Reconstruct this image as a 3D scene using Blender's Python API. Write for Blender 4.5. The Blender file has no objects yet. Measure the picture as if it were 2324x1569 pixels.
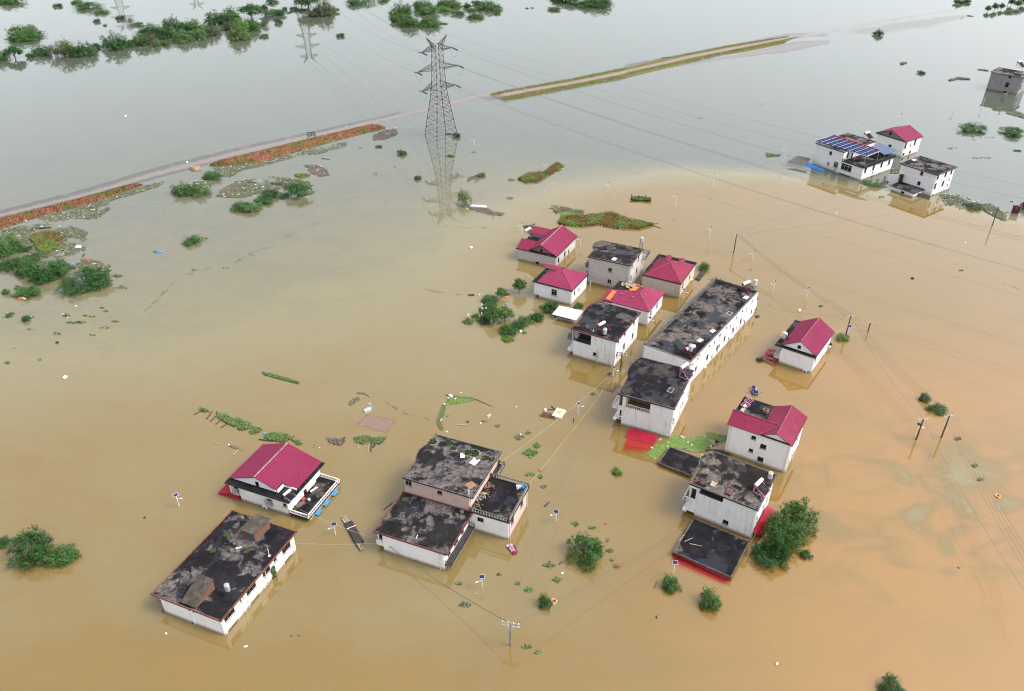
import bpy, math, random
from mathutils import Vector, Matrix
R = math.radians
scene = bpy.context.scene
COL = scene.collection

# ---------------------------------------------------------------- camera, sky, sun, exposure
CAM_H, PITCH, FOC = 100.0, R(33.3), 2324*28/36
cam_data = bpy.data.cameras.new("camera"); cam = bpy.data.objects.new("camera", cam_data); COL.objects.link(cam)
cam.location = (0, 0, CAM_H); cam.rotation_euler = (R(90)-PITCH, 0, 0)
cam_data.lens = 28; cam_data.sensor_width = 36; cam_data.clip_start = 0.5; cam_data.clip_end = 30000
scene.camera = cam
SUN_EL, SUN_AZ = R(52), R(98)          # azimuth clockwise from +Y
world = bpy.data.worlds.new("World"); scene.world = world; world.use_nodes = True
wn = world.node_tree.nodes; wl = world.node_tree.links
sky = wn.new('ShaderNodeTexSky'); sky.sky_type = 'NISHITA'; sky.sun_disc = False
sky.sun_elevation = SUN_EL; sky.sun_rotation = SUN_AZ; sky.air_density = 1.0; sky.dust_density = 4.0; sky.ozone_density = 1.0
hs = wn.new('ShaderNodeHueSaturation'); hs.inputs['Saturation'].default_value = 0.28
wl.new(sky.outputs[0], hs.inputs['Color']); wl.new(hs.outputs[0], wn['Background'].inputs[0])
wn['Background'].inputs[1].default_value = 0.15
sun_data = bpy.data.lights.new("sun", 'SUN'); sun_data.energy = 0.9; sun_data.angle = R(18); sun_data.color = (1, .96, .9)
sun = bpy.data.objects.new("sun", sun_data); COL.objects.link(sun)
sdir = Vector((math.cos(SUN_EL)*math.sin(SUN_AZ), math.cos(SUN_EL)*math.cos(SUN_AZ), math.sin(SUN_EL)))
sun.rotation_euler = (-sdir).to_track_quat('-Z', 'Y').to_euler(); sun.location = sdir*300
vs = scene.view_settings; vs.view_transform = 'Standard'; vs.look = 'None'; vs.exposure = 1.42; vs.gamma = 1.0
scene.render.filter_size = 1.2; scene.cycles.filter_width = 1.2

# ---------------------------------------------------------------- survey: photo direction -> place on the flood plain
def ray(u, v):
    x = (u-1162)/FOC; y = -(v-784.5)/FOC
    return Vector((x, math.cos(PITCH)+y*math.sin(PITCH), -math.sin(PITCH)+y*math.cos(PITCH)))
def at(p, z=0.0):
    d = ray(*p); t = (z-CAM_H)/d.z
    return Vector((d.x*t, d.y*t, z))
def proj(x, y, z):
    dz = z-CAM_H; dep = y*math.cos(PITCH)-dz*math.sin(PITCH); up = y*math.sin(PITCH)+dz*math.cos(PITCH)
    return (1162+FOC*x/dep, 784.5-FOC*up/dep)
def crop(x0, y0, s):
    return lambda a, b: ((x0+a*s)*2324/4096, (y0+b*s)*2324/4096)
c1=crop(550,1700,850/1482); c2=crop(1450,1680,750/1810); c3=crop(2550,1700,800/1569); c4=crop(2400,1350,900/1765)
c5=crop(2000,850,800/2092); c6=crop(2500,1050,900/2324); c7=crop(3100,450,996/2324); c8=crop(2500,0,1596/2324)
c9=crop(0,450,1600/2324); pv=lambda a,b:(a,b)
d1=crop(3000,800,1096/2324); d2=crop(3100,1500,996/2232); d3=crop(3100,2100,996/2324); d4=crop(1700,1950,900/1733)
d5=crop(700,1400,1000/2324); d6=crop(1600,1400,900/2324); d7=crop(0,1400,800/1255); d8=crop(1800,600,900/2017)
e1=crop(0,900,500/1961); e2=crop(0,0,520/2324); e3=crop(380,0,680/2324); e4=crop(980,0,720/2324); e5=crop(1500,0,1000/2324)
e6=crop(3600,0,496/1853); e7=crop(1820,1080,480/1883); e8=crop(600,640,720/2324); c10=crop(1400,100,800/1569); c11=crop(1000,0,1500/2324)

# ---------------------------------------------------------------- mesh and object helpers
class MB:
    def __init__(s): s.v=[]; s.f=[]; s.m=[]; s.uv=[]; s.sm=[]
    def face(s, pts, m=0, uv=None, smooth=False):
        n=len(s.v); s.v.extend([tuple(p) for p in pts]); s.f.append(tuple(range(n, n+len(pts)))); s.m.append(m)
        s.uv.append(uv if uv else [(0,0)]*len(pts)); s.sm.append(smooth)
    def box(s, x0,y0,z0,x1,y1,z1, m=0, bottom=True, mt=None):
        p=[(x0,y0,z0),(x1,y0,z0),(x1,y1,z0),(x0,y1,z0),(x0,y0,z1),(x1,y0,z1),(x1,y1,z1),(x0,y1,z1)]
        L,W=x1-x0,y1-y0
        s.face([p[4],p[5],p[6],p[7]], m if mt is None else mt, [(0,0),(L,0),(L,W),(0,W)])
        if bottom: s.face([p[3],p[2],p[1],p[0]], m)
        for a,b,l in ((0,1,L),(1,2,W),(2,3,L),(3,0,W)):
            s.face([p[a],p[b],p[b+4],p[a+4]], m, [(0,z0),(l,z0),(l,z1),(0,z1)])
    def obox(s, c, d, M=None, m=0):
        M=M or Matrix.Identity(3); c=Vector(c); hx,hy,hz=[q/2 for q in d]
        P=[c+M@Vector(q) for q in ((-hx,-hy,-hz),(hx,-hy,-hz),(hx,hy,-hz),(-hx,hy,-hz),(-hx,-hy,hz),(hx,-hy,hz),(hx,hy,hz),(-hx,hy,hz))]
        for q in ((4,5,6,7),(3,2,1,0),(0,1,5,4),(1,2,6,5),(2,3,7,6),(3,0,4,7)): s.face([P[i] for i in q], m)
    def tube(s, p, q, r, n=6, r2=None, m=0, cap=True):
        p=Vector(p); q=Vector(q); r2=r if r2 is None else r2; d=q-p
        if d.length<1e-6: return
        d.normalize(); a=d.orthogonal().normalized(); b=d.cross(a)
        A=[p+(a*math.cos(2*math.pi*i/n)+b*math.sin(2*math.pi*i/n))*r for i in range(n)]
        B=[q+(a*math.cos(2*math.pi*i/n)+b*math.sin(2*math.pi*i/n))*r2 for i in range(n)]
        for i in range(n): s.face([A[i],A[(i+1)%n],B[(i+1)%n],B[i]], m, smooth=n>5)
        if cap: s.face(list(reversed(A)), m); s.face(B, m)
    def path(s, pts, r, n=5, m=0):
        for a,b in zip(pts, pts[1:]): s.tube(a,b,r,n,m=m)
    def prism(s, poly, z0, z1, mt=0, ms=0):
        top=[(x,y,z1) for x,y in poly]; bot=[(x,y,z0) for x,y in poly]
        s.face(top, mt, [(x,y) for x,y in poly]); s.face(list(reversed(bot)), ms)
        for i in range(len(poly)):
            j=(i+1)%len(poly); s.face([bot[i],bot[j],top[j],top[i]], ms)
    def lathe(s, prof, n=16, c=(0,0,0), axis='z', m=0):
        def P(r,h,i):
            a=2*math.pi*i/n; x,y=r*math.cos(a),r*math.sin(a)
            return (c[0]+x,c[1]+y,c[2]+h) if axis=='z' else ((c[0]+h,c[1]+x,c[2]+y) if axis=='x' else (c[0]+x,c[1]+h,c[2]+y))
        for (r0,h0),(r1,h1) in zip(prof, prof[1:]):
            for i in range(n): s.face([P(r0,h0,i),P(r0,h0,i+1),P(r1,h1,i+1),P(r1,h1,i)], m, smooth=True)
    def build(s, name, mats, parent=None, loc=None, rz=0, weld=False):
        me=bpy.data.meshes.new(name); me.from_pydata(s.v, [], s.f)
        for q in (mats if isinstance(mats,(list,tuple)) else [mats]): me.materials.append(q)
        me.polygons.foreach_set('material_index', s.m); me.polygons.foreach_set('use_smooth', s.sm)
        u=me.uv_layers.new(name='UVMap'); flat=[c for f in s.uv for p in f for c in p]; u.data.foreach_set('uv', flat)
        me.update()
        o=bpy.data.objects.new(name, me); COL.objects.link(o)
        if parent: o.parent=parent
        if loc is not None: o.location=loc
        o.rotation_euler.z=rz
        return o
def tag(o, label=None, cat=None, group=None, kind=None):
    if label: o['label']=label
    if cat: o['category']=cat
    if group: o['group']=group
    if kind: o['kind']=kind
    return o
def thing(name, label, cat, loc=(0,0,0), rz=0, group=None):
    o=bpy.data.objects.new(name, None); COL.objects.link(o); o.location=loc; o.rotation_euler.z=rz; o.empty_display_size=.5
    return tag(o, label, cat, group)
def copy_tree(o, loc=None, rz=None, label=None, group=None, parent=None, scale=None):
    c=o.copy(); COL.objects.link(c)
    if parent is not None: c.parent=parent
    if loc is not None: c.location=loc
    if rz is not None: c.rotation_euler.z=rz
    if scale is not None: c.scale=scale
    if label: c['label']=label
    if group: c['group']=group
    for ch in list(o.children): copy_tree(ch, parent=c)
    return c
def smooth(a,b,x):
    t=max(0,min(1,(x-a)/(b-a))); return t*t*(3-2*t)
def lerp(a,b,t): return a+(b-a)*t
def resample(pts, n):
    pts=[Vector(p) for p in pts]; L=[0]
    for a,b in zip(pts,pts[1:]): L.append(L[-1]+(b-a).length)
    out=[]; k=0
    for i in range(n):
        t=L[-1]*i/(n-1)
        while k<len(L)-2 and L[k+1]<t: k+=1
        w=(t-L[k])/max(1e-9,L[k+1]-L[k]); out.append(pts[k].lerp(pts[k+1], w))
    return out

# ---------------------------------------------------------------- materials
class NT:
    def __init__(s, name):
        s.mat=bpy.data.materials.new(name); s.mat.use_nodes=True; s.t=s.mat.node_tree; s.n=s.t.nodes; s.l=s.t.links
        s.b=s.n['Principled BSDF']; s.out=s.n['Material Output']
    def node(s, ty, ins=None, **kw):
        o=s.n.new(ty)
        for k,v in kw.items(): setattr(o,k,v)
        for k,v in (ins or {}).items(): s.set(o.inputs[k], v)
        return o
    def set(s, sock, v):
        if isinstance(v, bpy.types.NodeSocket): s.l.new(v, sock)
        else:
            if hasattr(sock.default_value,'__len__') and len(sock.default_value)==4 and len(v)==3: v=(*v,1)
            sock.default_value=v
    def pos(s, scale=(1,1,1), kind='pos'):
        src = s.node('ShaderNodeNewGeometry').outputs['Position'] if kind=='pos' else s.node('ShaderNodeTexCoord').outputs['UV' if kind=='uv' else 'Object']
        return s.node('ShaderNodeMapping', {'Vector':src,'Scale':scale}).outputs[0]
    def noise(s, scale, detail=4, rough=.55, vec=None, dist=0):
        return s.node('ShaderNodeTexNoise', {'Vector':vec if vec is not None else s.pos(),'Scale':scale,'Detail':detail,'Roughness':rough,'Distortion':dist}).outputs['Fac']
    def ramp(s, fac, a, b):
        return s.node('ShaderNodeMapRange', {'Value':fac,'From Min':a,'From Max':b}, interpolation_type='SMOOTHSTEP').outputs[0]
    def mix(s, fac, a, b, mode='MIX'):
        o=s.node('ShaderNodeMix', data_type='RGBA', blend_type=mode)
        s.set(o.inputs[0],fac); s.set(o.inputs[6],a); s.set(o.inputs[7],b); return o.outputs[2]
    def math(s, op, a, b=0.0, c=None):
        o=s.node('ShaderNodeMath', operation=op); s.set(o.inputs[0],a); s.set(o.inputs[1],b)
        if c is not None: s.set(o.inputs[2],c)
        return o.outputs[0]
    def bump(s, h, strength=.3, dist=.1):
        s.l.new(s.node('ShaderNodeBump', {'Height':h,'Strength':strength,'Distance':dist}).outputs[0], s.b.inputs['Normal'])
    def fin(s, color=None, rough=None, spec=None, metal=None):
        if color is not None: s.set(s.b.inputs['Base Color'], color)
        if rough is not None: s.set(s.b.inputs['Roughness'], rough)
        if spec is not None: s.set(s.b.inputs['Specular IOR Level'], spec)
        if metal is not None: s.set(s.b.inputs['Metallic'], metal)
        return s.mat
def plain(name, col, rough=.6, var=.25, scale=1.5, metal=0, spec=.4):
    if max(col)<.5: col=tuple(c*.7 for c in col)
    t=NT(name); n=t.noise(scale,5,.6)
    dark=tuple(c*(1-var) for c in col); lite=tuple(min(1,c*(1+var*.6)) for c in col)
    return t.fin(t.mix(t.ramp(n,.3,.7),dark,lite), rough, spec, metal)
def wall_mat(name, base, dirt=(.16,.13,.1), amount=.5, brick=None, mortar=None):
    t=NT(name); P=t.pos(); uv=t.pos(kind='uv')
    col=base
    if brick:
        bk=t.node('ShaderNodeTexBrick',{'Vector':uv,'Color1':base,'Color2':brick,'Mortar':mortar or tuple(c*.6 for c in base),'Scale':1.0,'Mortar Size':.035,'Brick Width':brick_w.get(name,.9),'Row Height':brick_h.get(name,.38)})
        col=bk.outputs['Color']
    mot=t.ramp(t.noise(.55,6,.65,P),.35,.75)
    col=t.mix(t.math('MULTIPLY',mot,.22),col,tuple(c*.62 for c in base))
    # rain streaks run down from the top; the flood leaves a brown band at the water line
    st=t.noise(1.0,6,.72,t.pos((1.3,1.3,.22))); fine=t.noise(3.0,5,.7,P)
    sm=t.math('MULTIPLY',t.ramp(st,.50,.70),t.ramp(fine,.28,.6))
    col=t.mix(t.math('MULTIPLY',sm,amount),col,dirt)
    z=t.node('ShaderNodeSeparateXYZ',{'Vector':P}).outputs['Z']
    wet=t.math('SUBTRACT',1,t.ramp(t.math('SUBTRACT',z,t.math('MULTIPLY',fine,.6)),-.15,.35))
    col=t.mix(t.math('MULTIPLY',wet,.75),col,(.23,.16,.085))
    t.bump(fine,.15,.03)
    return t.fin(col,.75,.25)
brick_w={}; brick_h={}
def roof_flat_mat(name, lichen=(.17,.148,.142), amount=.5, seed=0, dark=(.0085,.008,.0095), puddle=.5):
    t=NT(name); P=t.node('ShaderNodeMapping',{'Vector':t.pos(),'Location':(seed*13.1,seed*7.7,0)}).outputs[0]
    big=t.noise(.16,3,.55,P); med=t.noise(.45,6,.66,P,.6); fine=t.noise(3.2,6,.75,P,1.8)
    sheet=t.ramp(t.math('ADD',t.math('MULTIPLY',big,.9),t.math('MULTIPLY',med,.85)),.98-amount*.2,1.07-amount*.2)
    crease=t.math('ABSOLUTE',t.math('SUBTRACT',t.noise(.8,5,.6,P,1.6),.5)); cloud=t.noise(1.1,6,.66,P,.5)
    wr=t.math('MULTIPLY',t.math('MULTIPLY_ADD',t.ramp(crease,.0,.05),.6,.4),t.math('MULTIPLY_ADD',t.ramp(cloud,.3,.62),.75,.25)); wr=t.math('MULTIPLY',wr,t.math('MULTIPLY_ADD',t.ramp(fine,.3,.6),.35,.65))
    base=t.mix(t.ramp(med,.3,.7),dark,tuple(c*1.9+.002 for c in dark))
    lc=t.mix(t.ramp(t.noise(1.9,4,.6,P),.3,.7),tuple(c*.62 for c in lichen),lichen)
    col=t.mix(t.math('MULTIPLY',sheet,wr),base,lc)
    spk=t.ramp(t.noise(7,3,.6,P),.68,.75); col=t.mix(t.math('MULTIPLY',spk,.3),col,(.075,.07,.065))
    pud=t.math('MULTIPLY',t.ramp(t.noise(.27,3,.5,t.node('ShaderNodeMapping',{'Vector':P,'Location':(31,17,0)}).outputs[0],.4),.6-puddle*.1,.66-puddle*.1),t.math('SUBTRACT',1,t.math('MULTIPLY',sheet,.85)))
    col=t.mix(t.math('MULTIPLY',pud,.65),col,(.012,.0125,.018))
    rg=t.math('MULTIPLY_ADD',pud,-.68,.8)
    t.bump(t.math('MULTIPLY',fine,t.math('SUBTRACT',1,pud)),.35,.08)
    return t.fin(col,rg,t.math('MULTIPLY_ADD',pud,.22,.03))
def tile_mat(name, col, row=.32, width=.3, rough=.38, dirt=.25, orient=1):
    t=NT(name); uv=t.pos(kind='uv'); P=t.pos()
    bk=t.node('ShaderNodeTexBrick',{'Vector':uv,'Color1':col,'Color2':tuple(c*.84 for c in col),'Mortar':tuple(c*.45 for c in col),'Scale':1.0,'Mortar Size':.022,'Brick Width':width,'Row Height':row},offset=0.0 if orient else .5)
    n=t.noise(.6,5,.65,P); c=t.mix(t.math('MULTIPLY',t.ramp(n,.35,.75),dirt),bk.outputs['Color'],tuple(q*.55 for q in col))
    f=t.ramp(t.noise(1.3,6,.72,P),.5,.8); c=t.mix(t.math('MULTIPLY',f,.4),c,(.20,.085,.10))
    c=t.mix(t.math('MULTIPLY',t.ramp(t.noise(.07,3,.5,P),.35,.65),.5),c,tuple(q*1.0+.009 for q in col))
    se=t.node('ShaderNodeSeparateXYZ',{'Vector':uv})
    wave=t.math('SINE',t.math('MULTIPLY',se.outputs['X'],2*math.pi/width))
    saw=t.math('FRACT',t.math('DIVIDE',se.outputs['Y'],row))
    t.bump(t.math('ADD',t.math('MULTIPLY',wave,.35),t.math('MULTIPLY',saw,-1.0)),.55,.05)
    return t.fin(c,t.math('MULTIPLY_ADD',n,.25,rough),.08)
def corr_mat(name, col, pitch=.25, rough=.4, metal=0, var=.25):
    t=NT(name); uv=t.pos(kind='uv'); P=t.pos(); se=t.node('ShaderNodeSeparateXYZ',{'Vector':uv})
    w=t.math('SINE',t.math('MULTIPLY',se.outputs['X'],2*math.pi/pitch))
    n=t.noise(.9,5,.65,P)
    c=t.mix(t.ramp(n,.3,.75),tuple(q*(1-var) for q in col),col); c=t.mix(t.math('MULTIPLY',t.ramp(w,-.5,-.95),.25),c,tuple(q*.5 for q in col))
    t.bump(w,.3,.03); return t.fin(c,rough,.2,metal)
def leaf_mat(name, a, b, c=None):
    t=NT(name); oi=t.node('ShaderNodeNewGeometry').outputs['Random Per Island']
    n=t.noise(.45,2,.5); col=t.mix(oi,a,b); col=t.mix(t.math('MULTIPLY',t.ramp(n,.35,.7),.55),col,c or b)
    t.fin(col,.5,.35)
    tr=t.node('ShaderNodeBsdfTranslucent',{'Color':t.mix(.5,col,(.12,.2,.02))}); ad=t.node('ShaderNodeMixShader',{0:.22})
    t.l.new(t.b.outputs[0],ad.inputs[1]); t.l.new(tr.outputs[0],ad.inputs[2]); t.l.new(ad.outputs[0],t.out.inputs[0])
    return t.mat
def murk_mat(name, col, amax=.8, nscale=.35, lo=.3, hi=.6, rough=.12, edge=.25, endfade=0.0):
    """ground or sheet seen through a thin film of muddy water: fades out along its edges (UV 0..1)"""
    t=NT(name); se=t.node('ShaderNodeSeparateXYZ',{'Vector':t.pos(kind='uv')}); P=t.pos()
    v=se.outputs['Y']; e=t.math('MULTIPLY',t.ramp(v,0,edge),t.math('SUBTRACT',1,t.ramp(v,1-edge,1)))
    n=t.noise(nscale,6,.65,P); a=t.math('MULTIPLY',t.ramp(t.math('ADD',n,t.math('MULTIPLY',t.math('SUBTRACT',e,.5),.5)),lo,hi),e)
    if endfade:
        u=se.outputs['X']; a=t.math('MULTIPLY',a,t.math('MULTIPLY',t.ramp(u,0,endfade),t.math('SUBTRACT',1,t.ramp(u,1-endfade,1))))
    t.set(t.b.inputs['Alpha'],t.math('MULTIPLY',a,amax))
    return t.fin(t.mix(t.ramp(t.noise(1.2,5,.6,P),.3,.7),tuple(c*.8 for c in col),col),rough,.5)
def attr_rand(name, cols, rough=.7, spec=.3):
    """loose floating matter: every scrap takes one of a few colours"""
    t=NT(name); oi=t.node('ShaderNodeNewGeometry').outputs['Random Per Island']
    cr=t.node('ShaderNodeValToRGB',{'Fac':oi}); e=cr.color_ramp; e.interpolation='CONSTANT'
    while len(e.elements)<len(cols): e.elements.new(.5)
    acc=0; tot=sum(w for w,_ in cols)
    for i,(w,c) in enumerate(cols): e.elements[i].position=acc/tot; e.elements[i].color=(*c,1); acc+=w
    return t.fin(cr.outputs[0],rough,spec)

# ---------------------------------------------------------------- flood water
def seg_y(poly, x):
    if x<=poly[0][0]: return poly[0][1]
    for (x0,y0),(x1,y1) in zip(poly,poly[1:]):
        if x<=x1: return lerp(y0,y1,(x-x0)/(x1-x0))
    return poly[-1][1]
FRONT=[(-300,640),(200,600),(560,530),(1000,440),(1300,418),(1500,392),(1750,398),(2080,446),(2200,475),(2600,560)]
SOFT=[(-300,460),(500,400),(1000,210),(1250,110),(1450,50),(1750,26),(2324,24)]
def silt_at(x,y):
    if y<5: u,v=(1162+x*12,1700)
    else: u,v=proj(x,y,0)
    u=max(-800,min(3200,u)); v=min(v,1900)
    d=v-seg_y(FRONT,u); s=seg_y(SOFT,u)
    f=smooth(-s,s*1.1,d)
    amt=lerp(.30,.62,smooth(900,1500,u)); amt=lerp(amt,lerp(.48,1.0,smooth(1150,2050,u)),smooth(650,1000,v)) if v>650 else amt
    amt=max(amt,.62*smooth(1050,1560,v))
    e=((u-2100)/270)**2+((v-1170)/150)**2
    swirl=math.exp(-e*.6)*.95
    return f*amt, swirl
mb=MB(); ys=[-400,-200,-80,-20]; y=10
while y<12000: ys.append(y); y=y*1.018+.6
NX=150; vals=[]
rows=[]
for y in ys:
    half=300+abs(y)*1.15; rows.append([(lerp(-half,half,j/NX),y) for j in range(NX+1)])
me=bpy.data.meshes.new('flood_water'); V=[(x,y,0) for r in rows for x,y in r]
F=[(i*(NX+1)+j,i*(NX+1)+j+1,(i+1)*(NX+1)+j+1,(i+1)*(NX+1)+j) for i in range(len(rows)-1) for j in range(NX)]
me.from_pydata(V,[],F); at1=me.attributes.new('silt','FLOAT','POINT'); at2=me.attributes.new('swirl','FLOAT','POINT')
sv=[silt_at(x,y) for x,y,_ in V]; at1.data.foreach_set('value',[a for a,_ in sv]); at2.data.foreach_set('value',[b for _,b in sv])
water=bpy.data.objects.new('flood_water',me); COL.objects.link(water); tag(water,'muddy brown flood water spreading over the whole plain','flood water',kind='structure')
t=NT('muddy_water'); P=t.pos()
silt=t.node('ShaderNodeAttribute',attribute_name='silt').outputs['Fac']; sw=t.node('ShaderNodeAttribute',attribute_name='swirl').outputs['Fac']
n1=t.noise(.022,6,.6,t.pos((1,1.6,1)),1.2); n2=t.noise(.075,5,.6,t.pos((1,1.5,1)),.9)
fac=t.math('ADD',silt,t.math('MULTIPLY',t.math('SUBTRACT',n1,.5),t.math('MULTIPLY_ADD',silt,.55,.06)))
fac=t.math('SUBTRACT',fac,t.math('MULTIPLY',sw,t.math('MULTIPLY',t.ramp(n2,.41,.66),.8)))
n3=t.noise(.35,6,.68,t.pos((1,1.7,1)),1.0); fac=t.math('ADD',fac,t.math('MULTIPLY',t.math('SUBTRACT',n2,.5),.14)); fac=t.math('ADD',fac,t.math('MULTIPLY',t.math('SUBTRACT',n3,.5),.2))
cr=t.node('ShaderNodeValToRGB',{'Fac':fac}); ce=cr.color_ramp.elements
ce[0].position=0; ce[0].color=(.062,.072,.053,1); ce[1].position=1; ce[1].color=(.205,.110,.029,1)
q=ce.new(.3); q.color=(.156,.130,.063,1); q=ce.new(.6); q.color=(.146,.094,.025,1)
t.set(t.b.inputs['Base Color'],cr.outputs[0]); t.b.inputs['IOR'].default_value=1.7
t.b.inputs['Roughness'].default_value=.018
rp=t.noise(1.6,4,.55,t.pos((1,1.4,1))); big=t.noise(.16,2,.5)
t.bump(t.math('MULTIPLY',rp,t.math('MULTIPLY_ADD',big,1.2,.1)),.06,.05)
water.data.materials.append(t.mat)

# ---------------------------------------------------------------- embankment road and its mud banks
def ribbon(name, up, lo, nu, nv, h, mat, bumpy=0.1, z0=-.15, seed=1, label=None, cat=None, kind=None, endtaper=.06, parent=None):
    """low earthwork between two edge lines, highest in the middle"""
    rg=random.Random(seed); A=resample(up,nu); B=resample(lo,nu); mb=MB(); G=[]
    for i in range(nu):
        u=i/(nu-1); et=min(1,u/endtaper if endtaper else 1,(1-u)/endtaper if endtaper else 1)
        row=[]
        for j in range(nv):
            v=j/(nv-1); p=A[i].lerp(B[i],v); prof=math.sin(math.pi*v)**.55*max(0,et)**.6
            z=lerp(z0,h,prof)+rg.uniform(-1,1)*bumpy*(1 if h>.05 else 0); row.append(((p.x+rg.uniform(-1,1)*bumpy,p.y+rg.uniform(-1,1)*bumpy,z),(u,v)))
        G.append(row)
    for i in range(nu-1):
        for j in range(nv-1):
            q=[G[i][j],G[i+1][j],G[i+1][j+1],G[i][j+1]]; mb.face([k[0] for k in q],0,[k[1] for k in q],True)
    o=mb.build(name,mat,parent); return tag(o,label,cat,kind=kind)
def P(c,*pts): return [at(c(*p)) for p in pts]
def sheet(name, up, lo, mat, z=.006, n=40, label=None, cat=None, kind='structure', parent=None):
    A=resample(up,n); B=resample(lo,n); mb=MB()
    for i in range(n-1):
        mb.face([(A[i].x,A[i].y,z),(B[i].x,B[i].y,z),(B[i+1].x,B[i+1].y,z),(A[i+1].x,A[i+1].y,z)],0,[(i/(n-1),0),(i/(n-1),1),((i+1)/(n-1),1),((i+1)/(n-1),0)])
    return tag(mb.build(name,mat,parent),label,cat,kind=kind)
road_wet=murk_mat('wet_road',(.21,.165,.145),.75,.10,.16,.5,.14,.34,.0)
road_up=[(-60,592),(0,585),(250,525),(500,463),(900,340),(1400,212),(1900,102),(2324,5),(2700,-95),(2830,-125)]
road_lo=[(-60,622),(0,612),(250,552),(500,489),(1000,350),(1400,250),(1800,158),(2324,37),(2700,-55),(2830,-88)]
sheet('embankment_road',P(c9,*road_up),P(c9,*road_lo),road_wet,.006,120,'pinkish concrete road just under the water along the embankment','road')
shal=murk_mat('shallow_silt',(.30,.245,.2),.5,.16,.42,.7,.15,.45)
sheet('road_shoulder',P(c9,(0,560),(500,430),(900,310),(1400,190),(1900,85),(2324,-8)),P(c9,(0,600),(500,476),(900,352),(1400,225),(1900,115),(2324,10)),murk_mat('dark_shoulder',(.10,.085,.085),.42,.22,.58,.74,.2,.35),.004,80,'dark drowned verge beside the embankment road','verge')
sheet('road_edge',P(c9,(0,606),(500,483),(1000,343),(1400,243),(1800,150),(2200,62)),P(c9,(0,622),(500,499),(1000,363),(1400,262),(1800,168),(2200,80)),murk_mat('dark_edge',(.09,.075,.07),.6,.25,.4,.7,.2,.4),.010,80,'dark kerb line along the drowned road','kerb')
# raised dry length of the road, with grass verges
dirt=plain('road_dirt',(.25,.19,.155),.8,.25,.6); grass_soil=NT('verge_soil')
gn=grass_soil.noise(.5,5,.65); gm=grass_soil.mix(grass_soil.ramp(gn,.38,.62),(.075,.12,.024),(.12,.075,.033)); gm=grass_soil.mix(grass_soil.ramp(grass_soil.noise(2.2,4,.6),.6,.7),gm,(.035,.05,.012))
grass_soil.bump(grass_soil.noise(3,5,.7),.8,.3); verge=grass_soil.fin(gm,.9,.2)
dry_up=P(c11,(1400,606),(1560,578),(2000,505),(2324,437))+P(c8,(340,330),(600,279),(880,229),(1040,205))
dry_lo=P(c11,(1470,632),(1700,584),(2000,530),(2324,468))+P(c8,(400,343),(700,283),(930,236),(1060,210))
ribbon('embankment',P(c11,(1450,594),(1560,570),(2000,494),(2324,426))+P(c8,(340,322),(600,270),(880,224),(1000,210)),P(c11,(1560,630),(1720,602),(2000,548),(2324,486))+P(c8,(400,358),(700,300),(950,246),(1010,214)),140,9,.26,verge,.05,seed=2,label='low soil embankment under the raised road',cat='embankment',kind='structure')
sheet('dry_road',dry_up,dry_lo,murk_mat('dry_dirt',(.20,.15,.125),1.0,.5,.22,.42,.85,.3,.06),.30,60,'dry pale red dirt road on the raised embankment','road')
sheet('drowned_road',P(c8,(900,222),(1200,165),(1500,112),(1900,58),(2300,8)),P(c8,(960,240),(1200,195),(1500,135),(1900,68),(2300,14)),murk_mat('faint_road',(.26,.24,.23),.6,.05,.2,.6,.15,.4,.1),.006,60,'faint pale line of road sinking under water towards the far corner','road')
sheet('silt_shoal',P(c8,(1180,170),(1500,112),(1800,80),(2150,60)),P(c8,(1300,235),(1600,215),(1800,190),(2000,110)),murk_mat('shoal',(.2,.17,.12),.35,.04,.4,.7,.15,.5,.2),.004,30,'brown shoal showing through the far shallows','shoal')
ribbon('grass_verge',P(c11,(1440,592),(1560,566),(2000,488),(2324,420))+P(c8,(340,318),(600,266),(880,222),(960,212)),P(c11,(1500,606),(1600,578),(2000,506),(2324,440))+P(c8,(340,333),(600,281),(880,231),(980,217)),120,6,.45,verge,.12,seed=3,label='grassy upper verge of the raised road with reddish soil',cat='verge',kind='structure')
ribbon('grass_verge',P(c11,(1520,618),(1700,582),(2000,529),(2324,466))+P(c8,(400,341),(700,281),(945,236)),P(c11,(1560,632),(1720,606),(2000,552),(2324,490))+P(c8,(400,362),(560,322),(700,306),(950,252)),120,6,.42,verge,.12,seed=4,label='grassy lower verge of the raised road',cat='verge',kind='structure')
sheet('drowned_verge',P(c8,(0,372),(340,312),(600,262),(940,190),(1180,185)),P(c8,(0,392),(340,326),(600,275),(940,214),(1220,225)),murk_mat('upper_shallow',(.13,.11,.12),.8,.16,.42,.62,.2,.4,.05),.004,60,'dark drowned grass along the far side of the raised road','verge')
sheet('drowned_verge',P(c8,(0,432),(350,362),(640,318),(960,235),(1060,230),(1210,225)),P(c8,(0,446),(350,388),(640,342),(960,318),(1080,290),(1210,262)),murk_mat('lower_shallow',(.15,.12,.115),.8,.16,.42,.62,.2,.4,.05),.004,60,'dark drowned grass along the near side of the raised road','verge')
mud=NT('red_mud'); mn=mud.noise(.45,6,.7); mf=mud.noise(2.5,5,.7,mud.pos((1,.5,1)))
mc=mud.mix(mud.ramp(mn,.35,.65),(.14,.047,.025),(.20,.095,.055)); mc=mud.mix(mud.ramp(mf,.52,.66),mc,(.095,.05,.022)); mc=mud.mix(mud.ramp(mud.noise(.16,4,.6),.48,.6),mc,(.075,.09,.02))
mud.bump(mf,.9,.4); mud=mud.fin(mc,.9,.2)
ribbon('mud_bank',P(c9,(-80,628),(0,615),(250,560),(500,492),(790,418),(830,418)),P(c9,(-80,712),(0,682),(200,612),(560,520),(790,432),(830,424)),300,16,.9,mud,.26,seed=5,label='red mud bank beside the road at the left edge',cat='bank',kind='structure',endtaper=.1)
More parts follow.
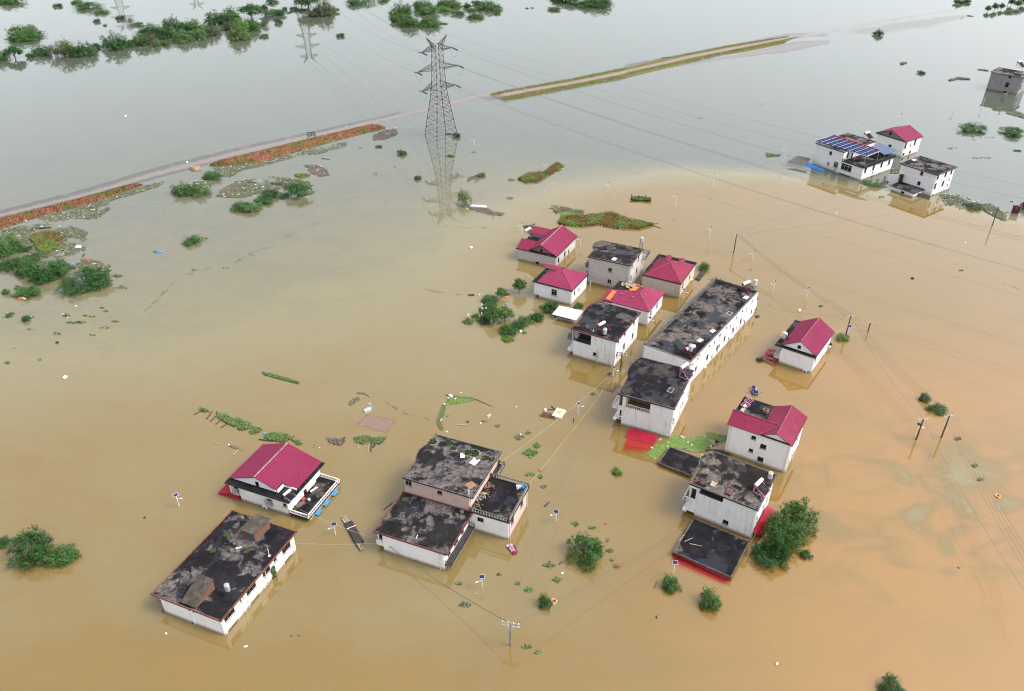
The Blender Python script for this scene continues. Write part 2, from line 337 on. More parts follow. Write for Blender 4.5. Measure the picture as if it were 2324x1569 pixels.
ribbon('mud_bank',P(c9,(1210,305),(1400,252),(1700,177),(2150,73),(2240,88)),P(c9,(1215,312),(1480,300),(1950,165),(2200,98),(2240,92)),300,16,1.0,mud,.26,seed=6,label='red mud bank beside the road below the road sign',cat='bank',kind='structure',endtaper=.05)
ribbon('earth_mound',P(c9,(1096,328),(1135,318),(1178,324)),P(c9,(1098,332),(1135,341),(1178,330)),24,8,.9,plain('gravel_heap',(.36,.25,.16),.95,.35,2.),.15,seed=7,label='small heap of brown earth standing in shallow water by the road',cat='earth heap',kind='structure',endtaper=.2)
# meadow islands that just break the surface
isl=NT('meadow'); inn=isl.noise(.16,5,.65); ic=isl.mix(isl.ramp(inn,.44,.58),(.095,.155,.03),(.10,.065,.022)); ic=isl.mix(isl.ramp(isl.noise(1.6,5,.7),.5,.68),ic,(.045,.08,.016))
isl.bump(isl.noise(2.5,5,.75),1.0,.5); isl=isl.fin(ic,.9,.2)
def island(name,c,up,lo,label,h=.45,seed=1,nv=14,nu=60): return ribbon(name,P(c,*up),P(c,*lo),nu,nv,h,isl,.25,-.2,seed,label,'grass island',kind='structure',endtaper=.12)
island('meadow_island',d8,[(600,262),(700,205),(850,190),(900,140),(960,112),(1025,150)],[(610,272),(680,308),(780,300),(880,240),(980,200),(1025,155)],'green and brown grass island in front of the pylon, beside a street light',seed=11)
island('meadow_island',d8,[(965,655),(1000,585),(1240,580),(1460,550),(1560,600),(1740,668),(1830,668)],[(965,662),(1040,690),(1180,700),(1340,680),(1470,720),(1580,690),(1700,722),(1830,676)],'large green and brown grass island behind the pink roofed houses',seed=12,nu=110,nv=18)
island('meadow_island',e1,[(470,230),(540,110),(760,80),(920,110),(980,200)],[(480,240),(620,470),(740,490),(900,400),(985,220)],'round brown and green grass island by the left red bank',seed=13)
island('meadow_island',e8,[(1860,200),(1960,162),(2070,195)],[(1862,215),(1960,250),(2070,205)],'small brown grass hummock beside the raft of litter',seed=14,nu=24,nv=8)

# ---------------------------------------------------------------- building kit
brick_w['cream_tile']=.8; brick_h['cream_tile']=.42; brick_w['beige_tile']=.5; brick_h['beige_tile']=.25
M={}
M['white']=wall_mat('white_render',(.70,.70,.695),(.36,.33,.29),amount=.24)
M['white_dirty']=wall_mat('stained_render',(.67,.665,.65),(.2,.15,.115),amount=.5)
M['grey_old']=wall_mat('old_grey_render',(.26,.25,.26),(.12,.1,.095),amount=.8)
M['pink']=wall_mat('pink_tile_wall',(.50,.36,.31),amount=.3,brick=(.52,.38,.33),mortar=(.43,.31,.27))
M['cream']=wall_mat('cream_tile',(.44,.40,.37),amount=.3,brick=(.50,.46,.43),mortar=(.25,.22,.2))
M['beige']=wall_mat('beige_tile',(.47,.39,.33),amount=.4,brick=(.51,.43,.37),mortar=(.42,.34,.28))
M['rose']=wall_mat('rose_render',(.26,.12,.11),amount=.5)
M['greyg']=wall_mat('grey_gable',(.15,.14,.125),amount=.6)
M['frame']=plain('window_frame',(.10,.09,.085),.5); M['alu']=plain('aluminium',(.55,.56,.57),.35,.15,2,.7)
M['white_frame']=plain('white_frame',(.6,.6,.6),.5)
g=NT('dark_glass'); g.fin(g.mix(g.ramp(g.noise(1.3,2),.35,.7),(.005,.006,.007),(.018,.02,.021)),.2,.12); M['glass']=g.mat
M['trim_dark']=plain('trim_dark',(.035,.032,.03),.8,.4,1.5); M['trim_red']=plain('trim_red',(.16,.03,.035),.7,.4); M['trim_brown']=plain('trim_brown',(.2,.07,.035),.7,.4)
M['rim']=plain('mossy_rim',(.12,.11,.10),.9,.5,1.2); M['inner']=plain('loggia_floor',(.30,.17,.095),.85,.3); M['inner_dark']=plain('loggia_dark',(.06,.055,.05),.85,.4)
M['pipe']=plain('drain_pipe',(.55,.54,.52),.5,.2); M['rail_dark']=plain('dark_railing',(.045,.042,.04),.7,.3); M['rail_white']=plain('white_baluster',(.5,.49,.46),.7,.3)
M['black_roof']=roof_flat_mat('tar_roof',amount=.45,seed=1); M['black_roof2']=roof_flat_mat('lichen_roof',amount=.7,seed=2.3,puddle=.3,dark=(.011,.01,.0105))
M['black_roof3']=roof_flat_mat('plain_tar_roof',amount=.05,seed=4.1,lichen=(.075,.065,.06)); M['black_roof4']=roof_flat_mat('brown_lichen_roof',lichen=(.18,.155,.14),amount=.55,seed=5.7,dark=(.012,.0105,.010))
M['black_roof5']=roof_flat_mat('dark_terrace_roof',lichen=(.15,.125,.10),amount=.3,seed=8.9); M['black_roof6']=roof_flat_mat('grey_lichen_roof',lichen=(.12,.105,.098),amount=.45,seed=3.2)
M['row_roof']=roof_flat_mat('row_house_roof',amount=.6,seed=11.3,lichen=(.19,.155,.13),puddle=1.1); M['soot_roof']=roof_flat_mat('sooty_roof',amount=.6,seed=13.7,lichen=(.075,.066,.06),puddle=.4)
PK=(.165,.0155,.05)
M['tile_a']=tile_mat('magenta_tile',PK,.36,.36,rough=.45,dirt=.2); M['tile_b']=tile_mat('bright_pink_tile',(.215,.026,.068),.42,.34,rough=.4,dirt=.2)
M['tile_c']=tile_mat('plum_tile',(.18,.017,.047),.4,.34,rough=.35,dirt=.35); M['ridge']=plain('ridge_tile',(.27,.06,.085),.7,.35,2); M['ridge_pale']=plain('pale_ridge',(.33,.2,.17),.8,.35,2)
M['corr_red']=corr_mat('red_sheet',(.30,.013,.03),.3,.35); M['corr_white']=corr_mat('white_sheet',(.55,.60,.62),.8,.35,.2,.1); M['corr_blue']=corr_mat('blue_sheet',(.02,.12,.33),.3,.4)
M['corr_rust']=corr_mat('rusty_sheet',(.10,.088,.085),.3,.6); M['corr_grey']=corr_mat('asbestos_sheet',(.085,.072,.058),.55,.85,0,.6); M['corr_slate']=corr_mat('slate_sheet',(.06,.10,.17),.4,.4)
bk=NT('red_brick'); bb=bk.node('ShaderNodeTexBrick',{'Vector':bk.pos(kind='uv'),'Color1':(.17,.05,.03),'Color2':(.12,.035,.024),'Mortar':(.13,.09,.07),'Scale':1.0,'Mortar Size':.02,'Brick Width':.28,'Row Height':.1}); M['brick']=bk.fin(bb.outputs[0],.9,.2)
M['steel']=plain('stainless',(.60,.60,.62),.28,.2,3,.85); M['white_paint']=plain('white_paint',(.66,.66,.66),.4,.1); M['pinkmetal']=plain('pink_frame',(.55,.22,.33),.5,.2); M['redmetal']=plain('red_frame',(.42,.03,.04),.45,.2)
M['tubes']=plain('solar_tubes',(.03,.02,.03),.2,.3,4); M['blue_paint']=plain('blue_paint',(.03,.22,.55),.5,.2); M['wood']=plain('weathered_wood',(.16,.12,.085),.85,.4,2); M['pale_wood']=plain('pale_wood',(.42,.33,.23),.8,.3,2); M['black_wood']=plain('wet_wood',(.045,.036,.03),.7,.4,2)
M['moss']=plain('moss',(.035,.055,.012),.95,.5,3); M['green']=plain('green_plastic',(.02,.2,.1),.5,.2); M['red']=plain('red_plastic',(.5,.03,.02),.5,.25); M['orange']=plain('orange_plastic',(.7,.16,.03),.5,.2); M['conc']=plain('concrete',(.28,.26,.24),.9,.35)

class Vol:
    def __init__(s,h,x0,y0,x1,y1,z0,z1,mat): s.h=h; s.b=(x0,y0,x1,y1,z0,z1); s.mat=mat; s.holes={'L':[],'R':[],'B':[],'F':[]}; s.wins=[]
    def sz(s,face,px):
        x0,y0,x1,y1,z0,z1=s.b; h=s.h; d=ray(*h.c(*px)); o=Vector((0,0,CAM_H))
        if face=='R': n=Vector((-math.sin(h.a),math.cos(h.a),0)); off=y0
        else: n=Vector((math.cos(h.a),math.sin(h.a),0)); off=x0
        t=(off+n.dot(h.o-o))/n.dot(d); p=o+d*t; q=h.to_local(p)
        return (q.x-x0 if face=='R' else q.y-y0), p.z
    def win(s,face,px,w,hh,frame='frame',sill=True,cage=False,mull=1,depth=.14):
        u,z=s.sz(face,px); x0,y0,x1,y1,z0,z1=s.b; ln=(x1-x0) if face=='R' else (y1-y0)
        u0,u1=max(.12,u-w/2),min(ln-.12,u+w/2); a,b=max(z0+.05,z-hh/2),min(z1-.06,z+hh/2)
        if u1-u0<.2 or b-a<.15: return
        s.holes[face].append((u0,a,u1,b,depth,False)); s.wins.append((face,u0,a,u1,b,frame,sill,cage,mull))
    def loggia(s,face,u0,a,u1,b,depth): s.holes[face].append((u0,a,u1,b,depth,True))
    def loggia_px(s,face,p0,p1,depth):
        q=s.sz(face,p0); r=s.sz(face,p1); s.loggia(face,min(q[0],r[0]),min(q[1],r[1]),max(q[0],r[0]),max(q[1],r[1]),depth)
        return min(q[0],r[0]),min(q[1],r[1]),max(q[0],r[0]),max(q[1],r[1])
    def fr(s,face):
        x0,y0,x1,y1,z0,z1=s.b
        return {'R':(Vector((x0,y0,0)),Vector((1,0,0)),Vector((0,1,0)),x1-x0),'L':(Vector((x0,y0,0)),Vector((0,1,0)),Vector((1,0,0)),y1-y0),
                'B':(Vector((x0,y1,0)),Vector((1,0,0)),Vector((0,-1,0)),x1-x0),'F':(Vector((x1,y0,0)),Vector((0,1,0)),Vector((-1,0,0)),y1-y0)}[face]
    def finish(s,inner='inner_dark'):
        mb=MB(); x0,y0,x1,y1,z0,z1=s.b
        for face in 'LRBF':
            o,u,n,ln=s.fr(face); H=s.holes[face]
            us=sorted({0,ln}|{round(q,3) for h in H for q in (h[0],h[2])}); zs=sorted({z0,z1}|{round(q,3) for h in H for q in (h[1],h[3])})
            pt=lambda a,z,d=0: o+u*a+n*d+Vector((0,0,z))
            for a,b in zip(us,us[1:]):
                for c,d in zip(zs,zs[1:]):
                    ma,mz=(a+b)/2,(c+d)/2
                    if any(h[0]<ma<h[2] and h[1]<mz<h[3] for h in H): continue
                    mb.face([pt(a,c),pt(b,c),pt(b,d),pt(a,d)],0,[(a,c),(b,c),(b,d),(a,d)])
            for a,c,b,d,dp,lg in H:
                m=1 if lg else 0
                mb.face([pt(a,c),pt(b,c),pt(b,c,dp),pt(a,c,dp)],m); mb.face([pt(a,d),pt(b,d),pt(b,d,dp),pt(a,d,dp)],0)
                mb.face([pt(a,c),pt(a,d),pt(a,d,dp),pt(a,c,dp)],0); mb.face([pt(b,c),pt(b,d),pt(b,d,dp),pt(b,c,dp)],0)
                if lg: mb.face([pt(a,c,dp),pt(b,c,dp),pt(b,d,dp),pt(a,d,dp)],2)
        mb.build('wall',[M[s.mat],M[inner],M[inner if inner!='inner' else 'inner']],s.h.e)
        for face,a,c,b,d,frame,sill,cage,mull in s.wins:
            o,u,n,ln=s.fr(face); pt=lambda q,z,dd: o+u*q+n*dd+Vector((0,0,z))
            f=MB(); rot=Matrix((u,n,Vector((0,0,1)))).transposed(); wd,ht=b-a,d-c; t=.055
            def bar(q0,q1,zz0,zz1,dd,th): f.obox(pt((q0+q1)/2,(zz0+zz1)/2,dd),(q1-q0,th,zz1-zz0),rot)
            bar(a,a+t,c,d,.08,.05); bar(b-t,b,c,d,.08,.05); bar(a+t,b-t,d-t,d,.08,.05); bar(a+t,b-t,c,c+t,.08,.05)
            for k in range(mull):
                q=a+wd*(k+1)/(mull+1); bar(q-t/2,q+t/2,c+t,d-t,.08,.05)
            if ht>1.25: bar(a+t,b-t,c+ht*.68,c+ht*.68+t,.075,.05)
            w=f.build('window',M[frame],s.h.e)
            if sill:
                q=MB(); q.obox(pt((a+b)/2,c-.05,-.05),(wd+.2,.16,.09),rot); q.build('sill',M['conc'],w)
            if cage:
                q=MB(); zz=lambda k:lerp(c-.1,d+.1,k/6)
                for k in range(7):
                    q.path([pt(a-.1,zz(k),-.01),pt(a-.1,zz(k),-.5),pt(b+.1,zz(k),-.5),pt(b+.1,zz(k),-.01)],.03,4)
                for k in range(9):
                    qq=lerp(a-.1,b+.1,k/8); q.tube(pt(qq,c-.1,-.5),pt(qq,d+.1,-.5),.025,4)
                q.build('security_grille',M['alu'],w)
            g=MB(); g.face([pt(a,c,.13),pt(b,c,.13),pt(b,d,.13),pt(a,d,.13)],0); g.build('pane',M['glass'],w)

class House:
    def __init__(s,name,label,cat,c,g,ang,group='flooded village houses',z=0):
        s.c=c; s.o=at(c(*g),z); s.o.z=0; s.a=R(ang); s.e=thing(name,label,cat,s.o,s.a,group); s.vols=[]
    def to_local(s,p):
        d=p-s.o; return Vector((d.x*math.cos(s.a)+d.y*math.sin(s.a),-d.x*math.sin(s.a)+d.y*math.cos(s.a),p.z))
    def loc(s,px,z): return s.to_local(at(s.c(*px),z))
    def world(s,x,y,z): return Vector((s.o.x+x*math.cos(s.a)-y*math.sin(s.a),s.o.y+x*math.sin(s.a)+y*math.cos(s.a),z))
    def vol(s,x0,y0,x1,y1,z0,z1,mat='white'):
        v=Vol(s,x0,y0,x1,y1,z0,z1,mat); s.vols.append(v); return v
    def part(s,name,mb,mat,parent=None,label=None): 
        o=mb.build(name,[M[q] if isinstance(q,str) else q for q in (mat if isinstance(mat,(list,tuple)) else [mat])],parent or s.e); 
        if label: o['label']=label
        return o
    def flat(s,x0,y0,x1,y1,z,mat='black_roof',edge='trim_dark',th=.22,rim=.1,curve=None,parent=None):
        if curve:  # front edge (y1) bows out
            n=14; k0,k1,bulge=curve; pts=[(x0,y0),(x1,y0),(x1,y1)]
            L=x1-x0; pts+=[(x0+L*k1+(k0-k1)*L*i/n, y1+bulge*math.sin(math.pi*i/n)**.8) for i in range(n+1)]; pts+=[(x0,y1)]
        else: pts=[(x0,y0),(x1,y0),(x1,y1),(x0,y1)]
        mb=MB(); mb.prism(pts,z,z+th,0,1); r=s.part('roof',mb,[mat,edge],parent)
        if rim:
            mb=MB()
            for i in range(len(pts)):
                a=Vector((*pts[i],z+th+rim/2-.003)); b=Vector((*pts[(i+1)%len(pts)],z+th+rim/2-.003)); d=(b-a); l=d.length
                if l<.02: continue
                d.normalize(); nrm=Vector((-d.y,d.x,0)); mb.obox((a+b)/2+nrm*.10,(l,.16,rim),Matrix((d,nrm,Vector((0,0,1)))).transposed())
            s.part('roof_edge',mb,[edge if edge in('trim_red','trim_brown') else 'rim'],r)
        return r
    def slope(s,mb,poly,pl,th=.14,m=0,axis=0):
        """tile slope over a plan outline; pl=(a,b,c): z=a*x+b*y+c"""
        z=lambda x,y: pl[0]*x+pl[1]*y+pl[2]; gx,gy=pl[0],pl[1]; gl=math.hypot(gx,gy) or 1; dx,dy=gx/gl,gy/gl; k=math.sqrt(1+gl*gl)
        uv=[(-x*dy+y*dx,(x*dx+y*dy)*k) for x,y in poly]; top=[(x,y,z(x,y)) for x,y in poly]; bot=[(x,y,z(x,y)-th) for x,y in poly]
        mb.face(top,m,uv); mb.face(list(reversed(bot)),1)
        for i in range(len(poly)):
            j=(i+1)%len(poly); mb.face([bot[i],bot[j],top[j],top[i]],1)
    def ridge(s,pts,mat='ridge',r=.13,parent=None):
        mb=MB()
        for a,b in pts: mb.tube(a,b,r,6)
        return s.part('ridge_cap',mb,mat,parent)
    def gable(s,x0,y0,x1,y1,yr,z,zr,tile='tile_a',edge='trim_dark',wallmat='white',gx=None,ridge='ridge',zl=None):
        """ridge along x at y=yr; z eaves, zr ridge; gable wall standing at x=gx"""
        zl=z if zl is None else zl
        a=(zr-z)/(yr-y0); b=(zr-zl)/(y1-yr); mb=MB()
        s.slope(mb,[(x0,y0),(x1,y0),(x1,yr),(x0,yr)],(0,a,z-a*y0)); s.slope(mb,[(x0,yr),(x1,yr),(x1,y1),(x0,y1)],(0,-b,zr+b*yr))
        r=s.part('roof',mb,[tile,edge]); s.ridge([((x0-.03,yr,zr+.02),(x1+.03,yr,zr+.02))],ridge,parent=r)
        s._g=(x0,y0,x1,y1,yr,z,zr); return r
    def gable_wall(s,x,y0,y1,yr,z,zr,mat='white',th=.2,hole=None):
        mb=MB(); A=[(x,y0,z),(x,y1,z),(x,yr,zr)]; B=[(x+th,y0,z),(x+th,y1,z),(x+th,yr,zr)]
        mb.face([A[0],A[2],A[1]],0,[(y0,z),(yr,zr),(y1,z)]); mb.face(B)
        for i in range(3): j=(i+1)%3; mb.face([A[i],A[j],B[j],B[i]])
        g=s.part('gable_wall',mb,mat)
        if hole:
            px,w,hh=hole; d=ray(*s.c(*px)); n=Vector((math.cos(s.a),math.sin(s.a),0)); o=Vector((0,0,CAM_H)); t=(x+n.dot(s.o-o))/n.dot(d); q=s.to_local(o+d*t)
            f=MB(); f.box(x-.03,q.y-w/2,q.z-hh/2,x-.003,q.y+w/2,q.z+hh/2); fo=s.part('window',f,'frame',g)
            f=MB(); f.box(x-.036,q.y-w/2+.07,q.z-hh/2+.07,x-.0325,q.y+w/2-.07,q.z+hh/2-.07); s.part('pane',f,'glass',fo)
        return g
    def hip(s,x0,y0,x1,y1,z,zr,xa,ya,xb,yb,tile='tile_b',edge='trim_dark',th=.18):
        """hipped roof; ridge from (xa,ya) to (xb,yb)"""
        c=[(x0,y0,z),(x1,y0,z),(x1,y1,z),(x0,y1,z)]; A=(xa,ya,zr); B=(xb,yb,zr); mb=MB()
        along_x=abs(xb-xa)>=abs(yb-ya)
        fs=[[c[0],c[1],B,A],[c[1],c[2],B],[c[2],c[3],A,B],[c[3],c[0],A]] if along_x else [[c[0],c[1],A],[c[1],c[2],B,A],[c[2],c[3],B],[c[3],c[0],A,B]]
        for f in fs:
            p=[Vector(q) for q in f]; e=(p[1]-p[0]).normalized(); n=e.cross(p[-1]-p[0]).normalized(); w=n.cross(e)
            mb.face(f,0,[((q-p[0]).dot(e),(q-p[0]).dot(w)) for q in p])
        b=[(x,y,z-th) for x,y,_ in c]
        for i in range(4): j=(i+1)%4; mb.face([b[i],b[j],c[j],c[i]],1)
        mb.face(list(reversed(b)),1); r=s.part('roof',mb,[tile,edge])
        ends=[(c[0],A),(c[1],B),(c[2],B),(c[3],A)] if along_x else [(c[0],A),(c[1],A),(c[2],B),(c[3],B)]
        s.ridge(ends+([(A,B)] if A!=B else []),'ridge',.1,r); return r
    def railing(s,pts,z,h=.9,mat='rail_white',step=.5,w=.11,name='railing',closed=False,parent=None,top=None):
        """balustrade: posts in a row under a rail"""
        mb=MB()
        for a,b in zip(pts,pts[1:]):
            a=Vector((*a,0)); b=Vector((*b,0)); d=b-a; l=d.length; d.normalize(); n=Vector((-d.y,d.x,0)); rot=Matrix((d,n,Vector((0,0,1)))).transposed(); mid=(a+b)/2
            mb.obox(mid+Vector((0,0,z+h-.06)),(l+.14,.2,.12),rot,1); mb.obox(mid+Vector((0,0,z+.08)),(l,.16,.1),rot,1)
            k=max(1,int(l/step))
            for i in range(k+1):
                p=a+d*(l*i/k); big=i in(0,k); mb.obox(p+Vector((0,0,z+h/2-.02)),(.26 if big else w,.22 if big else w,h-.18 if not big else h+.06),rot,1 if big else 0)
        return s.part(name,mb,[mat,top or mat],parent)
    def bars(s,pts,z,h=1.0,mat='rail_dark',step=.35,name='railing',parent=None):
        mb=MB()
        for a,b in zip(pts,pts[1:]):
            a=Vector((*a,z)); b=Vector((*b,z)); l=(b-a).length; U=Vector((0,0,h)); mb.tube(a+U,b+U,.055,5); mb.tube(a+U*.12,b+U*.12,.035,4); mb.tube(a+U*.6,b+U*.6,.03,4)
            k=max(1,int(l/step))
            for i in range(k+1): p=a.lerp(b,i/k); mb.tube(p,p+U,.03,4)
        return s.part(name,mb,mat,parent)
    def slab(s,name,x0,y0,z0,x1,y1,z1,mat='conc',mt=None,parent=None):
        mb=MB(); mb.box(x0,y0,z0,x1,y1,z1,0,mt=1 if mt else None); return s.part(name,mb,[mat,mt] if mt else mat,parent)
    def pipe(s,face,u,z0,z1,v=0,mat='pipe',r=.06):
        b=s.vols[v].b; mb=MB()
        p=(b[0]+u,b[1]-.09,0) if face=='R' else (b[0]-.09,b[1]+u,0)
        mb.tube((p[0],p[1],z0),(p[0],p[1],z1),r,6); s.part('drain_pipe',mb,mat)
    def ac(s,face,px,v=0):
        V=s.vols[v]; u,z=V.sz(face,px); x0,y0=V.b[0],V.b[1]; z=max(z,.25)
        mb=MB(); f=(x0+u,y0-.2) if face=='R' else (x0-.2,y0+u); d=(.8,.32) if face=='R' else (.32,.8)
        mb.box(f[0]-d[0]/2,f[1]-d[1]/2,z-.28,f[0]+d[0]/2,f[1]+d[1]/2,z+.28); o=s.part('air_conditioner',mb,'white_paint')
        q=MB()
        if face=='L': q.lathe([(.02,0),(.22,0),(.22,-.03),(.02,-.03)],12,(f[0]-d[0]/2-.002,f[1],z),'x')
        else: q.lathe([(.02,0),(.22,0),(.22,-.03),(.02,-.03)],12,(f[0],f[1]-d[1]/2-.002,z),'y')
        s.part('fan_grille',q,'rail_dark',o)
    def sheet(s,name,px4,zs,mat,th=.06,parent=None,label=None):
        """sheet roof through four places, listed eave-left, eave-right, top-right, top-left"""
        p=[s.loc(a,z) for a,z in zip(px4,zs)]; mb=MB(); e=(p[1]-p[0]).normalized(); n=e.cross(p[3]-p[0]).normalized(); w=n.cross(e)
        uv=[((q-p[0]).dot(e),(q-p[0]).dot(w)) for q in p]; D=Vector((0,0,-th)); mb.face(p,0,uv); mb.face([q+D for q in reversed(p)],0)
        for i in range(4): j=(i+1)%4; mb.face([p[i]+D,p[j]+D,p[j],p[i]],0)
        o=s.part(name,mb,mat,parent)
        if label: o['label']=label
        return o
    def done(s,inner='inner_dark'):
        for v in s.vols: v.finish(inner)

# ---- things that stand on the roofs
def water_tank(h,px,z,label,stand=1.2,s=1.0):
    p=at(h.c(*px),z); t=thing('water_tank',label,'water tank',p,0,'roof water tanks')
    mb=MB(); r=.42*s; H=1.25*s
    prof=[(.02,H+.16),(.16,H+.15),(.18,H+.06),(r*.9,H),(r,H-.08)]
    for k in range(6): zz=H-.1-k*(H-.2)/6; prof+=[(r,zz),(r*.96,zz-.04),(r,zz-.08)]
    prof+=[(r,.05),(r*.9,0),(.02,0)]
    mb.lathe([(a,b+stand) for a,b in prof],16); mb.build('tank',M['steel'],t)
    q=MB()
    for i in range(4):
        a=math.pi/4+i*math.pi/2; b=a+math.pi/2; P0=Vector((math.cos(a)*r*1.15,math.sin(a)*r*1.15,0)); P1=Vector((math.cos(a)*r*.85,math.sin(a)*r*.85,stand)); Q1=Vector((math.cos(b)*r*.85,math.sin(b)*r*.85,stand-.05))
        q.tube(P0,P1,.04,4); q.tube(P1-Vector((0,0,.05)),Q1,.035,4); q.tube(P0.lerp(P1,.3),Q1.lerp(Vector((Q1.x,Q1.y,0)),.4),.025,4)
    q.build('stand',M['trim_dark'],t); return t
def solar_heater(h,px,z,label,frame='redmetal',rz=0.0,stand=1.0,s=1.0):
    p=at(h.c(*px),z); t=thing('solar_water_heater',label,'solar water heater',p,rz,'roof solar water heaters'); t.scale=(s,s,s)
    mb=MB(); zt=stand+.55; mb.lathe([(.02,-1.0),(.26,-.98),(.29,-.9),(.29,.9),(.26,.98),(.02,1.0)],14,(0,.55,zt),'x'); mb.build('tank',M['white_paint'],t)
    mb=MB(); mb.lathe([(.02,0),(.25,0),(.255,.09),(.02,.09)],14,(-1.1,.55,zt),'x'); mb.build('tank_cap',M[frame],t)
    mb=MB()
    for i in range(14): x=-.85+1.7*i/13; mb.tube((x,.4,zt-.18),(x,-1.1,.25),.035,5)
    mb.build('collector_tubes',M['tubes'],t)
    mb=MB()
    for x in (-.9,.9):
        mb.path([(x,-1.15,.2),(x,.55,zt-.28)],.045,4); mb.path([(x,.75,zt-.25),(x,.75,0)],.045,4); mb.path([(x,-1.15,.22),(x,-1.15,0)],.045,4); mb.path([(x,-1.15,.05),(x,.75,.05)],.035,4)
    mb.path([(-.9,-1.15,.2),(.9,-1.15,.2)],.04,4); mb.path([(-.9,.75,.1),(.9,.75,zt-.3)],.03,4); mb.path([(.9,.75,.1),(-.9,.75,zt-.3)],.03,4)
    mb.build('frame',M[frame],t); return t
def roof_box(h,px,z,name,label,cat,d,mat,rz=0,hollow=False,group=None):
    p=at(h.c(*px),z); mb=MB()
    if hollow:
        mb.box(-d[0]/2,-d[1]/2,0,d[0]/2,-d[1]/2+.12,d[2]); mb.box(-d[0]/2,d[1]/2-.12,0,d[0]/2,d[1]/2,d[2]); mb.box(-d[0]/2,-d[1]/2+.12,0,-d[0]/2+.12,d[1]/2-.12,d[2]-.004); mb.box(d[0]/2-.12,-d[1]/2+.12,0,d[0]/2,d[1]/2-.12,d[2]-.004)
    else:
        hx,hy=d[0]/2,d[1]/2; mb.prism([(-hx,-hy),(hx,-hy*.97),(hx*.96,hy),(-hx,hy*.95)],0,d[2])
    o=mb.build(name,M[mat],None,p,rz); return tag(o,label,cat,group)

# ================================================================ the village houses
FLOOR=-2.0
def near_long_house():
    h=House('flat_roofed_house','long white house with black flat roof carrying two brick stair huts','house',c1,(605,1480),68)
    v=h.vol(.25,0,18.1,11.2,FLOOR,3.1,'white')
    for px,w,q in [((640,1320),2.3,1.45),((793,1140),2.2,1.4),((893,1025),2.2,1.5),((1037,855),2.2,1.5)]: v.win('R',px,w,q,mull=2)
    for px,w,q in [((727,1212),.8,.9),((960,938),.75,.9)]: v.win('R',px,w,q)
    for px,w in [((668,1402),2.2),((820,1218),2.0),((1050,938),2.0)]: v.win('R',px,w,.5,sill=False)
    v.win('L',(375,1300),.9,.5,sill=False); v.win('L',(402,1392),1.0,.6,sill=False)
    for u in (.35,4.6,5.5,9.4,10.2,14.4,17.3): h.slab('pilaster',.25+u-.16,-.12,FLOOR,.25+u+.16,-.003,3.07,'white') if u not in (5.5,10.2) else h.pipe('R',u,FLOOR,3.0)
    h.slab('pilaster',.11,5.2,FLOOR,.247,5.5,3.07,'white'); 
    # glazed porch at the far left corner
    p=h.vol(.9,11.203,3.2,12.3,1.5,3.1,'white_dirty'); p.win('L',(155,1222),.9,1.0,frame='alu')
    h.slab('balcony',.7,11.21,.9,3.4,12.6,1.49,'conc')
    h.flat(0.2,-.06,19.1,12.95,3.1,'black_roof','trim_brown',.16,.1)
    zt=3.27
    # stair hut with door
    hm=MB(); hm.prism([(14.75,4.85),(18.2,4.5),(18.2,6.9),(14.75,7.25)],zt,zt+1.75,0,0)
    for f in range(len(hm.uv)): hm.uv[f]=[(p[0]+p[1],p[2]) for p in [hm.v[i] for i in hm.f[f]]]
    hut=h.part('stair_hut',hm,'brick')
    q=MB(); h.slope(q,[(14.5,4.6),(18.5,4.25),(18.5,7.1),(14.5,7.5)],(0,.04,zt+1.72),.1); h.part('hut_roof',q,['corr_grey','corr_grey'],hut)
    q=MB(); q.box(14.70,5.3,zt+.02,14.745,6.2,zt+1.45); h.part('door',q,'corr_slate',hut)
    # low wedge shaped stair hut
    q=MB(); z0,z1=zt+.25,zt+1.9; A=[(.75,4.9,zt),(4.7,4.65,zt),(4.7,7.2,zt),(.75,7.5,zt)]; T=[(.75,4.9,z0),(4.7,4.65,z1),(4.7,7.2,z1),(.75,7.5,z0)]
    for i in range(4): j=(i+1)%4; q.face([A[i],A[j],T[j],T[i]],0,[(A[i][0]+A[i][1],A[i][2]),(A[j][0]+A[j][1],A[j][2]),(T[j][0]+T[j][1],T[j][2]),(T[i][0]+T[i][1],T[i][2])])
    hut=h.part('stair_hut',q,'brick'); q=MB(); k=(z1-z0)/3.95; h.slope(q,[(.6,4.8),(4.85,4.55),(4.85,7.3),(.6,7.6)],(k,0,z0-k*.75+.1),.09); h.part('hut_roof',q,['corr_grey','corr_grey'],hut)
    h.done(); q=MB(); rg=random.Random(3)
    for i in range(60):
        t=rg.random(); q.obox((15.0-.0+rg.uniform(-.35,.35)-2.9,-.15+rg.uniform(-.1,.1),.1+2.1*t),(.3,.2,.3),Matrix.Rotation(rg.uniform(0,3),3,'X')@Matrix.Rotation(rg.uniform(0,3),3,'Z'))
    o=q.build('wall_creeper',leaf_mat('creeper_leaf',(.02,.05,.01),(.05,.1,.02)),None,h.o,h.a); tag(o,'green creeper climbing the white wall of the long house','creeper')
    water_tank(h,(640,1185),zt,'steel water tank on stand on the long house with brick huts',1.0)
    q=MB(); q.tube((0,0,0),(0,0,1.7),.05,5); q.tube((-.15,0,0),(.15,0,0.05),.2,6); o=q.build('roof_pipe',M['white_paint'],None,at(c1(920,915),zt)); tag(o,'white vent pipe near the window edge of the long roof','vent pipe')
    roof_box(h,(706,858),zt,'foam_board','small white board lying on the long black roof','board',(.9,.2,.08),'white_paint',.3)
    for px in ((625,770),(765,880),(525,880),(630,865)): roof_box(h,px,zt,'roof_debris','brown heap of debris on the long roof with brick huts','debris',(1.0,.8,.12),'moss',rz=px[0],group='debris heaps on the long roof')
near_long_house()

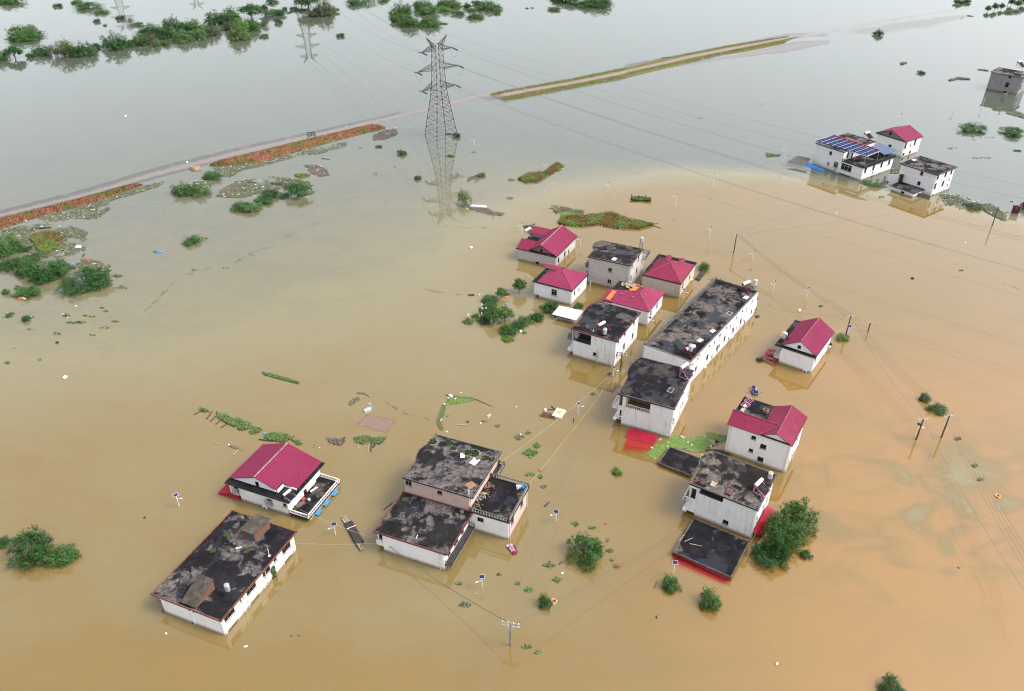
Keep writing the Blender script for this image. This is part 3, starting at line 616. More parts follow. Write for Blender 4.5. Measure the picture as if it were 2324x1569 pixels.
def pink_gable_near():
    h=House('pink_roofed_house','white house with plum gable roof and balustraded black terrace','house',c1,(1055,640),68)
    zr=3.35
    v=h.vol(.3,0,10.0,10.1,FLOOR,zr,'white'); u=h.vol(.31,10.103,10.0,12.2,1.0,zr-.003,'white')
    v.win('L',(922,535),1.1,1.2,cage=True,mull=1); v.win('L',(1027,560),.75,.75); u.win('L',(690,452),1.0,1.3,cage=True)
    v.win('R',(1172,478),.9,1.9,frame='redmetal',sill=False,mull=0); v.win('R',(1260,385),1.2,1.2); v.win('L',(940,606),2.0,.4,sill=False)
    h.ac('L',(900,600))
    h.slab('eave_slab',-.15,-.75,zr,10.9,12.7,zr+.2,'trim_dark','black_roof3')
    # gable roof with a notch at its near corner
    z0=zr+.22; ry,rz_=6.9,5.75; ye,yl=-.1,12.8; a=(rz_-z0)/(ry-ye); b=(rz_-z0)/(yl-ry); mb=MB(); xa,xb=1.1,10.9
    h.slope(mb,[(xa,2.6),(3.0,2.6),(3.0,ye),(xb,ye),(xb,ry),(xa,ry)],(0,a,z0-a*ye)); h.slope(mb,[(xa,ry),(xb,ry),(xb,yl),(xa,yl)],(0,-b,rz_+b*ry))
    r=h.part('roof',mb,['tile_a','trim_dark']); h.ridge([((xa,ry,rz_+.03),(xb,ry,rz_+.03))],'ridge_pale',parent=r)
    h.gable_wall(1.3,2.62,12.5,ry,z0-.01,rz_-.16,'white',hole=((835,412),.7,1.05))
    mb=MB(); mb.box(1.3,2.4,z0,3.1,2.58,z0+.55); mb.box(2.95,-.1,z0,3.1,2.397,z0+.3); h.part('parapet',mb,'white')
    # terrace wing
    zt=.75; h.vol(.6,-3.9,9.7,-.003,FLOOR,zt-.2,'white'); h.slab('terrace',.1,-4.1,zt-.19,10.1,-.01,zt,'trim_dark','black_roof5')
    h.railing([(.3,-.15),(.3,-3.9),(9.95,-3.9),(9.95,-.15)],zt,.8,'rail_white')
    for x in (2.6,5.0,7.7): h.slab('awning',x-.7,-4.75,.28,x+.7,-4.12,.34,'blue_paint')
    h.sheet('red_awning',[(557,478),(722,524),(690,478),(625,408)],[.12,.12,1.1,1.1],'corr_red')
    h.done()
    solar_heater(h,(1062,505),zr+.2,'white solar heater in the notch of the plum gable roof','alu',R(68)-.2,.6,.8)
    for px,nm,lb,d,m in [((1135,560),'board_pile','stack of weathered boards on the balustraded terrace',(1.8,.8,.3),'wood'),((1160,525),'clothes_heap','small red and blue heap beside the terrace door',(.6,.5,.4),'red'),((1197,525),'plastic_tub','small white tub on the balustraded terrace',(.4,.4,.3),'white_paint'),((1180,640),'green_cloth','green plant litter at the near terrace corner',(.9,.4,.12),'moss'),((1100,600),'potted_plant','green plant pot in the near corner of the terrace',(.5,.5,.6),'moss')]: roof_box(h,px,zt,nm,lb,nm.replace('_',' '),d,m,.8)
    q=MB(); q.tube((-.7,0,.35),(.7,0,.35),.22,10); q.tube((-.5,0,0),(-.5,0,.3),.06,4); q.tube((.5,0,0),(.5,0,.3),.06,4); tag(q.build('fallen_tank',M['steel'],None,at(c1(1230,462),zt),R(50)),'steel tank lying on its side on the balustraded terrace','tank')
pink_gable_near()

def middle_houses():
    h=House('flat_roofed_house','white flat roofed house with long side balcony joined to the pink tiled house','house',c2,(790,1450),68)
    v=h.vol(.0,0,9.7,11.0,FLOOR,3.75,'white')
    for x,w in ((2.0,1.0),(4.6,1.6),(7.0,1.0)): 
        v.holes['R'].append((x-w/2,1.15,x+w/2,3.2,.14,False)); v.wins.append(('R',x-w/2,1.15,x+w/2,3.2,'frame',False,False,0))
    v.win('L',(520,1365),.8,.3,sill=False); h.pipe('L',.6,FLOOR,3.7); h.pipe('R',.4,FLOOR,3.7)
    p=h.vol(.3,11.003,2.6,12.1,1.6,3.75,'white_dirty'); p.win('L',(178,1125),.8,1.3,frame='frame')
    h.slab('balcony',.1,11.01,.8,2.9,12.4,1.59,'white_dirty')
    h.slab('balcony',.1,-1.25,.95,9.3,-.003,1.15,'conc','inner_dark'); h.bars([(.15,-.1),(.15,-1.2),(9.2,-1.2),(9.2,-.1)],1.15,.95,'rail_dark',.5)
    h.flat(-.2,-.8,9.85,12.5,3.75,'black_roof2','trim_red',.18,.06)
    h.done()
    roof_box(h,(960,895),3.93,'dead_plant','dry brown plant clump on the white house roof','plant',(.6,.6,.3),'wood')
    roof_box(h,(415,770),3.93,'moss_clump','green moss clump at the back corner of the white house roof','moss',(1.1,1.0,.12),'moss')
    roof_box(h,(525,1130),3.93,'foam_strip','thin pale strip lying on the white house roof','strip',(.9,.08,.05),'white_paint',1.3)
    g=House('pink_tiled_house','pink tiled house with mottled flat roof and balustraded side terrace','house',c2,(790,1450),68)
    zt=4.15; zr=7.0
    v=g.vol(10.0,.0,21.7,12.1,FLOOR,zr,'pink'); v.win('L',(745,703),.9,.8); v.win('L',(440,600),1.3,1.7,frame='alu')
    w=g.vol(9.87,-7.1,18.45,-.003,FLOOR,zt-.2,'pink'); w2=g.slab('side_wall',9.80,-7.1,FLOOR,9.867,-.05,zt-.21,'white')
    w.win('R',(1447,980),1.2,1.3); w.win('R',(1537,812),1.2,1.3); 
    q=MB(); o=Vector((9.78,-2.0,2.75)); q.box(9.77,-2.6,2.3,9.797,-1.5,3.2); f=g.part('window',q,'frame'); q=MB(); q.box(9.762,-2.5,2.4,9.769,-2.1,3.1); q.box(9.762,-2.0,2.4,9.769,-1.6,3.1); g.part('pane',q,'glass',f)
    g.pipe('R',.5,4.2,zr); g.vols[0],g.vols[1]=g.vols[1],g.vols[0]; g.pipe('R',.35,FLOOR,4.1); g.pipe('R',8.2,FLOOR,4.1)
    g.slab('terrace',9.6,-7.35,zt-.195,18.8,-.01,zt,'trim_dark','black_roof5')
    g.railing([(9.75,-.2),(9.75,-7.2),(18.65,-7.2),(18.65,-.2)],zt,.85,'rail_white',top='rim')
    g.slab('balcony',18.9,-1.3,zt-.2,22.3,-.01,zt,'trim_dark'); g.railing([(19.0,-1.2),(22.2,-1.2),(22.2,-.2)],zt,.85,'rail_white',top='rim')
    g.flat(9.75,-.8,22.2,12.3,zr,'black_roof2','trim_dark',.2,.1,curve=(.38,.78,.75))
    g.done()
    for px,r in [((680,215),.75),((837,243),.5),((880,278),.55),((1015,320),.75),((1078,325),.95),((1188,375),.6),((1247,390),.5)]:
        q=MB(); rg=random.Random(px[0]); q.lathe([(r*1.25,0),(r*1.2,.08),(r,.08)],14,m=1)
        for i in range(70):
            a=rg.uniform(0,6.3); d=r*math.sqrt(rg.random()); q.obox((d*math.cos(a),d*math.sin(a),.05+rg.random()*.25),(.22,.18,.1),Matrix.Rotation(rg.uniform(0,3),3,'X')@Matrix.Rotation(rg.uniform(0,3),3,'Z'))
        tag(q.build('roof_plant',[M['moss'],M['conc']],None,at(c2(*px),zr+.21)),'round dark green plant clump growing on the pink tiled house roof','plant','plant clumps on the pink tiled house roof')
    roof_box(g,(965,345),zr+.2,'foam_board','small white foam board on the pink tiled house roof','board',(1.2,.8,.12),'white_paint',1.6); roof_box(g,(1090,395),zr+.2,'foam_board','large white foam board between the roof plants','board',(2.2,1.2,.12),'white_paint',1.0)
    roof_box(g,(1125,368),zr+.2,'roof_debris','red brown rubble beside the white foam board','rubble',(1.4,1.1,.15),'wood',.4); roof_box(g,(1045,630),zr+.2,'roof_debris','brown stain of dirt near the front roof corner','debris',(1.5,1.4,.05),'inner',.7)
    q=MB(); q.tube((0,0,0),(0,0,1.6),.06,5); q.tube((0,0,.9),(0,0,1.6),.09,6); tag(q.build('roof_pipe',M['white_paint'],None,at(c2(1028,745),zr-.2)),'thin white pipe rising at the front corner of the pink tiled house','pipe')
    for px,m,d,l in [((1497,662),'white_paint',(.55,.55,.7),'white plastic barrel'),((1522,655),'white_paint',(.5,.5,.55),'small white tub'),((1550,658),'blue_paint',(.8,.6,.5),'blue plastic tub')]:
        q=MB(); q.lathe([(.02,0),(d[0]*.45,0),(d[0]*.5,d[2]*.5),(d[0]*.45,d[2]),(d[0]*.38,d[2]),(d[0]*.36,d[2]*.6),(.02,d[2]*.6)],12); tag(q.build('plastic_tub',M[m],None,at(c2(*px),zt)),l+' at the far corner of the pink house terrace','tub')
    rg=random.Random(5)
    for i,(px,m) in enumerate([((1210,650),'wood'),((1190,640),'inner'),((1120,760),'conc'),((1180,720),'pale_wood'),((1105,825),'wood')]):
        q=MB()
        for k in range(26): q.obox((rg.gauss(0,.5),rg.gauss(0,.4),.06+rg.random()*.15),(rg.uniform(.1,.5),.15,.08),Matrix.Rotation(rg.uniform(0,3),3,'Z')@Matrix.Rotation(rg.uniform(-.4,.4),3,'X'))
        tag(q.build('rubble_heap',M[m],None,at(c2(*px),zt)),'low rubble heap along the inner edge of the pink house terrace','rubble','rubble heaps on the pink house terrace')
middle_houses()

def south_house():
    h=House('flat_roofed_house','tall white house with corner loggia beside the big leafy tree','house',c3,(885,895),57.5); zr=6.65
    v=h.vol(0,0,9.4,10.0,FLOOR,zr,'white_dirty'); u=h.vol(-.3,10.003,9.4,11.3,.9,zr-.003,'white_dirty')
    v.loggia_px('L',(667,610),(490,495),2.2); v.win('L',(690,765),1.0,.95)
    for px in ((1015,585),(985,650),(938,735)): v.win('R',px,.9,1.2)
    for px in ((1030,470),): v.win('R',px,.9,.9)
    h.slab('balcony',-.6,11.303,3.0,3.0,12.2,3.2,'conc'); h.railing([(-.5,11.4),(-.5,12.1),(2.9,12.1)],3.2,.85); u.loggia('L',.15,4.0,1.1,6.2,1.0)
    h.slab('balcony',-.6,11.31,.7,3.0,12.0,1.2,'white_dirty'); h.pipe('L',.25,FLOOR,zr-.1); h.pipe('R',.25,FLOOR,zr-.1)
    h.flat(-.25,-.25,9.85,11.6,zr,'black_roof4','trim_dark',.2,.1,curve=(.45,.98,.8))
    h.sheet('red_canopy',[(975,875),(1090,680),(1016,630),(906,845)],[.35,.35,1.7,1.7],'corr_red')
    h.done()
    water_tank(h,(1025,470),zr+.2,'tall steel water tank on stand on the corner loggia house',1.5)
    solar_heater(h,(965,520),zr+.2,'pink framed solar heater near the roof corner of the corner loggia house','pinkmetal',R(57.5)-.2,.9,1.1)
    roof_box(h,(595,467),zr+.2,'plywood_board','pale brown plywood square on the corner loggia house roof','board',(1.2,.9,.1),'pale_wood',1.0)
    c=thing('bottle_crate','brown crate of bottles on the corner loggia house roof','crate',at(c3(718,535),zr+.2),1.0)
    q=MB(); q.box(-.65,-.45,0,.65,.45,.35); q.build('crate_body',M['trim_red'],c); q=MB()
    for i in range(5):
        for j in range(3): q.tube((-.5+i*.25,-.28+j*.28,.352),(-.5+i*.25,-.28+j*.28,.42),.07,6)
    q.build('bottles',M['conc'],c)
    roof_box(h,(465,440),zr+.2,'roof_debris','small reddish debris at the left edge of the corner loggia roof','debris',(.9,.4,.15),'trim_red',.4)
    s=House('flooded_shed','low flooded shed with black roof below the corner loggia house','shed',c3,(885,895),57.5)
    s.vol(-10.1,.1,-1.7,9.1,FLOOR,.75,'grey_old'); s.flat(-10.5,-.3,-1.55,9.5,.75,'black_roof5','rim',.2,.08); s.slab('white_wall',-10.2,.2,FLOOR,-10.105,8.6,.73,'white')
    s.sheet('red_awning',[(725,1232),(262,1012),(285,1003),(738,1205)],[.05,.05,.55,.55],'corr_red'); s.done()
    A=at(c3(300,960)); B=at(c3(755,1165)); C=at(c3(228,1095)); D=at(c3(700,1290))
    sheet('drowned_awning',[A,B],[C,D],murk_mat('drowned_red',(.32,.02,.02),.8,.3,-.05,.3,.12,.5,.12),.006,24,'red awning edge showing through water below the black shed roof','awning')
    for px,r,d in [((345,890),.9,1.6),((400,905),.5,1.7),((455,945),-.3,2.0)]:
        q=MB(); q.tube((-d/2,0,.08),(d/2,0,.12),.06,5); tag(q.build('bamboo_stick',M['pale_wood'],None,at(c3(*px),.97),r),'pale bamboo stick lying on the black shed roof','stick','sticks on the black shed roof')
    roof_box(s,(585,995),.97,'foam_scrap','dark scrap in the middle of the black shed roof','scrap',(1.0,.3,.1),'trim_dark',1.0)
    l=House('flooded_shed','sunken black flat roof beside the green weed','shed',c3,(885,895),57.5)
    l.vol(8.8,14.1,13.6,20.2,FLOOR,.4,'grey_old'); l.flat(8.5,13.8,14.0,20.5,.4,'black_roof3','rim',.2,.08); l.done()
south_house()

def cross_gable():
    h=House('pink_roofed_house','tall white house with L shaped plum roof around a flat corner','house',c4,(1450,1075),58); zr=6.6
    v=h.vol(.4,.2,9.6,11.6,FLOOR,zr,'white')
    for px,w,q in [((1205,787),.85,.8),((1280,857),1.1,1.05),((1184,887),.8,.75),((1257,957),1.1,1.1)]: v.win('L',px,w,q)
    for px in ((1550,800),(1505,910),(1480,960)): v.win('R',px,.9,1.3)
    h.pipe('R',.3,FLOOR,zr-.1); h.pipe('R',4.6,FLOOR,zr-.1); h.pipe('L',.25,FLOOR,zr-.1); h.pipe('L',11.0,FLOOR,zr-.1)
    h.slab('eave_slab',.05,-.15,zr,9.95,12.0,zr+.16,'trim_brown','black_roof6')
    z0=zr+.17; yr,ye,yl,z1=3.0,-.05,6.1,z0+1.45; a=(z1-z0)/(yr-ye); b=(z1-z0)/(yl-yr); mb=MB(); x0,x1=.0,10.0
    h.slope(mb,[(x0,ye),(x1,ye),(x1,yr),(x0,yr)],(0,a,z0-a*ye)); h.slope(mb,[(x0,yr),(x1,yr),(x1,yl),(x0,yl)],(0,-b,z1+b*yr))
    c=(z1-z0)/2.85; h.slope(mb,[(-.05,yl),(2.8,yr+.15),(2.8,12.0),(-.05,12.0)],(c,0,z0+.02),.14)
    r=h.part('roof',mb,['tile_c','trim_brown']); h.ridge([((x0,yr,z1+.02),(x1,yr,z1+.02)),((2.8,yr+.2,z1+.03),(2.8,12,z1+.03)),((-.05,yl,z0+.06),(2.8,yr+.15,z1+.03))],'ridge',.11,r)
    h.gable_wall(.4,ye+.3,yl-.1,yr,z0-.02,z1-.17,'white'); mb=MB(); mb.face([(2.78,5.7,z0-.02),(2.78,11.9,z0-.02),(2.78,11.9,z1-.1),(2.78,3.4,z1-.1)]); h.part('parapet',mb,'grey_old')
    h.done()
    zf=zr+.16
    for px,l in [((1165,505),'pink folded metal rack at the back of the flat roof corner'),((1140,540),'pink metal rack holding a white basin')]:
        q=MB(); 
        for i in range(4): q.tube((-.6,-.6+i*.4,.15),(.6,-.6+i*.4,.5),.05,4)
        q.path([(-.6,-.6,.15),(-.6,.6,.15)],.05,4); q.path([(.6,-.6,.5),(.6,.6,.5),(.6,.6,0)],.05,4); q.tube((.6,-.6,.5),(.6,-.6,0),.05,4); tag(q.build('metal_rack',M['pinkmetal'],None,at(c4(*px),zf),.6),l,'rack')
    roof_box(h,(1135,540),zf+.52,'plastic_basin','white basin resting on the pink metal rack','basin',(.6,.5,.2),'white_paint',.6); roof_box(h,(1118,577),zf,'foam_box','pale box beside the plum roof edge','box',(1.2,.7,.35),'pale_wood',.9)
    roof_box(h,(1298,588),zf,'wash_stand','pinkish wash stand by the green roof plants','wash stand',(.8,.9,.7),'rose',.9,hollow=True)
cross_gable()

def loggia_house():
    h=House('flat_roofed_house','tall white house with balustraded loggia and stained front wall','house',c4,(545,790),64.5); zr=7.1
    v=h.vol(0,0,13.4,9.95,FLOOR,zr,'white_dirty'); u=h.vol(.15,9.953,13.2,10.9,1.0,zr-.003,'white')
    q=v.loggia_px('L',(388,600),(207,462),2.6); h.railing([(.05,q[0]),(.05,q[2])],q[1],.85,'rail_white',.36)
    u.loggia('L',.12,q[1],.85,q[3],.8); h.slab('balcony',-.2,10.903,3.7,4.5,11.9,3.9,'white'); h.railing([(-.1,11.0),(-.1,11.8),(4.4,11.8)],3.9,.85); h.slab('balcony',-.3,10.91,.9,4.0,11.6,1.2,'white_dirty')
    u.win('L',(165,590),.6,1.2); h.ac('L',(163,622),1)
    for px in ((690,330),(655,420),(645,520),(690,440),(580,660),(575,650),(610,480)): v.win('R',px,.9,1.2)
    h.pipe('R',.3,FLOOR,zr-.1); h.pipe('R',6.2,FLOOR,zr-.1)
    h.flat(-.0-.25,-.3,13.9,11.15,zr,'soot_roof','trim_dark',.2,.1,curve=(.42,.98,.9))
    h.sheet('red_canopy',[(425,842),(196,788),(238,706),(458,766)],[.06,.06,.75,.75],'corr_red'); h.done('inner')
    A=[at(c4(222,745)),at(c4(440,800))]; B=[at(c4(150,915)),at(c4(398,930))]
    sheet('drowned_canopy',A,B,murk_mat('drowned_red_sheet',(.32,.02,.02),.85,.3,-.05,.3,.12,.5,.12),.006,20,'red canopy edge fading under the water below the stained house','canopy')
    solar_heater(h,(672,305),zr+.2,'pink framed solar heater on the stained loggia house','pinkmetal',R(64)-.3,1.5,1.1)
    roof_box(h,(553,418),zr+.2,'roof_hatch','pale roof hatch frame on the stained loggia house','hatch',(1.6,1.0,.18),'conc',1.0,True)
loggia_house()

def long_block():
    h=House('long_row_house','very long white row house with walled black roof','house',c6,(675,1250),54); zp=6.35
    x0,x1,W=-1.4,35.3,10.9
    v=h.vol(x0,0,x1,W,FLOOR,zp-.6,'white'); p=h.vol(x0-.05,-.05,x1+.05,W+.05,zp-.598,zp,'white')
    for px,w,q in [((690,1035),1.0,1.3),((752,975),.9,1.25),((875,843),1.0,1.4),((922,830),.7,1.0),((985,733),1.0,1.4),((1050,662),1.0,1.4),((1093,655),.7,1.0),((1155,553),1.0,1.4),((1217,490),1.0,1.4),((1260,482),.7,1.0),((1315,390),.9,1.3),
        ((732,1100),1.0,1.4),((850,980),1.2,1.6),((898,970),.7,1.0),((950,885),1.0,1.4),((978,858),.6,.9),((1028,790),1.1,1.6),((1070,787),.7,1.0),((1118,700),1.0,1.4),((1148,680),.6,.9),((1195,610),1.1,1.6),((1235,612),.7,1.0),((1305,512),.9,1.2)]: v.win('R',px,w,q)
    for u in (.9,7.8,15.0,22.5,29.5): h.pipe('R',u,FLOOR,zp-.7)
    for px in ((815,1108),(1095,815)): h.ac('R',px)
    h.ac('R',(1183,662))
    h.slab('roof',x0+.1,.1,zp-.75,x1-.1,W-.1,zp-.62,'trim_dark','row_roof')
    mb=MB(); t=.28
    mb.box(x0-.1,-.1,zp+.002,x1+.1,t,zp+.1); mb.box(x0-.1,W-t,zp+.002,x1+.1,W+.1,zp+.55); mb.box(x0-.1,t+.003,zp+.002,x0+t,W-t-.003,zp+.1); mb.box(x1-t,t+.003,zp+.002,x1+.1,W-t-.003,zp+.1)
    h.part('parapet_cap',mb,'rim'); mb=MB(); mb.box(x0+.2,.2,zp-.6,x1-.2,.25,zp); mb.box(x0+.2,W-.25,zp-.6,x1-.2,W-.2,zp+.3); mb.box(x0+.2,.253,zp-.6,x0+.25,W-.253,zp); mb.box(x1-.25,.253,zp-.6,x1-.2,W-.253,zp); h.part('parapet_inside',mb,'rim')
    w=h.vol(x1+.003,.3,x1+1.8,4.5,.8,3.2,'white'); h.slab('balcony',x1+.01,.1,.5,x1+2.0,4.7,.79,'rail_dark')
    mb=MB(); h.slope(mb,[(x1+.06,0),(x1+2.1,0),(x1+2.1,4.8),(x1+.06,4.8)],(-.3,0,4.05+.3*x1)); h.part('red_awning',mb,['corr_red','trim_red'])
    h.done(); z=zp-.62
    solar_heater(h,(1265,290),z,'red framed solar heater at the far end of the row house','redmetal',R(54)-.3,.9,1.25); water_tank(h,(1335,262),z,'steel water tank at the far corner of the row house',.7,1.2)
    solar_heater(h,(690,955),z,'red framed solar heater at the near end of the row house','redmetal',R(54)-.4,.6,1.25); water_tank(h,(668,950),z,'steel water tank at the near end of the row house',.9,1.2)
    for px,l,d,m in [((1250,368),'crumpled white sheet lying near the far end of the row house roof',(1.4,1.0,.2),'white_paint'),((905,710),'plain white board lying flat on the row house roof',(1.3,.9,.08),'white_paint'),((775,812),'crumpled pale sheet near the front edge of the row house roof',(1.5,1.0,.2),'alu')]: roof_box(h,px,z,'foam_board',l,'board',d,m,.8)
    roof_box(h,(1077,535),z,'roof_hatch','white roof hatch frame on the row house','hatch',(1.5,1.2,.25),'alu',.9,True)
    for px,l in [((988,632),'thin grey vent pipe in the middle of the row house roof'),((1168,460),'thin grey vent pipe towards the far end of the row house roof')]:
        q=MB(); q.tube((0,0,0),(0,0,1.3),.06,5); q.tube((0,0,1.3),(.25,0,1.3),.05,5); tag(q.build('vent_pipe',M['trim_dark'],None,at(c6(*px),z)),l,'vent pipe')
    q=MB(); rg=random.Random(9)
    for i in range(90): q.obox((rg.gauss(0,.9),rg.gauss(0,.5),.05+rg.random()*.15),(.3,.2,.1),Matrix.Rotation(rg.uniform(0,3),3,'X'))
    tag(q.build('roof_weeds',M['moss'],None,at(c6(928,200),z),.9),'green weeds in the back corner of the row house roof','weeds')
long_block()

def trio():
    h=House('flat_roofed_house','white three storey house with dark open corner balcony and red roof edge','house',lambda a,b:(a,b),(1395,835),61); zr=6.6; h.c=c5
    v=h.vol(.1,.2,13.4,9.8,FLOOR,zr,'white_dirty'); u=h.vol(.3,9.803,13.4,10.6,.8,zr-.003,'white_dirty')
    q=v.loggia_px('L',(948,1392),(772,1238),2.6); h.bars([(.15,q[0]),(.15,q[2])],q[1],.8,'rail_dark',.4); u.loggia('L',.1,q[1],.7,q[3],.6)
    v.win('L',(990,1482),.8,.8); h.pipe('L',3.9,FLOOR,3.4); h.pipe('L',4.2,FLOOR,3.4)
    for px,w,k in [((1240,1345),1.0,1.4),((1307,1265),1.0,1.4),((1403,1150),1.0,1.4),((1225,1485),1.0,1.5),((1297,1400),1.0,1.5),((1387,1290),1.0,1.4)]: v.win('R',px,w,k)
    h.slab('balcony',.2,10.603,q[1]-.2,5.0,11.8,q[1],'conc'); h.bars([(.25,10.7),(.25,11.7),(4.9,11.7)],q[1],.95,'rail_dark',.4); h.slab('balcony',.2,10.61,.7,3.0,11.6,1.3,'white_dirty'); u.win('L',(730,1385),.7,1.2,frame='alu')
    h.flat(-.05,0-.1,14.0,10.9,zr,'black_roof6','trim_red',.2,.08,curve=(.4,.95,.8)); h.done('inner_dark')
    z=zr+.2
    solar_heater(h,(1080,1222),z,'red framed solar heater on the open corner balcony house','redmetal',R(61)-.3,.5,1.1); water_tank(h,(1095,1285),z,'steel water tank on the open corner balcony house',.3,1.1)
    q=MB(); q.tube((0,0,0),(0,0,.5),.08,6); tag(q.build('vent_pipe',M['white_paint'],None,at(c5(975,1250),z)),'short white vent stub on the open corner balcony house','vent pipe')
    q=MB(); q.lathe([(.95,0),(.95,.06),(.8,.07),(.75,.03),(.02,.02)],24); tag(q.build('roof_basin',M['black_roof3'],None,at(c5(1035,1003),z)),'round dark water patch basin on the open corner balcony roof','basin')
    # storm-damaged hip roof
    g=House('pink_roofed_house','white house with storm damaged pink hip roof showing orange patches','house',c5,(1540,1200),61); ze=4.0
    v=g.vol(.3,.3,10.4,11.4,FLOOR,ze-.02,'white')
    for px,w,k in [((1578,1055),1.0,1.4),((1642,975),1.0,1.4)]: v.win('R',px,w,k)
    g.pipe('R',.3,FLOOR,ze-.1)
    g.slab('eave_slab',.05,-.1,ze-.015,10.9,11.9,ze+.15,'trim_dark','black_roof4'); zs=ze+.16; zt=6.0
    mb=MB(); k=(zt-zs)/4.0
    g.slope(mb,[(.05,-.1),(10.9,-.1),(6.8,4.0),(4.1,4.0)],(0,k,zs+.1*k)); g.slope(mb,[(.05,-.1),(4.1,4.0),(4.1,7.0),(3.2,11.8),(.05,11.9)],(k,0,zs-.05*k))
    g.slope(mb,[(10.9,-.1),(10.9,8.0),(6.8,4.0)],(-k,0,zs+10.9*k)); g.slope(mb,[(6.8,4.0),(10.9,8.0),(7.2,6.2),(4.1,6.8),(4.1,4.0)],(0,-k,zt+4.0*k))
    r=g.part('roof',mb,['tile_b','trim_red']); g.ridge([((.05,-.1,zs),(4.1,4,zt)),((10.9,-.1,zs),(6.8,4,zt)),((4.1,4,zt),(6.8,4,zt)),((10.9,8,zs),(6.8,4,zt))],'ridge',.1,r)
    q=MB(); g.slope(q,[(.5,10.1),(3.1,9.6),(3.1,10.6),(.5,11.2)],(k,0,zs-.02*k),.05); g.slope(q,[(6.0,6.0),(8.2,5.6),(8.6,7.2),(6.2,7.6)],(0,-.25,zt+.75),.05); g.part('exposed_underlay',q,['orange','orange'],r,'bare orange patches where the pink tiles are gone')
    q=MB(); q.face([(4.12,6.9,zs),(4.12,11.8,zs),(3.2,11.8,zs+1.3),(4.12,6.9,zt-.2)]); g.part('parapet',q,'grey_old')
    q=MB()
    for px in ((1262,870),(1385,902),(1518,887),(1600,815)):
        p=g.loc(px,5.0); z=zs+k*min(p.x,p.y); q.obox((p.x,p.y,z+.12),(.45,.45,.1),Matrix.Rotation(.4,3,'Y'))
    g.part('skylight',q,'pale_wood',r); g.slab('soffit',.2,9.5,ze-.35,.28,11.6,ze-.05,'trim_brown'); g.done()
    rg=random.Random(4); q=MB()
    for i in range(40): q.obox((rg.gauss(0,1.0),rg.gauss(0,.7),.1+rg.random()*.3),(rg.uniform(.3,1.2),.4,.06),Matrix.Rotation(rg.uniform(0,3),3,'Z')@Matrix.Rotation(rg.uniform(-.4,.4),3,'Y'))
    tag(q.build('roof_debris',M['pale_wood'],None,at(c5(1370,775),ze+.2)),'heap of pale torn sheets on the storm damaged roof','debris')
    tag(roof_box(g,(1380,838),ze+.2,'red_tile_heap','x','tile heap',(1.2,.9,.3),'red',.5),'loose red tiles heaped on the storm damaged roof')
    # small white hip roof house
    w=House('pink_roofed_house','small white house with bright pink pyramid roof above the white sheet canopy','house',c5,(745,980),62)
    v=w.vol(.2,.25,9.8,9.0,FLOOR,ze-.02,'white'); u=w.vol(.2,9.003,9.8,10.4,.6,ze-.023,'white')
    v.win('L',(565,838),1.5,1.7,frame='alu'); v.win('R',(780,845),1.0,1.5,frame='alu'); v.win('R',(826,803),.7,1.0)
    w.slab('eave_slab',-.05,-.1,ze-.015,10.25,10.9,ze+.17,'trim_dark','black_roof6'); w.hip(.15,0,10.2,9.6,ze+.3,6.15,4.9,4.85,6.3,4.85,'tile_b')
    mb=MB(); k=.4; w.slope(mb,[(6.2,6.2),(7.4,6.2),(7.4,10.6),(6.2,10.6)],(k,0,5.25-k*6.2)); w.slope(mb,[(7.4,6.2),(8.6,6.2),(8.6,10.6),(7.4,10.6)],(-k,0,5.25+k*8.6-k*1.2+k*1.2)); w.part('dormer_roof',mb,['tile_b','trim_dark']); w.gable_wall(6.3,6.5,10.4,8,ze+.2,5.2,'grey_old'); w.pipe('R',.3,FLOOR,ze-.1); w.done()
    c=thing('sheet_canopy','white corrugated sheet canopy standing in the water','canopy',at(c5(700,1060)),0)
    z=[1.35,1.35,1.9,1.9]; P4=[at(c5(*q),zz)-c.location for q,zz in zip([(545,1065),(795,1130),(870,1030),(620,975)],z)]
    q=MB(); e=(P4[1]-P4[0]).normalized(); n=e.cross(P4[3]-P4[0]).normalized(); ww=n.cross(e); uv=[((p-P4[0]).dot(e),(p-P4[0]).dot(ww)) for p in P4]; D=Vector((0,0,-.06)); q.face(P4,0,uv); q.face([p+D for p in reversed(P4)])
    for i in range(4): j=(i+1)%4; q.face([P4[i]+D,P4[j]+D,P4[j],P4[i]])
    q.build('canopy_sheet',M['corr_white'],c)
    for p in P4:
        q=MB(); p=p*.94; q.tube((p.x,p.y,-1.5),(p.x,p.y,p.z-.05+ (0)),.06,6); q.build('post',M['alu'],c)
trio()

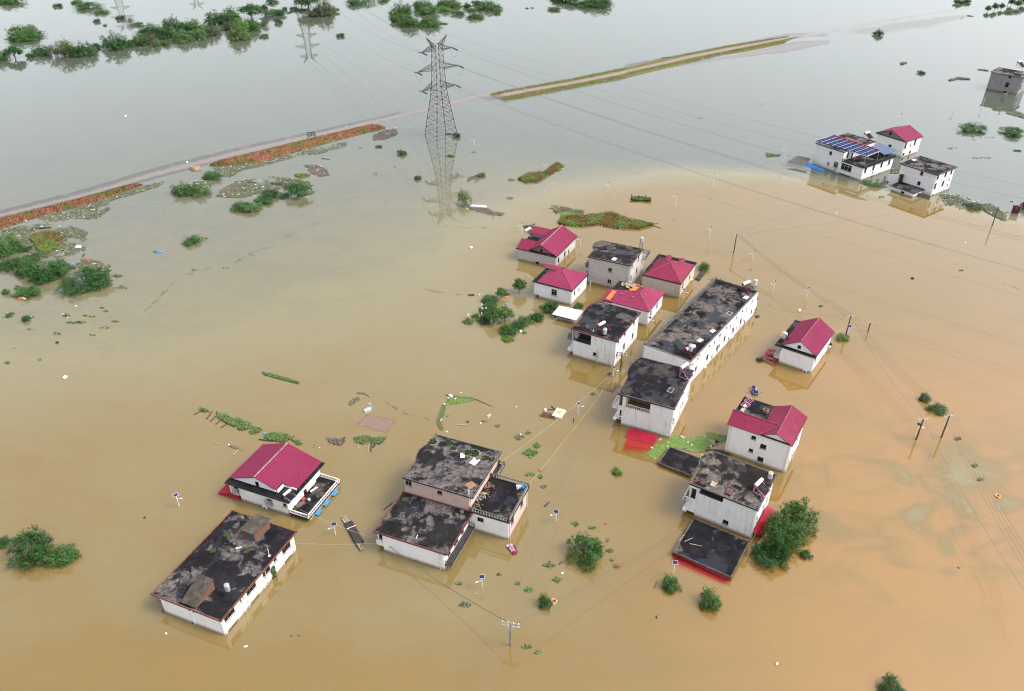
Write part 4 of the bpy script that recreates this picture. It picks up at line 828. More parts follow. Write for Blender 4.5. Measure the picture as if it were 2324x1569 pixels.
def back_row():
    h=House('pink_roofed_house','cream tiled house with big plum gable roof and a flat front corner','house',c5,(605,565),63); zr=3.2; x0=-1.2
    v=h.vol(x0,.2,12.5,11.4,FLOOR,zr,'cream')
    v.win('L',(390,537),1.1,1.2); 
    for px,w,k in [((612,500),1.0,1.6),((678,438),1.0,1.6),((718,407),.7,1.1)]: v.win('R',px,w,k)
    h.slab('eave_slab',x0-.25,-.1,zr,13.0,12.0,zr+.2,'trim_dark','black_roof6'); z0=zr+.22; z1=5.7; ry=4.7
    h.gable(x0+.1,0,13.1,8.6,ry,z0,z1,'tile_a','trim_dark',ridge='ridge_pale'); h.gable_wall(x0+.7,.3,8.3,ry,z0-.01,z1-.17,'rose',hole=((433,400),.7,.9))
    k=.42; mb=MB(); h.slope(mb,[(x0-.1,8.0),(x0-.1,11.9),(2.2,11.9),(2.2,7.0)],(k,0,z0-k*x0)); h.slope(mb,[(7.2,7.2),(10.2,7.2),(10.2,11.9),(7.2,11.9)],(.3,0,z0+.9-.3*7.2),.14); h.part('roof_wing',mb,['tile_c','trim_dark'])
    mb=MB(); mb.box(7.25,7.4,z0,7.35,11.8,z0+.75); mb.box(2.1,8.4,z0,2.18,11.8,z0+1.2); h.part('parapet',mb,'grey_old'); h.pipe('R',.3,FLOOR,zr-.1); h.pipe('R',13.2,FLOOR,zr-.1); h.done()
    solar_heater(h,(310,235),zr+.22,'grey solar heater on the flat corner of the cream tiled house','alu',R(63)-.2,.7,1.2)
    g=House('flat_roofed_house','grey tiled three storey house with rounded mottled roof','house',c5,(1345,830),64); zr=7.2
    v=g.vol(.1,.2,9.9,11.2,FLOOR,zr,'cream'); u=g.vol(9.903,.6,13.4,10.0,FLOOR,4.6,'cream')
    for px in ((1150,602),(1143,722)): v.win('L',px,1.0,1.1,frame='alu')
    for px,w,k in [((1382,560),.9,1.3),((1450,480),.9,1.4),((1370,690),.9,1.5),((1430,610),1.0,1.7)]: v.win('R',px,w,k)
    for z in (1.0,4.2): g.slab('balcony',.0,11.203,z,4.4,12.2,z+.18,'conc'); g.bars([(.05,11.3),(.05,12.1),(4.3,12.1)],z+.18,.95,'rail_dark',.3)
    g.slab('balcony',9.91,-.9,4.61,13.6,10.2,4.8,'conc'); g.bars([(10.0,-.8),(13.5,-.8),(13.5,5)],4.8,.9,'rail_dark',.35)
    g.pipe('R',.25,FLOOR,zr-.1); g.pipe('L',.25,FLOOR,zr-.1)
    g.flat(-.1,0,10.3,11.6,zr,'black_roof4','trim_dark',.2,.12,curve=(.44,.99,1.3)); g.done()
    water_tank(g,(1472,385),zr+.2,'steel water tank on tall stand on the rounded mottled roof',2.0,1.1); roof_box(g,(1195,490),zr+.2,'foam_board','white board on the rounded mottled roof','board',(1.5,1.0,.1),'white_paint',1.0)
    b=House('pink_roofed_house','beige tiled house with full pink hip roof beside the row house','house',c5,(1875,905),62); ze=4.0
    v=b.vol(.2,.25,12.8,10.0,FLOOR,ze,'beige')
    for px,w,k in [((1912,770),1.0,1.5),((1985,672),.9,1.3),((2035,612),.8,1.1),((1945,800),.7,1.0)]: v.win('R',px,w,k)
    b.slab('eave_slab',0,0,ze,13.3,10.5,ze+.17,'trim_dark','black_roof3'); b.hip(.15,.1,11.3,9.6,ze+.3,6.5,5.6,5.0,5.8,4.9,'tile_c')
    for y in (3.4,7.0):
        mb=MB(); k=.5; b.slope(mb,[(8.6,y-.8),(11.8,y-.8),(11.8,y),(8.6,y)],(0,k,5.4-k*y)); b.slope(mb,[(8.6,y),(11.8,y),(11.8,y+.8),(8.6,y+.8)],(0,-k,5.4+k*y)); b.part('dormer_roof',mb,['tile_c','trim_dark'])
    b.pipe('R',.25,FLOOR,ze-.1); b.ac('R',(1995,735)); b.done()
    e=House('pink_roofed_house','lone white house with plum gable roof by the utility pole','house',c6,(1920,1150),54); zr=4.0
    v=e.vol(.1,.1,12.2,7.3,FLOOR,zr,'white')
    for px,w,k in [((1970,1003),.9,1.6),((2045,940),.7,1.2),((2098,868),1.0,1.6)]: v.win('R',px,w,k)
    e.ac('R',(2105,880)); e.ac('L',(1860,1132)); e.slab('eave_slab',-.15,-.2,zr,12.8,8.8,zr+.22,'trim_dark','black_roof3')
    e.gable(.55,-.15,12.9,7.6,3.75,zr+.25,6.6,'tile_a','trim_dark',ridge='ridge'); e.gable_wall(.8,.1,7.35,3.75,zr+.21,6.4,'white',hole=((1800,875),.75,.85))
    e.slab('balcony',.3,7.303,.8,4.2,8.6,1.0,'white'); e.railing([(.35,7.4),(.35,8.5),(4.1,8.5)],1.0,.9,'rail_white')
    for k,(a,b2) in enumerate([((1470,905),(1560,915)),((1448,935),(1545,950)),((1415,970),(1570,1005))]):
        p,q=e.loc(a,.55),e.loc(b2,.9); mb=MB(); d=Vector((q.x-p.x,q.y-p.y,0)).normalized(); n=Vector((-d.y,d.x,0))*.55; U=Vector((0,0,.05))
        mb.face([p+n,p-n,q-n,q+n],0,[(0,0),(1,0),(1,3),(0,3)]); mb.face([p+n-U,q+n-U,q-n-U,p-n-U]); 
        for i,j in (((p+n),(p-n)),((p-n),(q-n)),((q-n),(q+n)),((q+n),(p+n))): mb.face([i,j,j-U,i-U])
        e.part('red_awning',mb,'corr_red')
    mb=MB(); e.slope(mb,[(12.3,-.3),(13.8,-.3),(13.8,3.2),(12.3,3.2)],(-.9,0,1.5+.9*12.3)); e.part('red_awning',mb,['corr_red','trim_red']); e.pipe('R',.25,FLOOR,zr-.1); e.done()
    water_tank(e,(1632,805),zr+.22,'steel water tank on the flat strip of the lone gable house',.6,1.2); solar_heater(e,(1655,800),zr+.22,'solar heater tucked under the lone gable roof','alu',R(54)-.3,.4,1.0)
back_row()

def far_houses():
    h=House('solar_roofed_house','far white house under a tilted solar panel canopy with a blue lean-to','house',c7,(800,640),36); z1=4.3; z2=7.3
    v=h.vol(.1,.2,17.6,19.3,FLOOR,z1,'white'); u=h.vol(.1,8.2,17.6,19.3,z1+.01,z2,'white')
    for px,w,k in [((845,540),1.2,1.8),((920,517),1.2,1.7),((995,490),1.2,1.7),((1065,467),1.2,1.7)]: v.win('R',px,w,k)
    for px,w,k in [((905,600),1.6,.7),((975,577),1.4,.7)]: v.win('R',px,w,k,sill=False)
    for px,w,k in [((567,490),1.7,2.0),((497,478),.9,1.0),((665,515),4.0,2.2)]: v.win('L',px,w,k,frame='white_frame',mull=2)
    for px,w,k in [((545,570),1.6,.7),((648,592),3.8,.8)]: v.win('L',px,w,k,sill=False)
    u.win('L',(520,380),1.0,1.2); u.win('R',(720,400),1.0,2.0); u.win('R',(680,400),1.0,2.0); h.ac('L',(565,530)); h.ac('L',(572,580)); h.ac('R',(915,555))
    h.slab('terrace',-.2,-.2,z1+.003,18.0,8.19,z1+.2,'trim_dark','black_roof5'); h.railing([(-.05,8.1),(-.05,0),(17.9,0)],z1+.2,.85,'rail_dark',.5)
    h.flat(-.2,8.15,18.1,19.6,z2,'black_roof4','trim_dark',.2,.1)
    pts=[h.loc(p,z) for p,z in zip([(860,407),(372,266),(545,213),(985,358)],(7.6,7.6,8.9,8.9))]; mb=MB(); e=(pts[1]-pts[0]); w=(pts[3]-pts[0]); N=18; K=5
    for i in range(N):
        for j in range(K):
            f=lambda a,b: pts[0]+e*a+(pts[3]-pts[0]).lerp(pts[2]-pts[1],a)*b
            a0,a1,b0,b1=(i+.06)/N,(i+.94)/N,(j+.05)/K,(j+.95)/K; mb.face([f(a0,b0),f(a1,b0),f(a1,b1),f(a0,b1)])
    pm=NT('solar_cell'); pm=pm.fin(pm.mix(pm.ramp(pm.noise(2,3),.3,.7),(.018,.026,.075),(.034,.045,.115)),.7,.0)
    arr=h.part('solar_panel',mb,pm); mb=MB(); D=Vector((0,0,-.05)); mb.face([p+D*5 for p in reversed(pts)],0)
    for i in range(0,N+1,2): a=pts[0]+e*(i/N)+Vector((0,0,.03)); b=a+(pts[3]-pts[0]).lerp(pts[2]-pts[1],i/N); mb.tube(a,b,.05,4)
    h.part('panel_frame',mb,'white_paint',arr); mb=MB(); mb.tube(pts[2]+Vector((0,0,.1)),pts[3]+Vector((0,0,.1)),.16,5); h.part('red_ridge',mb,'red',arr)
    mb=MB()
    for t in (.02,.2,.4,.6,.8,.98):
        for q,zb in ((pts[0].lerp(pts[1],t),z1 if t<.42 else z2),(pts[3].lerp(pts[2],t),z1 if t<.42 else z2)): mb.tube((q.x,q.y,zb+.1),q+D*2,.07,5)
        mb.tube(pts[0].lerp(pts[1],t)+D*2+Vector((0,0,-.6)),pts[3].lerp(pts[2],t)+D*2,.05,4)
    h.part('panel_posts',mb,'alu',arr)
    h.sheet('blue_canopy',[(1022,397),(1150,355),(968,283),(900,318)],[6.6,6.6,7.3,7.3],'corr_slate'); mb=MB()
    for px in ((1025,397),(1148,357)): q=h.loc(px,6.6); mb.tube((q.x,q.y,z1+.2),(q.x,q.y,6.55),.06,5)
    h.part('canopy_posts',mb,'alu')
    h.sheet('lean_to_roof',[(105,465),(290,505),(330,430),(215,403)],[1.2,1.2,2.4,2.4],'corr_rust',label='rusty half of the lean-to roof'); h.sheet('lean_to_roof',[(292,506),(432,555),(470,537),(298,462)],[1.2,1.2,1.9,2.0],'corr_blue',label='blue half of the lean-to roof')
    h.done(); solar_heater(h,(865,240),z2+.2,'red framed solar heater on the solar panel house','redmetal',R(36),.8,1.3)
    g=House('pink_roofed_house','far white house with plum gable roof behind the solar panel house','house',c7,(1185,408),34); zr=5.6; x0=-1.6
    v=g.vol(x0,-.6,8.4,10.6,FLOOR,zr,'white'); v.win('L',(1073,312),1.2,.9)
    for px,w,k in [((1220,310),1.1,2.3),((1308,280),1.1,2.3),((1266,306),.6,1.2)]: v.win('R',px,w,k)
    for px,w in [((1200,392),1.2),((1258,372),1.2)]: v.win('R',px,w,1.1,sill=False)
    g.slab('eave_slab',x0-.3,-1.0,zr,8.8,11.2,zr+.2,'trim_dark'); g.gable(x0-.2,-1.0,8.9,11.3,5.2,zr+.22,8.3,'tile_a'); g.gable_wall(x0+.1,-.6,10.9,5.2,zr+.2,8.1,'greyg',hole=((1077,200),.9,1.2)); g.pipe('R',.25,FLOOR,zr); g.done()
    f=House('flat_roofed_house','far white cube house with grey mottled flat roof and low annex','house',c7,(1450,790),36); zr=7.1
    v=f.vol(.3,.2,11.4,12.4,FLOOR,zr,'white')
    for px,w,k in [((1370,570),1.0,1.2),((1343,662),1.0,1.2)]: v.win('L',px,w,k)
    for px,w,k in [((1522,602),1.3,1.9),((1595,575),1.3,1.9),((1648,553),1.2,1.8),((1495,690),1.3,1.9),((1567,665),1.3,1.9),((1626,627),.7,.9),((1608,683),.7,.9),((1545,752),1.3,.9),((1472,778),1.3,.8)]: v.win('R',px,w,k)
    for u in (.3,3.9,7.4,10.8): f.pipe('R',u,FLOOR,zr-.1)
    f.flat(0,-.1,11.9,12.8,zr,'black_roof4','trim_dark',.22,.1)
    a=f.vol(-5.2,3.0,.297,10.6,FLOOR,1.5,'white'); a.win('L',(1190,748),1.2,.7,sill=False); f.flat(-5.7,2.5,.28,11.2,1.5,'black_roof','trim_dark',.18,.06); f.slab('chimney',.02-.9,10.4,1.69,.1,11.2,4.2,'trim_dark'); f.ac('L',(1172,584))
    f.sheet('lean_to_roof',[(1330,785),(1440,815),(1452,785),(1335,752)],[.1,.1,.8,.8],'corr_grey'); f.done()
    roof_box(f,(1297,445),zr+.22,'foam_board','small white board on the far cube house roof','board',(1.6,1.0,.1),'white_paint',.5)
    e=House('old_grey_house','weathered grey house cut off by the right edge','house',c8,(2275,555),45); zr=7.3
    v=e.vol(1.2,-.3,11,12.6,FLOOR,zr,'grey_old')
    for px,w,k in [((2242,448),1.1,1.2),((2225,495),1.4,2.0),((2212,538),1.3,1.0)]: v.win('L',px,w,k)
    for px,w,k in [((2318,470),1.3,2.2),((2305,510),1.3,2.0)]: v.win('R',px,w,k)
    e.flat(.8,-.8,11.5,13.1,zr,'black_roof4','conc',.2,.1); e.pipe('R',.3,FLOOR,zr); e.done()
    solar_heater(e,(2300,392),zr+.2,'red framed solar heater on the weathered grey house','redmetal',.6,1.0,1.5)
far_houses()

# ================================================================ trees and bushes
LEAF={'dark':leaf_mat('dark_leaf',(0.014,0.058,0.012),(0.034,0.111,0.022),(0.018,0.065,0.016)),
 'mid':leaf_mat('mid_leaf',(0.025,0.078,0.014),(0.063,0.150,0.028),(0.034,0.098,0.020)),
 'light':leaf_mat('light_leaf',(0.052,0.111,0.022),(0.098,0.169,0.045),(0.057,0.130,0.030)),
 'bright':leaf_mat('bright_leaf',(0.057,0.143,0.018),(0.115,0.247,0.040),(0.075,0.169,0.025)),
 'olive':leaf_mat('olive_leaf',(0.057,0.081,0.026),(0.109,0.130,0.050),(0.069,0.091,0.035)),
 'grey':leaf_mat('grey_leaf',(0.052,0.065,0.030),(0.098,0.111,0.060),(0.057,0.072,0.040)),
 'bare':leaf_mat('withered_leaf',(0.069,0.058,0.032),(0.115,0.098,0.055),(0.081,0.072,0.040))}
BARK=plain('bark',(.085,.07,.055),.9,.4,3)
def crown_mesh(name, seed, lobes, n, size, per=9, spread=.5, up=.35, narrow=.55):
    """leaves in sprays over the shell of several lobes; uneven outline with gaps"""
    rg=random.Random(seed); mb=MB(); vol=[(l[3]*l[4]*l[5])**.66 for l in lobes]
    for k in range(n//per):
        l=rg.choices(lobes,vol)[0]; th=rg.uniform(0,2*math.pi); cz=rg.uniform(-.25,1); sr=math.sqrt(max(0,1-cz*cz))
        rr=(rg.uniform(.62,1.0) if rg.random()<.82 else rg.uniform(1.0,1.28))*(1+.16*math.sin(3*th+seed+l[0]*5)*math.cos(4*cz))
        d=Vector((sr*math.cos(th),sr*math.sin(th),cz)); c=Vector((l[0]+d.x*l[3]*rr,l[1]+d.y*l[4]*rr,l[2]+d.z*l[5]*rr))
        if c.z<-.04: c.z=rg.uniform(-.03,.08)
        s=size*rg.uniform(.75,1.3)
        for i in range(per):
            p=c+Vector((rg.gauss(0,1),rg.gauss(0,1),rg.gauss(0,.7)))*size*spread*1.7
            nrm=(d+Vector((rg.gauss(0,.6),rg.gauss(0,.6),rg.gauss(0,.5)+up))).normalized()
            a=nrm.orthogonal().normalized(); a=(Matrix.Rotation(rg.uniform(0,6.28),3,nrm)@a); b=nrm.cross(a); w=s*narrow
            mb.face([p-a*s*.9,p-b*w*.5-a*s*.1,p+a*s*.9-nrm*s*.15,p+b*w*.5-a*s*.1])
    me=mb_mesh(name,mb); return me
def mb_mesh(name,mb):
    me=bpy.data.meshes.new(name); me.from_pydata(mb.v,[],mb.f); me.polygons.foreach_set('use_smooth',[False]*len(mb.f)); me.update(); return me
def trunk_mesh(name, seed, top=.55, n=4, r=.05):
    rg=random.Random(seed); mb=MB(); mb.tube((0,0,-.5),(0.02,0,top*.6),r,6,r*.7)
    for i in range(n):
        a=i*6.28/n+rg.uniform(-.4,.4); z=rg.uniform(.1,top*.6); e=Vector((math.cos(a)*rg.uniform(.3,.6),math.sin(a)*rg.uniform(.3,.6),z+rg.uniform(.2,.4))); m=Vector((e.x*.5,e.y*.5,(z+e.z)/2+.06)); mb.tube((0,0,z),m,r*.55,5,r*.4); mb.tube(m,e,r*.4,5,r*.15)
    mb.tube((.02,0,top*.6),(0,0,.85),r*.7,5,r*.2); return mb_mesh(name,mb)
def rl(seed,n,rad,zmax,rs): 
    g=random.Random(seed); return [(0,0,.16,.58,.58,.74)]+[(rad*math.cos(a:=g.uniform(0,6.28)),rad*math.sin(a),g.uniform(.05,zmax),g.uniform(*rs),g.uniform(*rs),g.uniform(rs[0],rs[1])*1.1) for _ in range(n+3)]
PROTO={}
for k in range(4): PROTO['bush',k]=(crown_mesh('crown',20+k,rl(k+1,6,.66,.42,(.22,.40)),2300,.085,up=.4),trunk_mesh('trunk',k))
for k in range(2): PROTO['dense',k]=(crown_mesh('crown',40+k,rl(k+31,7,.62,.46,(.22,.42)),3800,.065,up=.4),trunk_mesh('trunk',k+5))
for k in range(3): PROTO['tree',k]=(crown_mesh('crown',60+k,[(0,0,.62,.6,.6,.36)]+[(.62*math.cos(2*math.pi*i/6+k),.62*math.sin(2*math.pi*i/6+k),.42+.22*((i*7+k)%3)/2,.34,.34,.22) for i in range(6)]+[(.1,.1,.85,.3,.3,.16)],2000,.085,up=.3),trunk_mesh('trunk',k+8,.6,6,.06))
for k in range(2): PROTO['sparse',k]=(crown_mesh('crown',80+k,rl(k+71,6,.55,.55,(.25,.42)),800,.075,per=5,spread=.8),trunk_mesh('trunk',k+12,.7,9,.035))
for k in range(2): PROTO['spray',k]=(crown_mesh('crown',90+k,rl(k+81,8,.6,.35,(.2,.4)),1500,.13,per=6,spread=.6,up=.9,narrow=.28),trunk_mesh('trunk',k+15))
for k in range(2): PROTO['fine',k]=(crown_mesh('crown',100+k,rl(k+91,9,.62,.46,(.2,.42)),9000,.043,per=12,up=.35),trunk_mesh('trunk',k+18))
for k in range(2): PROTO['ball',k]=(crown_mesh('crown',110+k,[(0,0,.62,.9,.9,.4),(.2,.1,.5,.7,.7,.3)],700,.16),trunk_mesh('trunk',k+21,.6,3,.06))
PROTO['low',0]=(crown_mesh('crown',120,[(0,0,.1,.9,.9,.6),(.4,.2,.1,.5,.5,.8),(-.5,-.1,.1,.45,.4,.9)],1000,.13,up=.8,narrow=.4),None)
TN=[0]; ORD=['first','second','third','fourth','fifth','sixth','seventh','eighth','ninth','tenth','eleventh','twelfth','thirteenth','fourteenth','fifteenth','sixteenth','seventeenth','eighteenth','nineteenth','twentieth']
WORD={'bush':'bush','dense':'thick bush','tree':'tree','sparse':'sparse tree','spray':'spiky bush','fine':'leafy tree','ball':'round crowned tree','low':'low plant'}
def flood_tree(c, Lp, Rp, top, kind='bush', leaf='mid', label=None, cat=None, group=None, depth=1.0, z0=0.0, rz=None):
    a,b=at(c(*Lp)),at(c(*Rp)); ctr=(a+b)/2; r=(b-a).length/2; ty=c(0,top)[1]
    lo,hi=.2,60
    for _ in range(40):
        m=(lo+hi)/2
        if proj(ctr.x,ctr.y,m)[1]>ty: lo=m
        else: hi=m
    # the far side of a broad crown already reaches up in the view
    far=proj(ctr.x,ctr.y+r*.7*depth,0)[1]; h=lo
    if kind in('low',): h=max(.35,min(h*.5,1.2))
    elif kind!='tree' and kind!='ball':
        hh=lo-r*.35*depth*(CAM_H/max(ctr.y,1)); h=max(hh,r*.55,.7)
    rg=random.Random(int(ctr.x*10)+int(ctr.y*7)); ks=[k for k in PROTO if k[0]==kind]; key=ks[TN[0]%len(ks)]; TN[0]+=1
    cm,tm=PROTO[key]
    cat=cat or ('tree' if kind in('tree','sparse','fine','ball') else ('plant' if kind=='low' else 'bush'))
    nm={'tree':'flooded_tree','bush':'flooded_bush','plant':'floating_plant'}[cat]
    t=thing(nm,label,cat,(ctr.x,ctr.y,z0),rz if rz is not None else rg.uniform(0,6.28),group); s=r/(.74 if ctr.y>330 else .93 if ctr.y<150 else .84)
    sc=(s,s*depth if rz is not None else s,h*(1.15 if ctr.y>330 else 1.08))
    for mesh,name,mat in ((cm,'crown',LEAF[leaf]),(tm,'trunk',BARK)):
        if mesh is None: continue
        o=bpy.data.objects.new(name,mesh); COL.objects.link(o); o.parent=t; o.scale=sc
        if not mesh.materials: mesh.materials.append(mat)
        o.material_slots[0].link='OBJECT'; o.material_slots[0].material=mat
    return t
COLW={'dark':'dark green','mid':'green','light':'pale green','bright':'bright green','olive':'olive brown','grey':'grey green','bare':'withered brown'}
def cluster(c, where, items, group):
    """a stand of trees read from left to right; labels say kind, colour and place in the stand"""
    recs=sorted(items,key=lambda q:q[0][0]+q[1][0]); cnt={}
    for q in recs:
        k=(q[3],q[4]); cnt[k]=cnt.get(k,0)+1
    seen={}
    for q in recs:
        k=(q[3],q[4]); d=COLW[q[4]]+' '+WORD[q[3]]; i=seen.get(k,0); seen[k]=i+1
        lab='flooded '+d+' '+where if cnt[k]==1 else '%s %s from the left %s'%(ORD[i],d,where)
        flood_tree(c,q[0],q[1],q[2],q[3],q[4],lab,None,group)
cluster(c3,'beside the red canopy and shed',[((905,1060),(1195,1050),935,'fine','dark'),((985,900),(1325,930),690,'fine','mid'),((1090,790),(1395,830),575,'fine','light'),((1275,1030),(1370,1030),975,'bush','mid'),((960,1010),(1200,1000),800,'fine','dark')],'big trees beside the corner loggia house')
flood_tree(c3,(185,1265),(350,1270),1175,'dense','mid','dark leafy bush below the street light by the black shed',group='bushes in front of the shed')
flood_tree(c3,(465,1395),(652,1405),1268,'dense','light','pale leafy bush holding a white box, in front of the shed',group='bushes in front of the shed')
flood_tree(d4,(1072,535),(1372,540),368,'fine','mid','big round bush alone in open water right of the pink tiled house')
flood_tree(d4,(862,900),(978,905),808,'dense','mid','bush with an orange lifebuoy at its side')
cluster(d7,'at the lower left edge',[((75,1300),(330,1310),1130,'fine','dark'),((290,1310),(500,1300),1210,'dense','mid'),((-30,1220),(65,1215),1180,'bush','dark')],'bushes at the lower left')
flood_tree(d3,(945,1540),(1222,1540),1418,'dense','dark','dark bush cut by the bottom edge')
cluster(d2,'under the wires on the right',[((1290,228),(1398,228),158,'dense','dark'),((1355,318),(1530,318),245,'dense','mid')],'bushes under the wires')
flood_tree(d6,(2190,1268),(2300,1265),1208,'bush','bright','small bright bush alone left of the sunken black roof')
cluster(e7,'in the bush ring by the white canopy',[((900,360),(1112,365),168,'tree','mid'),((430,505),(700,510),385,'dense','mid'),((640,460),(810,430),305,'tree','light'),((440,600),(690,600),510,'dense','mid'),((370,650),(520,650),590,'bush','dark'),((260,735),(380,735),680,'bush','mid'),((125,815),(290,815),760,'bush','light'),((340,810),(560,815),685,'dense','dark'),((490,820),(720,860),640,'tree','mid'),((650,790),(912,780),628,'tree','light'),((690,985),(960,965),825,'dense','mid'),((850,910),(1080,890),795,'dense','dark'),((990,815),(1230,830),705,'dense','light'),((1160,780),(1380,765),635,'dense','dark'),((1335,630),(1620,625),475,'dense','dark'),((730,1080),(920,1080),1035,'bush','bright'),((750,605),(835,605),570,'low','mid'),((1060,995),(1120,985),935,'low','bright')],'ring of bushes by the white canopy')
flood_tree(c5,(755,985),(862,990),940,'bush','mid','small bush at the foot of the small white pink roofed house')
flood_tree(c6,(745,62),(865,68),-15,'spray','mid','young tree beside the dark floating board by the beige house')
flood_tree(c6,(1355,1015),(1425,1010),970,'bush','dark','small dark plant left of the lone gable house')
flood_tree(d1,(735,1180),(835,1185),1135,'bush','bright','bright low bush at the foot of the pole behind the lone gable house')
cluster(c10,'around the pylon',[((845,1400),(965,1400),1280,'sparse','mid'),((370,1012),(440,1012),972,'bush','mid'),((505,1208),(560,1208),1175,'bush','dark'),((995,1185),(1060,1185),1155,'bush','light'),((760,1032),(815,1032),1012,'low','mid'),((800,878),(862,875),838,'bush','dark'),((755,858),(790,858),838,'low','dark'),((200,958),(250,955),938,'bush','light')],'bushes around the pylon')
cluster(e1,'by the left bank',[((-150,430),(330,410),128,'dense','mid'),((0,650),(330,670),500,'dense','dark'),((300,740),(620,760),500,'dense','mid'),((420,560),(680,565),425,'bush','dark'),((560,840),(980,840),560,'dense','dark'),((800,720),(1130,720),475,'dense','mid'),((970,960),(1680,940),690,'fine','dark'),((1330,760),(1480,760),640,'bush','dark'),((250,1105),(620,1085),965,'bush','mid'),((45,1095),(170,1065),990,'bush','light'),((220,1003),(290,1000),960,'low','light'),((350,1505),(480,1490),1410,'bush','dark'),((80,1425),(230,1412),1375,'low','mid'),((280,395),(480,392),328,'bush','dark')],'bushes by the left bank')
cluster(e8,'in the raft of litter',[((700,232),(935,232),130,'dense','mid'),((290,430),(560,430),275,'dense','mid'),((500,450),(790,430),300,'dense','light'),((1035,625),(1290,630),520,'dense','mid'),((1200,645),(1440,630),530,'bush','light'),((1390,485),(1640,485),375,'bush','dark'),((1350,540),(1580,545),490,'bush','mid'),((1660,475),(1830,475),425,'low','dark'),((1765,455),(2060,455),328,'tree','dark')],'bushes in the raft of litter')
flood_tree(c9,(1063,757),(1160,755),716,'bush','mid','small bush alone in the left open water')
cluster(e2,'in the upper left stand',[((220,690),(770,680),575,'dense','mid'),((240,630),(650,625),445,'bush','light'),((-150,1085),(140,1085),900,'dense','dark'),((145,1045),(400,1045),858,'tree','dark'),((475,1030),(600,1025),940,'bush','dark'),((585,995),(885,975),808,'dense','dark'),((875,1015),(1100,1005),790,'sparse','grey'),((1000,1005),(1340,995),690,'sparse','olive'),((1120,990),(1345,985),720,'bush','olive'),((1320,990),(1695,985),748,'dense','dark'),((1640,865),(1790,860),768,'bush','dark'),((1870,875),(2250,865),580,'dense','dark'),((2245,825),(2380,815),712,'bush','mid'),((960,118),(1090,118),55,'bush','dark'),((1270,62),(1460,55),0,'bush','mid'),((1430,145),(1750,155),15,'spray','mid'),((1700,235),(1930,235),160,'spray','light'),((2085,342),(2225,342),268,'bush','dark'),((1675,393),(1780,393),333,'bush','mid'),((1855,462),(1920,462),430,'bush','light'),((-100,62),(390,45),-40,'dense','mid')],'upper left stand of trees')
cluster(e3,'in the long far tree row',[((440,322),(540,322),238,'sparse','grey'),((530,348),(640,348),298,'bush','mid'),((495,615),(740,605),448,'dense','mid'),((630,480),(950,475),322,'dense','dark'),((720,595),(860,595),430,'sparse','bare'),((800,638),(895,633),533,'bush','light'),((895,618),(1008,615),555,'bush','mid'),((860,525),(1110,505),350,'dense','dark'),((960,440),(1250,430),235,'dense','dark'),((1080,570),(1340,565),420,'dense','light'),((1200,410),(1500,410),255,'dense','mid'),((1310,530),(1500,530),375,'bush','light'),((1480,490),(1700,475),340,'dense','grey'),((1512,325),(1780,325),150,'dense','dark'),((1515,228),(1595,228),166,'sparse','mid'),((1740,300),(2000,290),97,'dense','mid'),((1790,410),(1960,405),262,'bush','grey'),((1830,545),(2095,535),345,'dense','light'),((1940,435),(2110,430),262,'bush','bright'),((2040,415),(2240,405),248,'dense','mid'),((2010,245),(2280,245),88,'tree','dark')],'long far tree row')
cluster(e4,'in the upper middle stand',[((215,195),(480,190),120,'bush','dark'),((215,183),(300,183),78,'tree','dark'),((205,335),(330,335),243,'sparse','grey'),((385,293),(480,293),228,'bush','grey'),((195,483),(300,478),433,'bush','light'),((290,38),(415,38),-20,'bush','dark'),((490,122),(540,122),85,'bush','dark'),((540,168),(595,168),130,'low','dark'),((590,132),(690,132),85,'bush','mid'),((700,132),(950,125),-60,'tree','dark'),((660,85),(800,85),0,'tree','mid'),((800,200),(1000,195),118,'bush','grey'),((900,195),(1160,180),-10,'dense','grey'),((1090,158),(1200,158),93,'bush','light'),((1180,472),(1272,470),422,'bush','mid'),((1330,55),(1540,50),-30,'dense','mid'),((1500,48),(1690,35),-40,'sparse','mid'),((1730,12),(1860,8),-50,'bush','mid')],'upper middle stand of trees')
cluster(e5,'on the upper green islets',[((135,155),(330,155),22,'dense','mid'),((155,200),(250,200),133,'bush','mid'),((230,238),(400,235),128,'dense','mid'),((370,85),(560,85),-5,'dense','mid'),((390,133),(560,125),48,'bush','light'),((410,243),(600,240),153,'dense','mid'),((590,225),(665,225),205,'low','mid'),((560,65),(780,65),-22,'dense','mid'),((590,98),(700,95),53,'bush','bright'),((710,133),(815,133),88,'bush','mid'),((820,73),(890,73),23,'bush','dark'),((870,103),(935,103),70,'bush','light'),((940,80),(1165,78),8,'dense','mid'),((860,168),(1000,168),118,'dense','mid'),((1110,132),(1160,128),103,'bush','mid'),((1400,82),(1430,80),65,'low','dark'),((1450,76),(1475,76),60,'low','mid'),((1610,95),(1710,93),65,'bush','mid'),((1790,42),(1840,40),24,'bush','bright'),((1870,60),(2080,60),18,'dense','mid'),((1960,62),(2190,45),-40,'dense','dark'),((1640,12),(1900,10),-20,'bush','dark'),((905,42),(1000,35),0,'bush','dark')],'upper green islets')
def round_tree(px,Lx,Rx,top,label):
    flood_tree(e6,(Lx,px[1]),(Rx,px[1]),top,'ball','dark',label,None,'round trees at the upper right corner')
for i,(b,l,r,t_) in enumerate([((1300,180),1268,1338,105),((1405,160),1375,1445,75),((1505,145),1480,1545,68)]): round_tree(b,l,r,t_,'%s of the three round crowned trees in a row in the upper right water'%ORD[i])
round_tree((1740,115),1705,1795,28,'round tree right of the row of three by the upper right corner')
round_tree((1660,90),1620,1690,0,'thin round tree beside the slanting pole in the upper right corner'); round_tree((1850,70),1800,1890,-30,'round tree cut by the upper right corner')
